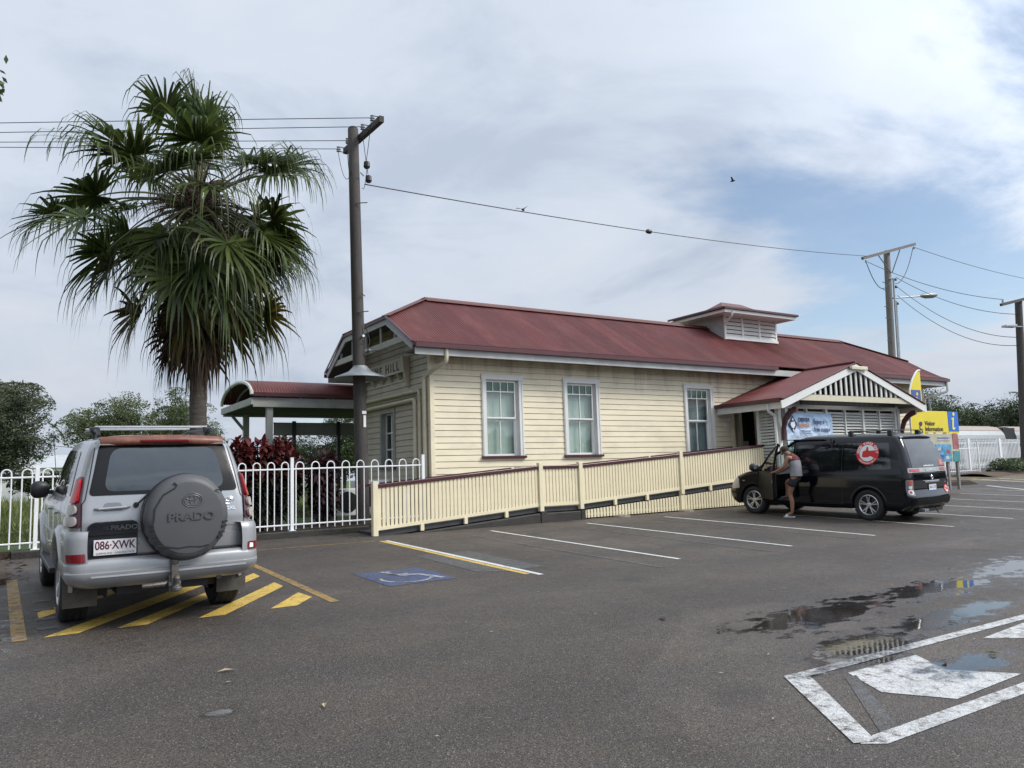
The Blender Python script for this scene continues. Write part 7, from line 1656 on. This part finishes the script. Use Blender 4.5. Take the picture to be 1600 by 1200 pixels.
for a, b in zip(P_, P_[1:]):
    for t in (0, .25, .5, .75): fine.append((a[0]+(b[0]-a[0])*t, a[1]+(b[1]-a[1])*t))
fine.append(P_[-1]); mb.tube([dpt(y, z, -.03) for y, z in fine], .028, 6); obj('window_surround', mb, M_vandull, DR, local=True, smooth=True)
patch('door_glass', [(2.84, 1.07), (3.68, 1.07), (3.36, 1.39), (3.0, 1.65), (2.84, 1.68)], dpt, glass_mat('door_glass_tint', (.35, .40, .40)), DR, -.028, .1, -.032)
mb = MB(); mb.beam(dpt(3.50, 1.10, 0), dpt(3.50, 1.12, .12), .04, .05); rows = []
for t, s_ in ((0, .4), (.2, .9), (.6, 1), (.85, .92), (1, .5)): rows.append([dpt(3.52, 1.15, .08+.22*t)+Vector((0, .05*s_*math.cos(a), .095*s_*math.sin(a))) for a in np.linspace(0, 2*PI, 15)[:-1]])
mb.grid(rows, closed=True); mb.add(rows[-1], [tuple(range(14))]); obj('wing_mirror', mb, M_black, DR, local=True, smooth=50)
mb = MB(); mb.beam(dpt(3.52, 1.17, .07), dpt(3.52, 1.17, .075)+Vector((0, 0, .001)), .05, .05); mb.lathe([(.05, -.004), (.05, .004)], dpt(3.46, 1.15, .18), axis='y', n=14); obj('mirror_glass', mb, M_chrome, DR, local=True)
mb = MB(); mb.box((-.03, -.93, .78), (.02, -.90, .86), Matrix.Translation((0, 0, 0))); obj('door_latch', mb, M_galv, DR, local=True)

# ================================================================ the person climbing in
PE = thing('person', 'person in grey singlet and dark shorts stepping into the open van door', 'person', (15.42, 12.2, .56))
def skin(name, pts, edges, radii, m, parent, levels=2, root=0):
    me = bpy.data.meshes.new(name); me.from_pydata([Vector(p) for p in pts], edges, []); me.update()
    o = bpy.data.objects.new(name, me); finish(o, parent); me.materials.append(m)
    s_ = o.modifiers.new('skin', 'SKIN'); s_.use_smooth_shade = True; s_.branch_smoothing = .4
    lay = me.skin_vertices[0] if me.skin_vertices else None
    if lay is None:
        bm = bmesh.new(); bm.from_mesh(me); bm.verts.layers.skin.verify(); bm.to_mesh(me); bm.free(); lay = me.skin_vertices[0]
    for v, r_ in zip(lay.data, radii): v.radius = r_ if isinstance(r_, tuple) else (r_, r_)
    lay.data[root].use_root = True
    if levels: b = o.modifiers.new('subdivision', 'SUBSURF'); b.levels = levels; b.render_levels = levels
    dg = bpy.context.evaluated_depsgraph_get(); me2 = bpy.data.meshes.new_from_object(o.evaluated_get(dg)); o.modifiers.clear(); o.data = me2
    if len(me2.materials) == 0: me2.materials.append(m)
    me2.polygons.foreach_set('use_smooth', [True]*len(me2.polygons)); return o
# joints (metres, world): pelvis, waist, chest, neck base, neck, head; arms; legs
J = dict(pel=(15.42, 12.10, 1.50), waist=(15.42, 12.07, 1.64), chest=(15.43, 12.13, 1.84), nb=(15.43, 12.22, 1.98), nk=(15.43, 12.29, 2.03), hd=(15.43, 12.40, 2.09), top=(15.43, 12.43, 2.185),
         shL=(15.25, 12.15, 1.945), elL=(15.19, 12.23, 1.72), wrL=(15.12, 12.42, 1.615), haL=(15.11, 12.50, 1.60), shR=(15.60, 12.21, 1.94), elR=(15.66, 12.42, 1.74), wrR=(15.62, 12.64, 1.62), haR=(15.61, 12.72, 1.60),
         hipL=(15.34, 12.10, 1.45), knL=(15.34, 12.24, 1.08), anL=(15.36, 12.22, .66), toL=(15.345, 12.40, .60), heL=(15.36, 12.18, .60),
         hipR=(15.52, 12.12, 1.45), knR=(15.58, 12.50, 1.36), anR=(15.62, 12.55, 1.02), toR=(15.62, 12.72, .98))
names = ['pel', 'waist', 'chest', 'nb', 'nk', 'shL', 'elL', 'wrL', 'haL', 'shR', 'elR', 'wrR', 'haR', 'hipL', 'knL', 'anL', 'toL', 'hipR', 'knR', 'anR', 'toR', 'hd', 'top']
rad = dict(pel=.118, waist=.098, chest=.122, nb=.075, nk=.052, shL=.058, elL=.038, wrL=.026, haL=(.032, .018), shR=.055, elR=.037, wrR=.026, haR=(.032, .018), hipL=.088, knL=.055, anL=.036, toL=(.042, .022), hipR=.088, knR=.055, anR=.036, toR=(.042, .022), hd=.086, top=.060)
calfL = (15.36, 12.20, .93); calfR = (15.61, 12.50, 1.22)
ix = {n_: i for i, n_ in enumerate(names)}; P_ = [J[n_] for n_ in names]+[calfL, calfR]; Rr = [rad[n_] for n_ in names]+[.056, .054]
E_ = [('pel', 'waist'), ('waist', 'chest'), ('chest', 'nb'), ('nb', 'nk'), ('nk', 'hd'), ('hd', 'top'), ('chest', 'shL'), ('shL', 'elL'), ('elL', 'wrL'), ('wrL', 'haL'), ('chest', 'shR'), ('shR', 'elR'), ('elR', 'wrR'), ('wrR', 'haR'), ('pel', 'hipL'), ('hipL', 'knL'), ('anL', 'toL'), ('pel', 'hipR'), ('hipR', 'knR'), ('anR', 'toR')]
E_ = [(ix[a], ix[b]) for a, b in E_]+[(ix['knL'], 23), (23, ix['anL']), (ix['knR'], 24), (24, ix['anR'])]
# fingers: five short chains from each palm
def add_hand(wrist, palm, spread):
    w = Vector(J[wrist]); p = Vector(J[palm]); d = (p-w).normalized(); s_ = d.cross(Vector((0, 0, 1))).normalized()*spread; dn = Vector((0, 0, -1))
    for k, (o_, l) in enumerate(((-.024, .034), (-.008, .040), (.008, .038), (.024, .030))):
        b0 = p+s_*o_+d*.012; b1 = b0+d*l+dn*.012; b2 = b1+d*l*.45+dn*l*.8; i = len(P_); P_.extend([tuple(b0), tuple(b1), tuple(b2)]); Rr.extend([.0095, .0085, .007]); E_.extend([(ix[palm], i), (i, i+1), (i+1, i+2)])
    b0 = p-s_*.030-d*.02; b1 = b0-s_*.02+d*.03+dn*.01; i = len(P_); P_.extend([tuple(b0), tuple(b1)]); Rr.extend([.011, .009]); E_.extend([(ix[palm], i), (i, i+1)])
add_hand('wrL', 'haL', 1); add_hand('wrR', 'haR', 1)
skin('body', P_, E_, Rr, M_skin, PE)
def lerp3(a, b, t): return tuple(Vector(a).lerp(Vector(b), t))
def loft(name, rings, m, n=24):
    mb = MB(); rows = []
    for k, (c, a, b) in enumerate(rings):
        c = Vector(c); d = (Vector(rings[min(k+1, len(rings)-1)][0])-Vector(rings[max(k-1, 0)][0])).normalized(); u = Vector((1, 0, 0)); v = d.cross(u).normalized()
        rows.append([c+u*a*math.cos(t)*(1+.03*math.sin(5*t+k))+v*b*math.sin(t) for t in np.linspace(0, 2*PI, n+1)[:-1]])
    mb.grid(rows, closed=True); return obj(name, mb, m, PE, smooth='all')
loft('singlet', [((15.42, 12.085, 1.50), .155, .128), ((15.42, 12.085, 1.58), .150, .120), ((15.42, 12.075, 1.66), .142, .112), ((15.425, 12.095, 1.75), .156, .118), ((15.43, 12.12, 1.83), .160, .120)], mat('grey_singlet', (.25, .25, .27), .85, var=.15, vscale=8))
loft('singlet_yoke', [((15.43, 12.12, 1.825), .162, .122), ((15.43, 12.145, 1.885), .156, .118), ((15.43, 12.175, 1.935), .125, .098), ((15.43, 12.205, 1.972), .088, .076), ((15.43, 12.225, 1.99), .066, .060)], mat('patterned_red_black_fabric', (.085, .02, .028), .85, var=.9, vscale=45, dirt=(.35, .10, .08), dirtamt=.9, dscale=30))
skin('shorts', [J['pel'], lerp3(J['pel'], J['waist'], .55), J['hipL'], lerp3(J['hipL'], J['knL'], .55), J['hipR'], lerp3(J['hipR'], J['knR'], .55)], [(0, 1), (0, 2), (2, 3), (0, 4), (4, 5)], [.136, .122, .112, .098, .112, .098], mat('black_shorts', (.014, .015, .019), .8), PE)
mb = MB(); hcc = Vector(J['hd'])+Vector((0, -.024, .032)); rh = random.Random(8); rows = []
for i in range(1, 15):
    p_ = PI*i/15; rows.append([hcc+Vector((.094*math.sin(p_)*math.cos(t), .100*math.sin(p_)*math.sin(t), .088*math.cos(p_)))*1.0+Vector((rh.gauss(0, .0035), rh.gauss(0, .0035), rh.gauss(0, .0035))) for t in np.linspace(0, 2*PI, 25)[:-1]])
mb.grid(rows, closed=True); mb.add(rows[0], [tuple(range(24))]); mb.add(rows[-1], [tuple(range(24))]); obj('hair', mb, M_hair, PE)
mb = MB(); hc = Vector(J['hd'])
for sg in (-1, 1):
    mb.lathe([(.003, -.006), (.011, -.002), (.011, .004), (.003, .008)], hc+Vector((sg*.030, .079, .004)), axis='y', n=10)
obj('eyes', mb, mat('eye_dark', (.02, .015, .012), .3), PE, smooth=True)
mb = MB(); mb.prism([(.076, .012), (.107, -.022), (.082, -.028), (.070, -.02)], -.013, .013, 'x'); mb.v = [tuple(hc+Vector(v)) for v in mb.v]; mb.lathe([(.010, -.02), (.022, -.012), (.024, .008), (.012, .016)], hc+Vector((-.083, -.005, -.01)), axis='y', n=10); mb.lathe([(.010, -.02), (.022, -.012), (.024, .008), (.012, .016)], hc+Vector((.083, -.005, -.01)), axis='y', n=10); obj('nose_and_ears', mb, M_skin, PE, smooth=True)
mb = MB(); mb.box(tuple(hc+Vector((-.02, .066, -.055))), tuple(hc+Vector((.02, .080, -.047)))); obj('mouth', mb, mat('lips', (.25, .09, .08), .5), PE, bevel=.003)
skin('beard', [tuple(hc+Vector((0, .035, -.075))), tuple(hc+Vector((0, .062, -.068)))], [(0, 1)], [(.056, .03), (.032, .02)], M_hair, PE, 2)
for sg, an, to, m_, gname in ((-1, 'anL', 'toL', mat('white_slide_sandal', (.62, .66, .70), .5), 'sandal'), (1, 'anR', 'toR', mat('teal_shoe', (.03, .10, .11), .6), 'sandal')):
    a = Vector(J[an]); t = Vector(J[to]); zb = t.z-.045; mb = MB(); rows = []
    for k, (yy, w_) in enumerate(((-.055, .022), (-.045, .036), (.0, .040), (.08, .038), (.16, .048), (.215, .044), (.235, .022))): rows.append([(a.x+x*w_, a.y+yy, zz) for x, zz in ((-1, zb), (-1.05, zb+.022), (1.05, zb+.022), (1, zb))])
    mb.grid(rows, closed=True); mb.add(rows[0], [(0, 1, 2, 3)]); mb.add(rows[-1], [(0, 1, 2, 3)]); 
    srows = [[(a.x+.054*math.cos(q), a.y+yy, zb+.02+.058*math.sin(q)) for q in np.linspace(0, PI, 9)] for yy in (.085, .12, .165)]; mb.grid(srows); obj('sandal', mb, m_, PE, smooth=30)

PE.location.z += .035
